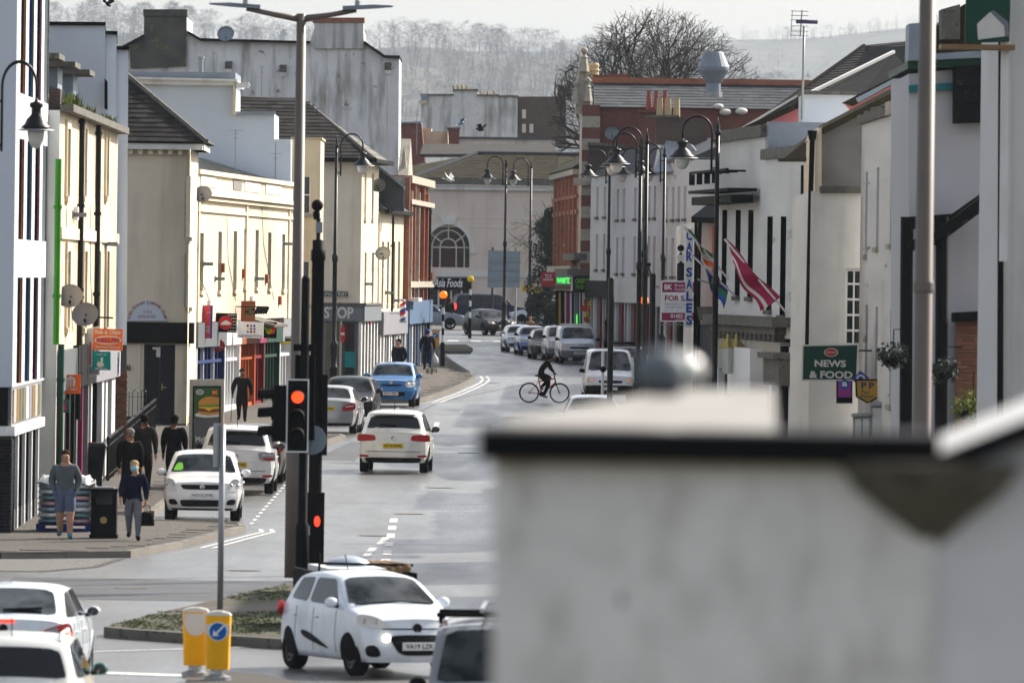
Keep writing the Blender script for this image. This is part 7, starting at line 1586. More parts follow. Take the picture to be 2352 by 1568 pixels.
# --- foreground
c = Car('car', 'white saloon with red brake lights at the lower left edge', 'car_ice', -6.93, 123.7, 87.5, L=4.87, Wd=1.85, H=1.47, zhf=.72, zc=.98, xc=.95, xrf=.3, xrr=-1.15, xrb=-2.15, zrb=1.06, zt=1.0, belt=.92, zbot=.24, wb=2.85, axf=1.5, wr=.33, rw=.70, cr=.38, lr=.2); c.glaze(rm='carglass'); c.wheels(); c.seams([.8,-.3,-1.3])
for sg in (1,-1):
    f = lambda y, z, sg=sg: c.rear_pt(sg*y, z); l_ = c.patch(f, [(.50,.78),(.95,.74),(.90,.97),(.55,.86)], 'lensred', 'tail_light', 4, .008, 4, 28); c.patch(f, [(.56,.81),(.74,.80),(.74,.90),(.60,.86)], 'printgrey', 'clear_lens', 4, .014, 3, 20, l_); c.patch(f, [(.74,.74),(.94,.74),(.93,.81),(.74,.81)], 'redlit', 'lit_lamp', 6, .016, 3, 20, l_)
p = c.rear_pt(0,.98); mb = MB(); mb.box((p.x-.02,-.15,.965),(p.x+.02,.15,1.0)); c.B(mb, 'brake_light', 'redlit2', None, False); c.badge(True,.88,.06,'plasticblack'); c.plate('',.62,True); c.lowbar(True,.25,.38,'tealdark',.9)
q0, q1 = c.top_pt(c.xrb+.1,.05), c.top_pt(c.xrb+.2,-.62); mb = MB(); mb.bar(q0+Vector((-.02,0,.03)), q1+Vector((-.02,0,.03)), .035); c.B(mb, 'wiper', 'black', None, False)
c = Car('car', 'white estate with dark rear glass and roof rail in the bottom left corner', 'car_white2', -6.02, 107.2, 90, L=4.4, Wd=1.82, H=1.60, zhf=.85, zc=1.05, xc=1.1, xrf=.4, xrr=-1.75, xrb=-2.1, zrb=1.0, zt=.95, belt=.98, zbot=.25, wb=2.65, axf=1.35, wr=.33, rw=.72); c.mirror = 'tealdark'; c.glaze(); c.wheels(); c.both(c.rear_pt, [(.55,.75),(.9,.75),(.88,.98),(.6,.96)], 'lensred', 'tail_light', 4); c.aerial()
for sg in (-.86,.86): mb = MB(); mb.tube([c.top_pt(c.xrf-.1,sg)+Vector((0,0,.0)), c.top_pt(c.xrf-.25,sg)+Vector((0,0,.07)), c.top_pt(c.xrr+.25,sg)+Vector((0,0,.07)), c.top_pt(c.xrr+.1,sg)+Vector((0,0,0))], .022, 6); c.B(mb, 'roof_rail', 'offwhite', None, False)
c = Car('car', 'small white hatchback turning at the junction in the foreground', 'car_ice', -2.02, 128.0, -66.5, L=3.67, Wd=1.66, H=1.50, zhf=.80, zc=1.02, xc=.92, xrf=.22, xrr=-1.2, xrb=-1.62, zrb=1.0, zt=.95, belt=.95, zbot=.22, wb=2.385, axf=1.13, wr=.295, rw=.70, cf=.36, lf=.45, rim='rimdark', spokes=8); c.glaze(); c.wheels(); c.seams([.62,-.25,-.95])
headlamp(c, [(.36,.70),(.80,.73),(.80,.93),(.55,.88)], 3); c.patch(c.front_pt, [(-.30,.33),(.30,.33),(.46,.62),(-.46,.62)], 'plasticblack', 'grille', 5, .012); c.both(c.front_pt, [(.52,.30),(.72,.30),(.74,.46),(.60,.48)], 'plasticblack', 'fog_light_recess', 2.6)
for sg in (1,-1): p = c.front_pt(sg*.47,.575); mb = MB(); mb.lathe([(.055,.0),(.05,.03),(.02,.04)], (p.x,p.y,p.z), 14, 'X'); c.B(mb, 'running_light', 'headlit')
c.badge(False,.72,.07,'plasticblack'); c.plate('VA19 LZK', .46, False); c.patch(c.front_pt, [(-.52,.695),(.52,.695),(.5,.715),(-.5,.715)], 'plasticblack', 'grille_line', 6, .009, 3, 20); c.aerial(-.9)
for sg in (1,-1): c.patch(lambda x,z,sg=sg: c.side_pt(x,z,sg), [(.55,.33),(-.62,.50),(-.72,.62),(-.3,.58)], 'plasticblack', 'side_cladding', 3, .008, 4, 24)
c.both(c.rear_pt, [(.6,.78),(.85,.78),(.82,1.0),(.7,1.0)], 'lensred', 'tail_light', 3)
p0_, p1_ = c.top_pt(c.xc-.02,-.8), c.top_pt(c.xc-.05,.1); mb = MB(); mb.bar(p0_+Vector((.01,0,.02)), p1_+Vector((.0,0,.02)), .02); mb.bar(p1_+Vector((.01,0,.02)), c.top_pt(c.xc-.04,.8)+Vector((.0,0,.02)), .02); c.B(mb, 'wiper', 'black', None, False)
c = van('grey van with white pipe and ladder on its roof beside the parapet', 'car_grey', -.05, 105.3, -91, 4.6, 1.86, 1.90, 1.0, False, '')
mb = MB(); mb.tube([(1.1,.55,2.06),(-1.8,.55,2.1)], .07, 10); c.B(mb, 'roof_pipe', 'white', None, False)
for x in (.6,-.6): mb = MB(); mb.bar((x,-.8,1.95),(x,.8,1.95), .05); mb.bar((x,-.75,1.85),(x,-.75,1.98),.05); mb.bar((x,.75,1.85),(x,.75,1.98),.05); c.B(mb, 'roof_bar', 'black', None, False)
for y in (-.25,.1): mb = MB(); mb.bar((.9,y,2.02),(-1.6,y,2.02), .05); c.B(mb, 'ladder_rail', 'alu', None, False)
for k in range(8): mb = MB(); mb.bar((.8-k*.3,-.25,2.02),(.8-k*.3,.1,2.02), .03); c.B(mb, 'ladder_rung', 'alu', None, False)
# --- low trailer with a load, behind the turning hatchback
tl = GP(-2.45, 138.5, .0); t = thing('trailer', 'low flatbed trailer loaded with sheets and timber behind the turning hatchback', 'trailer', tl, rad(10))
MB().box((-.75,-1.2,.55),(.75,1.2,.66)).build('bed', 'black', t, False, False)
for x in (-.78,.78): MB().box((x-.03,-1.2,.66),(x+.03,1.2,1.06)).build('side_board', 'black', t, False, False)
for x in (-.7,.7): mb = MB(); mb.lathe([(.15,-.09),(.28,-.09),(.3,-.05),(.3,.05),(.28,.09),(.15,.09)], (x,0,.3), 18, 'X'); mb.build('wheel', 'rubber', t, True, False)
mb = MB(); mb.box((-.6,-1.1,.66),(.35,1.0,1.12)); mb.build('white_sheets', 'white', t, False, False); MB().ball((-.1,0,1.1), .38, 14, 8, (1,1,.5)).build('blue_tub', 'car_paleblue', t, True, False)
for k in range(3): MB().tube([(.4+k*.12,-1.25,1.08+.03*k),(.42+k*.12,1.15,1.12)], .07, 8).build('log', 'brownwood', t, True, False)
MB().tube([(-.75,-1.15,1.06),(-.75,-1.15,1.35)], .02, 6).build('stake', 'black', t, False, False); MB().bar((-.75,-1.15,1.2),(.75,-1.15,1.18),.04).build('rail', 'black', t, False, False)
# ================================================================ PEOPLE
for n_, c_ in dict(skin=(.50,.29,.20), skindark=(.14,.075,.05), hairbrown=(.07,.04,.022), hairblond=(.42,.30,.14), hairgrey=(.22,.21,.20), hairblack=(.012,.01,.009), topgrey=(.105,.12,.13), shortsblue=(.11,.135,.21), jacketnavy=(.012,.017,.045), leggings=(.16,.17,.20), clothblack=(.010,.010,.011), clothdark=(.022,.022,.026), coatgreen=(.020,.024,.022), jeans=(.03,.045,.09), shoeblack=(.012,.012,.012), trainer=(.05,.20,.22), maskblue=(.22,.60,.75), beard=(.02,.014,.01), puffer=(.015,.025,.045), khaki=(.04,.042,.035)).items(): mat(n_, c_ if max(c_) > .1 else tuple(x*.6 for x in c_), .9, .15, 6., spec=.25 if max(c_) > .1 else .06, bump=.3 if n_[:4] not in ('skin',) else 0)
PEND = []
def person(label, loc, rz, h, J, cols, hem=.47, sleeve='top', short=None, group=None, hairback=True, fat=1., longhair=False, bald=False):
    """J: joint dict in local metres, facing -Y; cols: top, leg, shoe, skin, hair"""
    t = thing('person', label, 'person', loc, rz, group); V = []; E = []; Rr = []; lab = []; ix = {}
    def add(n, p, r): ix[n] = len(V); V.append(Vector(p)); Rr.append(r)
    def edge(a, b, l): E.append((ix[a], ix[b])); lab.append((ix[a], ix[b], l))
    k = h
    for n, r in (('pelvis',(.092*fat,.070*fat)),('spine',(.088*fat,.066*fat)),('chest',(.100*fat,.070*fat)),('neck',(.036,.038)),('jaw',(.042,.052)),('head',(.056,.066)),('crown',(.052,.060))): add(n, J[n], tuple(x*k*1.22 for x in r))
    for a, b, l in (('pelvis','spine','torso'),('spine','chest','torso'),('chest','neck','neck'),('neck','jaw','head'),('jaw','head','head'),('head','crown','head')): edge(a,b,l)
    for s in 'LR':
        for n, r in (('hip',.062*fat),('mid',.054*fat*(1.18 if short else 1)),('knee',.037*(1.1 if not short else 1)),('calf',.035),('ankle',.024),('toe',.022),('sho',.048*fat),('elb',.034*fat),('wri',.021),('palm',.022)): add(n+s, J[n+s] if n+s in J else (J['hip'+s].lerp(J['knee'+s],.5) if n == 'mid' else J['knee'+s].lerp(J['ankle'+s],.32)), (r*k*1.25, r*k*1.25))
        for a, b, l in (('pelvis','hip'+s,'thigh'),('hip'+s,'mid'+s,'thigh'),('mid'+s,'knee'+s,'thigh'),('knee'+s,'calf'+s,'shin'),('calf'+s,'ankle'+s,'shin'),('ankle'+s,'toe'+s,'foot'),('chest','sho'+s,'torso'),('sho'+s,'elb'+s,'arm'),('elb'+s,'wri'+s,'fore'),('wri'+s,'palm'+s,'hand')): edge(a,b,l)
        d = (J['palm'+s]-J['wri'+s]).normalized(); side = Vector((0,-1,0)) if abs(d.y) < .7 else Vector((0,0,1)); side = (side-d*side.dot(d)).normalized()
        for i, (o, L) in enumerate(((.020,.045),(.007,.052),(-.007,.050),(-.020,.040))):
            a = J['palm'+s]+d*.022*k/1.7+side*o*k; b = a+d*L*k*.5; c = b+d*L*k*.45+Vector((0,0,-.004))
            add('f%d%s'%(i,s), b, (.0052*k,)*2); add('g%d%s'%(i,s), c, (.0045*k,)*2); edge('palm'+s,'f%d%s'%(i,s),'hand'); edge('f%d%s'%(i,s),'g%d%s'%(i,s),'hand')
        b = J['wri'+s].lerp(J['palm'+s],.5)+side*.03*k; add('th'+s, b, (.006*k,)*2); add('ti'+s, b+d*.022*k+side*.006*k, (.005*k,)*2); edge('wri'+s,'th'+s,'hand'); edge('th'+s,'ti'+s,'hand')
    nose = J['jaw'].lerp(J['head'],.55)+J['face']*.058*k; add('nose', nose, (.008*k,)*2); edge('head','nose','head')
    if not bald:
        c_ = J['head']+Vector((0,0,.020*k))-J['face']*.010*k; mb = MB(); mb.ball((0,0,0), 1., 14, 10, (.056*k,.056*k,.050*k)); mb.v = [v+c_ for v in mb.v]; mb.build('hair', cols[4], t, True, False)
        if longhair: mb = MB(); mb.ball((0,0,0), 1., 12, 8, (.055*k,.045*k,.07*k)); mb.v = [v+J['head']-J['face']*.03*k-Vector((0,0,.02*k)) for v in mb.v]; mb.build('hair', cols[4], t, True, False)
    if loc[1] < 180:
        sd_ = J['face'].cross(Vector((0,0,1)))
        for q_ in (-1,1): mb = MB(); mb.ball(J['head']+J['face']*.058*k+sd_*.020*k*q_-Vector((0,0,.004*k)), .0075*k, 8, 6); mb.build('eye', 'hairblack', t, True, False)
    me = bpy.data.meshes.new('body'); me.from_pydata([tuple(v) for v in V], E, []); o = bpy.data.objects.new('body', me); COL.objects.link(o); o.parent = t
    md = o.modifiers.new('skin', 'SKIN'); md.use_smooth_shade = True; md.branch_smoothing = .6
    for i, sv in enumerate(me.skin_vertices[0].data): sv.radius = Rr[i]; sv.use_root = (i == 0)
    ss = o.modifiers.new('sub', 'SUBSURF'); ss.levels = 2 if loc[1] < 180 else 1; ss.render_levels = ss.levels
    PEND.append((o, t, V, lab, J, cols, h, hem, sleeve, short, longhair, bald)); return t
def finish_people():
    dg = bpy.context.evaluated_depsgraph_get(); dg.update()
    for o, t, V, lab, J, cols, h, hem, sleeve, short, longhair, bald in PEND:
        nm = bpy.data.meshes.new_from_object(o.evaluated_get(dg)); o.modifiers.clear(); old = o.data; o.data = nm; bpy.data.meshes.remove(old); nm.name = 'body'
        nm.materials.clear()
        for c in cols: nm.materials.append(M[c])      # 0 top 1 leg 2 shoe 3 skin 4 hair
        for p in nm.polygons:
            c = p.center; best = None
            for a, b, l in lab:
                A, B_ = V[a], V[b]; ab = B_-A; q = max(0, min(1, (c-A).dot(ab)/max(1e-9,ab.length_squared))); d = (A+ab*q-c).length
                if best is None or d < best[0]: best = (d, l, q)
            l, q = best[1], best[2]; m = 0
            if l == 'head':
                rel = c-J['head']; f = rel.dot(J['face']); m = 3
                if rel.z > .030*h or (rel.z > .012*h and f < .040*h) or (f < .004*h and rel.z > (-.045 if not longhair else -.2)*h): m = 3 if bald else 4
            elif l == 'neck': m = 0 if q < .55 else 3
            elif l == 'torso': m = 0
            elif l == 'arm': m = 0
            elif l == 'fore': m = 0 if sleeve == 'top' else 3
            elif l == 'hand': m = (3 if q > .15 else 0) if not J.get('pk') else 1
            elif l == 'thigh': m = 0 if c.z > hem*h else (1 if short is None or c.z > short*h else 3)
            elif l == 'shin': m = (1 if short is None else 3) if c.z > .06*h else 2
            elif l == 'foot': m = 2
            p.material_index = m; p.use_smooth = True
    PEND.clear()
def stance(h, swing=.25, arm=.25, elbow=.3, head=(0,-1,0), lean=.02, away=False, pockets=False, armsL=None, wide=.0):
    J = {}; V3 = Vector
    J['pelvis'] = V3((0,0,.525*h)); J['spine'] = V3((0,-lean*.3*h,.62*h)); J['chest'] = V3((0,-lean*h,.745*h)); J['neck'] = V3((0,-lean*1.2*h,.842*h)); J['jaw'] = V3((0,-lean*1.5*h-.010*h,.880*h)); J['head'] = V3((0,-lean*1.5*h,.918*h)); J['crown'] = V3((0,-lean*1.4*h,.950*h)); J['face'] = V3(head).normalized()
    for s, sg, sw in (('L',1,swing),('R',-1,-swing)):
        hip = V3((sg*.052*h,0,.50*h)); kn = hip+V3((sg*.006*h,-math.sin(sw)*.235*h,-math.cos(sw)*.235*h)); b = .35 if sw < 0 else .05; a = sw-b if sw < 0 else sw-.08
        an = kn+V3((0,-math.sin(a)*.225*h,-math.cos(a)*.225*h)); J['hip'+s], J['knee'+s], J['ankle'+s] = hip, kn, an; J['toe'+s] = an+V3((sg*.012*h,-.085*h,-.022*h))
        sh = V3((sg*.108*h,-lean*h,.795*h)); am = -arm if sw > 0 else arm
        if pockets: el = sh+V3((sg*.045*h,.05*h,-.165*h)); wr = V3((sg*.118*h,-.035*h,.515*h)); pa = V3((sg*.10*h,-.045*h,.475*h))
        else: el = sh+V3((sg*(.03+wide)*h,-math.sin(am)*.17*h,-math.cos(am)*.17*h)); a2 = am+elbow; wr = el+V3((sg*.004*h,-math.sin(a2)*.145*h,-math.cos(a2)*.145*h)); pa = wr+(wr-el).normalized()*.045*h
        J['sho'+s], J['elb'+s], J['wri'+s], J['palm'+s] = sh, el, wr, pa
    lo = min(J['toeL'].z, J['toeR'].z, J['ankleL'].z-.02*h, J['ankleR'].z-.02*h)-.018*h
    for n in J:
        if n != 'face': J[n] = J[n]-V3((0,0,lo))
    if pockets: J['pk'] = True
    return J
def at(px, py=None, d=None):
    if d is None: g_ = G(px, py); return GP(g_.x, g_.y, PH+.004)
    return GP(W(px, 1000, d).x, d, PH+.004)
# (poses follow the picture)
h = 1.80; person('man in grey half zip top and blue shorts walking towards us', at(148,1252), 0, h, stance(h,.12,.1,.3,pockets=True), ('topgrey','shortsblue','trainer','skin','hairbrown'), hem=.535, short=.30, fat=1.06)
h = 1.63; J = stance(h,.22,.2,.5,wide=.01); wm = person('woman in navy jacket with blue face mask and black handbag', at(306,1256), 0, h, J, ('jacketnavy','leggings','shoeblack','skin','hairblond'), hem=.50, fat=1.06, longhair=True)
mb = MB(); mb.ball(J['jaw']+Vector((0,-.048*h,.004*h)), .04*h, 12, 8, (1.05,.6,.85)); mb.build('face_mask', 'maskblue', wm, True, False)
bl = at(306,1256)+J['palmL']; t = thing('handbag', 'black handbag held by the woman in the mask', 'bag', bl-Vector((0,0,.42)))
mb = MB(); mb.lathe([(.16,0),(.17,.03),(.15,.2),(.11,.27)], n=14); mb.v = [Vector((v.x,v.y*.45,v.z)) for v in mb.v]; mb.build('bag', 'clothblack', t, True, False); MB().tube([(-.09,0,.25),(-.07,0,.38),(0,0,.43),(.07,0,.38),(.09,0,.25)], .01, 6).build('handle', 'clothblack', t, False, False)
PI = math.pi
h = 1.74; tt = person('man with grey hair in black jacket walking away by the railings', at(299,d=193), PI, h, stance(h,.2,.2,.3), ('clothblack','clothdark','shoeblack','skin','hairgrey'), hem=.47, fat=1.12)
h = 1.80; person('man in dark green coat walking away past the club doors', at(331,d=203), PI, h, stance(h,-.2,.2,.3,wide=.01), ('khaki','clothdark','shoeblack','skin','hairblack'), hem=.42, fat=1.15)
h = 1.79; person('man in long black coat walking away beside the white cars', at(400,d=203.5), PI-.1, h, stance(h,.18,.15,.25), ('clothblack','clothblack','shoeblack','skindark','hairblack'), hem=.36, fat=1.14)
h = 1.66; J = stance(h,.15,.2,.35,lean=.035,wide=.03); tt = person('man in black with walking stick coming towards us by the advertising panel', at(555,978), 0, h, J, ('clothblack','clothblack','shoeblack','skindark','hairblack'), hem=.46, fat=1.1)
b_ = at(555,978)+J['palmR']; t = thing('walking_stick', 'thin walking stick held by the man in black', 'walking stick', Vector((b_.x-.04,b_.y-.02,gz(b_.y)+PH))); MB().tube([(0,0,0),(.04,.02,b_.z-t.location.z),(.04,.09,b_.z-t.location.z+.03)], .011, 6).build('stick', 'black', t, False, False)
h = 1.78; person('bearded man in dark puffer jacket standing in the shop doorway', at(914,d=322), -.5, h, stance(h,.03,.05,.2,pockets=True), ('puffer','clothdark','shoeblack','skin','hairblack'), hem=.48, fat=1.1)
h = 1.68; J = stance(h,.2,.12,.05,wide=.03); person('man in navy coat and jeans walking away with a carrier bag', at(981,856), PI+.1, h, J, ('jacketnavy','jeans','shoeblack','skin','navy'), hem=.45, fat=1.12)
Rz = Matrix.Rotation(PI+.1,3,'Z'); b_ = at(981,856)+Rz @ J['palmL']; b2 = at(981,856)+Rz @ J['palmR']; b_ = b_ if b_.x > b2.x else b2
t = thing('carrier_bag', 'pale plastic carrier bag held by the man in navy coat', 'bag', b_-Vector((0,0,.52))); mb = MB(); mb.lathe([(.05,0),(.16,.02),(.19,.12),(.16,.28),(.05,.40),(.02,.50)], n=14); mb.v = [Vector((v.x,v.y*.7,v.z)) for v in mb.v]; mb.build('bag', 'offwhite', t, True, False)
h = 1.58; person('woman in long dark green coat crossing at the far junction', GP(W(1032,740,482).x,482,PH), PI-.3, h, stance(h,.12,.1,.2), ('coatgreen','clothdark','shoeblack','skin','hairbrown'), hem=.22, fat=1.2, longhair=True)
# seated figure by the far railings
h = 1.6; J = stance(h,.02,.1,.6); dz = .24*h
for n in J:
    if n not in ('face','pk') and n[:3] not in ('toe','ank'): J[n] = J[n]-Vector((0,-.12 if n[:4] not in ('knee',) else .22,dz if n[:4] != 'knee' else -.0))
for s, sg in (('L',1),('R',-1)): J['knee'+s] = Vector((sg*.09,-.34,.46)); J['ankle'+s] = Vector((sg*.09,-.36,.07)); J['toe'+s] = Vector((sg*.1,-.5,.03)); J['hip'+s] = Vector((sg*.08,.08,.47))
sp_ = GP(W(1219,735,446).x,446,0); person('seated person in brown scarf and coat near the far bend', sp_, .3, h, J, ('brownwood','clothdark','shoeblack','skin','rust'), hem=.2, fat=1.15)
t = thing('stone_block', 'low stone block under the seated person at the far bend', 'block', sp_+Vector((0,.12,0))); MB().box((-.45,-.2,-.05),(.45,.25,.38)).build('block', 'stone', t, False, False)
# ---------------------------------------------------------------- cyclist
bk = GP(1.15, 303.6, .006); t = thing('bicycle', 'red framed mountain bike crossing the road', 'bicycle', bk)
for x in (-.53,.53):
    mb = MB(); mb.lathe([(.335,-.022),(.355,0),(.335,.022),(.31,.012),(.31,-.012),(.335,-.022)], (x,0,.355), 30, 'Y', False); w_ = mb.build('wheel', 'rubber', t, True, False)
    mb = MB(); mb.lathe([(.31,-.01),(.31,.01),(.295,.008),(.295,-.008),(.31,-.01)], (x,0,.355), 30, 'Y', False); mb.build('rim', 'alu', w_, True, False)
    mb = MB()
    for k in range(16): a = 2*PI*k/16; mb.tube([(x,.02*(-1)**k,.355),(x+.3*math.cos(a),0,.355+.3*math.sin(a))], .0028, 3, False)
    mb.lathe([(.03,-.04),(.03,.04)], (x,0,.355), 10, 'Y'); mb.build('spokes', 'alu', w_, False, False)
BB, ST, HT, HB = (-.09,0,.31), (-.2,0,.82), (.36,0,.86), (.39,0,.72)
for n, a, b, r_, m in (('down_tube',BB,HB,.026,'red'),('seat_tube',BB,ST,.02,'red'),('top_tube',(-.19,0,.74),HT,.022,'red'),('head_tube',(.35,0,.92),(.395,0,.70),.024,'black'),('seat_post',ST,(-.22,0,.93),.014,'black')): MB().tube([a,b], r_, 8).build(n, m, t, True, False)
for y in (-.05,.05):
    MB().tube([(-.53,y,.355),BB], .012, 6).build('chain_stay', 'red', t, True, False); MB().tube([(-.53,y,.355),(-.19,y*.4,.74)], .011, 6).build('seat_stay', 'red', t, True, False); MB().tube([(.395,y*.9,.70),(.53,y,.355)], .018, 8).build('fork_leg', 'black', t, True, False)
mb = MB(); mb.tube([(.33,0,1.0),(.35,0,.92)], .018, 6); mb.tube([(.30,-.3,1.02),(.38,-.12,1.01),(.39,.12,1.01),(.30,.3,1.02)], .014, 6); mb.build('handlebar', 'black', t, True, False)
mb = MB(); mb.ball((-.22,0,.95), .09, 10, 6, (1.5,.8,.4)); mb.build('saddle', 'black', t, True, False)
mb = MB(); mb.lathe([(.09,-.005),(.09,.005)], (-.09,-.06,.31), 18, 'Y'); mb.tube([(-.09,-.08,.31),(-.0,-.08,.17)], .012, 6); mb.tube([(-.09,.08,.31),(-.18,.08,.45)], .012, 6); mb.build('crank', 'black', t, False, False)
V3 = Vector; h = 1.75; J = dict(pelvis=V3((-.2,0,1.02)), spine=V3((-.10,0,1.18)), chest=V3((.05,0,1.36)), neck=V3((.15,0,1.47)), jaw=V3((.22,0,1.53)), head=V3((.23,0,1.60)), crown=V3((.24,0,1.66)), face=V3((1,0,-.1)))
for s, sg in (('L',1),('R',-1)):
    J['hip'+s] = V3((-.18,sg*.09,.98)); J['sho'+s] = V3((.09,sg*.17,1.42)); J['elb'+s] = V3((.22,sg*.26,1.20)); J['wri'+s] = V3((.33,sg*.27,1.06)); J['palm'+s] = V3((.36,sg*.27,1.04))
J['kneeR'] = V3((.17,-.11,.72)); J['ankleR'] = V3((-.02,-.11,.26)); J['toeR'] = V3((.12,-.11,.19)); J['kneeL'] = V3((.22,.11,.86)); J['ankleL'] = V3((-.14,.11,.52)); J['toeL'] = V3((-.02,.11,.47))
person('cyclist in black hooded top riding across the road', bk, 0, h, J, ('clothblack','clothblack','printgrey','skindark','clothblack'), hem=.52, fat=1.0)
finish_people()
# ================================================================ STREET CLUTTER
b_ = at(238,1250); t = thing('litter_bin', 'square black litter bin with open mouth on the corner pavement', 'litter bin', b_); B = lambda mb, n, m, p=t, s=False: mb.build(n, m, p, s, world=False)
B(MB().box((-.28,-.26,0),(.28,.26,.07)), 'base', 'black'); B(MB().box((-.255,-.24,.07),(.255,.24,.66)), 'body', 'black')
for x in (-.215,.215): B(MB().box((x-.04,-.24,.66),(x+.04,.24,.92)), 'post', 'black')
B(MB().box((-.27,-.26,.92),(.27,.26,.985)), 'lid', 'black'); B(MB().box((-.20,-.2,.985),(.2,.2,1.02)), 'lid_top', 'galv'); B(MB().lathe([(.07,-.246),(.07,-.24)], (0,0,.36), 16, 'Y'), 'emblem', 'brass'); B(MB().box((-.175,.14,.66),(.175,.2,.92)), 'back_plate', 'signgrey')
b_ = at(206,1136); t = thing('wheelie_bin', 'large dark grey wheelie bin against the cream shop', 'wheelie bin', b_); B = lambda mb, n, m, p=t, s=False: mb.build(n, m, p, s, world=False)
mb = MB(); mb.hexa([(-.28,-.3,.1),(.28,-.3,.1),(.26,.3,.1),(-.26,.3,.1),(-.36,-.38,1.0),(.36,-.38,1.0),(.36,.38,1.0),(-.36,.38,1.0)]); B(mb, 'body', 'binplastic'); mb = MB(); mb.hexa([(-.39,-.42,1.0),(.39,-.42,1.0),(.39,.42,1.0),(-.39,.42,1.0),(-.34,-.36,1.08),(.34,-.36,1.08),(.34,.36,1.08),(-.34,.36,1.08)]); B(mb, 'lid', 'binplastic')
for x in (-.24,.24): B(MB().lathe([(.03,-.03),(.1,-.03),(.1,.03),(.03,.03)], (x,.3,.1), 14, 'X'), 'wheel', 'rubber'); B(MB().box((x-.05,-.32,0),(x+.05,-.22,.12)), 'foot', 'binplastic')
B(MB().box((-.2,-.352,.45),(.2,-.33,.85)), 'panel', 'plasticblack'); B(MB().tube([(-.3,.4,.98),(.3,.4,.98)], .02, 6), 'handle', 'binplastic'); B(MB().box((-.1,-.3,1.081),(.12,-.2,1.1)), 'red_sticker', 'redsign')
b_ = GP(-9.06,177.6,PH+.004); t = thing('pallet', 'blue pallet under the wrapped sacks', 'pallet', b_)
for y in (-.45,0,.45): MB().box((-.56,y-.06,0),(.56,y+.06,.03)).build('skid', 'navy', t, False, False)
for x in (-.5,0,.5):
    for y in (-.45,0,.45): MB().box((x-.07,y-.06,.03),(x+.07,y+.06,.11)).build('block', 'navy', t, False, False)
for k in range(7): MB().box((-.58,-.5+k*.155,.11),(.58,-.4+k*.155,.135)).build('deck_board', 'navy', t, False, False)
cs = ['teal','offwhite','tealdark','signback','pinkred','offwhite','signback','pinkred','offwhite']
mat('plasticsack', (.45,.46,.48), .25, .35, 6., coat=.6, bump=.6); 
for n_, c_ in (('sackteal',(.10,.20,.22)),('sackpink',(.42,.26,.28)),('sackblue',(.25,.33,.40)),('sackwhite',(.62,.62,.62))): mat(n_, c_, .28, .5, 7., coat=.7, bump=.8)
for k in range(8):
    for j in range(2):
        t = thing('sack', '%s shiny plastic sack, layer %s of the pallet stack, %s' % (('teal','pink','blue','white')[(k*3+j) % 4], ('bottom','second','third','fourth','fifth','sixth','seventh','top')[k], ('left','right')[j]), 'sack', b_+Vector((-.28+.56*j, 0, .135+k*.118)), 0, 'wrapped sacks on the pallet')
        mb = MB(); mb.ball((0,0,.063), 1., 16, 8, (.29,.48,.066)); mb.v = [Vector((math.copysign(abs(v.x/.29)**.55,v.x)*.285, math.copysign(abs(v.y/.48)**.55,v.y)*.48, .063+math.copysign(abs((v.z-.063)/.066)**.75,v.z-.063)*.064+random.uniform(-.008,.008))) for v in mb.v]; mb.build('sack', ('sackteal','sackpink','sackblue','sackwhite')[(k*3+j) % 4], t, True, False)
t = thing('plastic_wrap', 'loose white plastic wrap over the top of the sack stack', 'plastic wrap', b_+Vector((0,0,1.08)))
mb = MB(); mb.grid(lambda u, v: (-.6+1.2*u, -.52+1.04*v, .03*math.sin(u*19)*math.cos(v*17)+.03-(.14 if (u < .08 or u > .92 or v < .08) else 0)), 18, 12); mb.build('sheet', 'sackwhite', t, True, False); mb = MB(); mb.grid(lambda u, v: (.60+.03*math.sin(v*14+u*5), -.5+.9*u, -.05-.9*v+.03*math.sin(u*12)), 8, 14); mb.build('side_sheet', 'plasticsack', t, True, False)
# railings along the forecourt
a, b = G(247,1116,PH), G(356,1008,PH); L_ = (b-a).length; t = thing('railing', 'black metal railing running along the forecourt to the club', 'railing', a); n = 96; hh = 1.02
for z in (.12,hh-.18): MB().bar(Vector((0,0,z)), b-a+Vector((0,0,z)), .05, .03).build('rail', 'blackmetal', t, False, False)
MB().bar(Vector((0,0,hh)), b-a+Vector((0,0,hh)), .06, .04).build('top_rail', 'blackmetal', t, False, False)
rb_ = bpy.data.meshes.new('bar'); k_ = MB().tube([(0,0,0),(0,0,hh)], .014, 6); rb_.from_pydata([tuple(v) for v in k_.v],[],k_.f); rb_.materials.append(M['blackmetal'])
for k in range(n): inst('bar', rb_, Matrix.Translation((b-a)*(k/(n-1))) @ Matrix.Diagonal((3 if k%16 == 0 else 1,)*2+(1.04 if k%16 == 0 else 1,1)), t)
for px0, px1, d, yt, lab in ((285,345,258,806,'black hooped railing before the club doors'),(252,282,232,872,'black hooped railing beside the brick wall')):
    a, b = GP(W(px0,900,d).x,d,PH), GP(W(px1,900,d).x,d,PH); t = thing('railing', lab, 'railing', a); top_ = min(1.15, W(px0,yt,d).z-a.z); L_ = b.x-a.x; n = max(2,int(L_/.24))
    for k in range(n):
        x = L_*k/n; w_ = .075; MB().tube([(x,0,0),(x,0,top_-.1)]+[(x+w_-w_*math.cos(PI*i/6),0,top_-.1+w_*math.sin(PI*i/6)) for i in range(1,6)]+[(x+2*w_,0,top_-.1),(x+2*w_,0,0)], .011, 6).build('hoop', 'blackmetal', t, False, False)
    for z in (.15,top_-.22): MB().bar((0,0,z),(L_,0,z), .03, .012).build('rail', 'blackmetal', t, False, False)
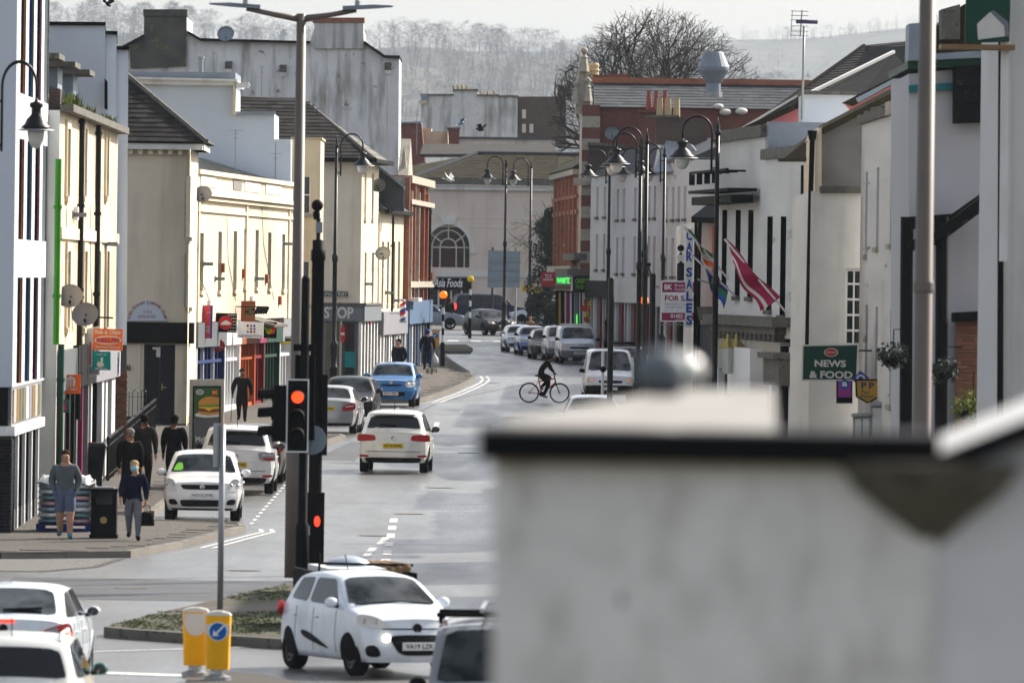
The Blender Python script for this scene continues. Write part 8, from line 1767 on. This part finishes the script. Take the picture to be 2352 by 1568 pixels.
# hanging baskets on the near right house
def basket(label, px, py, d, rr):
    c = W(px,py,d); t = thing('hanging_basket', label, 'plant', c-Vector((0,0,rr)), 0, 'hanging baskets on the right'); mb = MB(); mb.lathe([(.02,0),(rr*.7,rr*.25),(rr,rr*.8)], n=12); mb.build('basket', 'black', t, False, False)
    mb = MB(); rnd = random.Random(px)
    for k in range(420):
        v = Vector((rnd.gauss(0,1),rnd.gauss(0,1),rnd.gauss(0,.6))).normalized()*rr*rnd.uniform(.5,1.5)+Vector((0,0,rr*.9)); a_ = Vector((rnd.gauss(0,1),rnd.gauss(0,1),rnd.gauss(0,1))).normalized()*.045; b_ = a_.cross(Vector((rnd.gauss(0,1),rnd.gauss(0,1),rnd.gauss(0,1)))).normalized()*.03; mb.add([v-a_,v-b_,v+a_,v+b_],[(0,1,2,3)])
    mb.build('leaves', 'ivyleaf' if px < 2200 else 'moss', t, False, False); mb = MB(); mb.tube([(0,0,rr),(0,0,rr*3.2),(.35,.05,rr*3.2)], .012, 5); mb.build('bracket', 'black', t, False, False)
basket('hanging basket left of the brown post', 2052, 815, 165, .22); basket('trailing hanging basket right of the brown post, upper', 2168, 850, 164, .2); basket('bright green planter low by the brick panel', 2235, 935, 163, .3)
for x0, x1, y0, y1, lab in ((1960,2000,955,1010,'small grey meter cabinet on the wall under the yellow badge sign'),(2000,2062,930,1000,'wide grey meter cabinet right of the yellow badge sign')):
    ps = [W(x0,y0,194),W(x1,y0-4,194),W(x1,y1,194),W(x0,y1,194)]; t = thing('meter_cabinet', lab, 'cabinet', ps[3]); mb = MB(); mb.prism(ps,(0,.35,0)); mb.build('case', 'printgrey', t); mb = MB(); mb.prism([W(x0-3,y0-5,193.9),W(x1+3,y0-9,193.9),W(x1+3,y0-2,193.9),W(x0-3,y0+3,193.9)],(0,.5,0)); mb.build('lid', 'galv', t)
    polywall(t, 'door', [(x0+4,y0+6),((x0+x1)/2-2,y0+6),((x0+x1)/2-2,y1),(x0+4,y1)], 193.97, .03, 'offwhite'); polywall(t, 'door', [((x0+x1)/2+2,y0+6),(x1-4,y0+6),(x1-4,y1),((x0+x1)/2+2,y1)], 193.97, .03, 'offwhite')
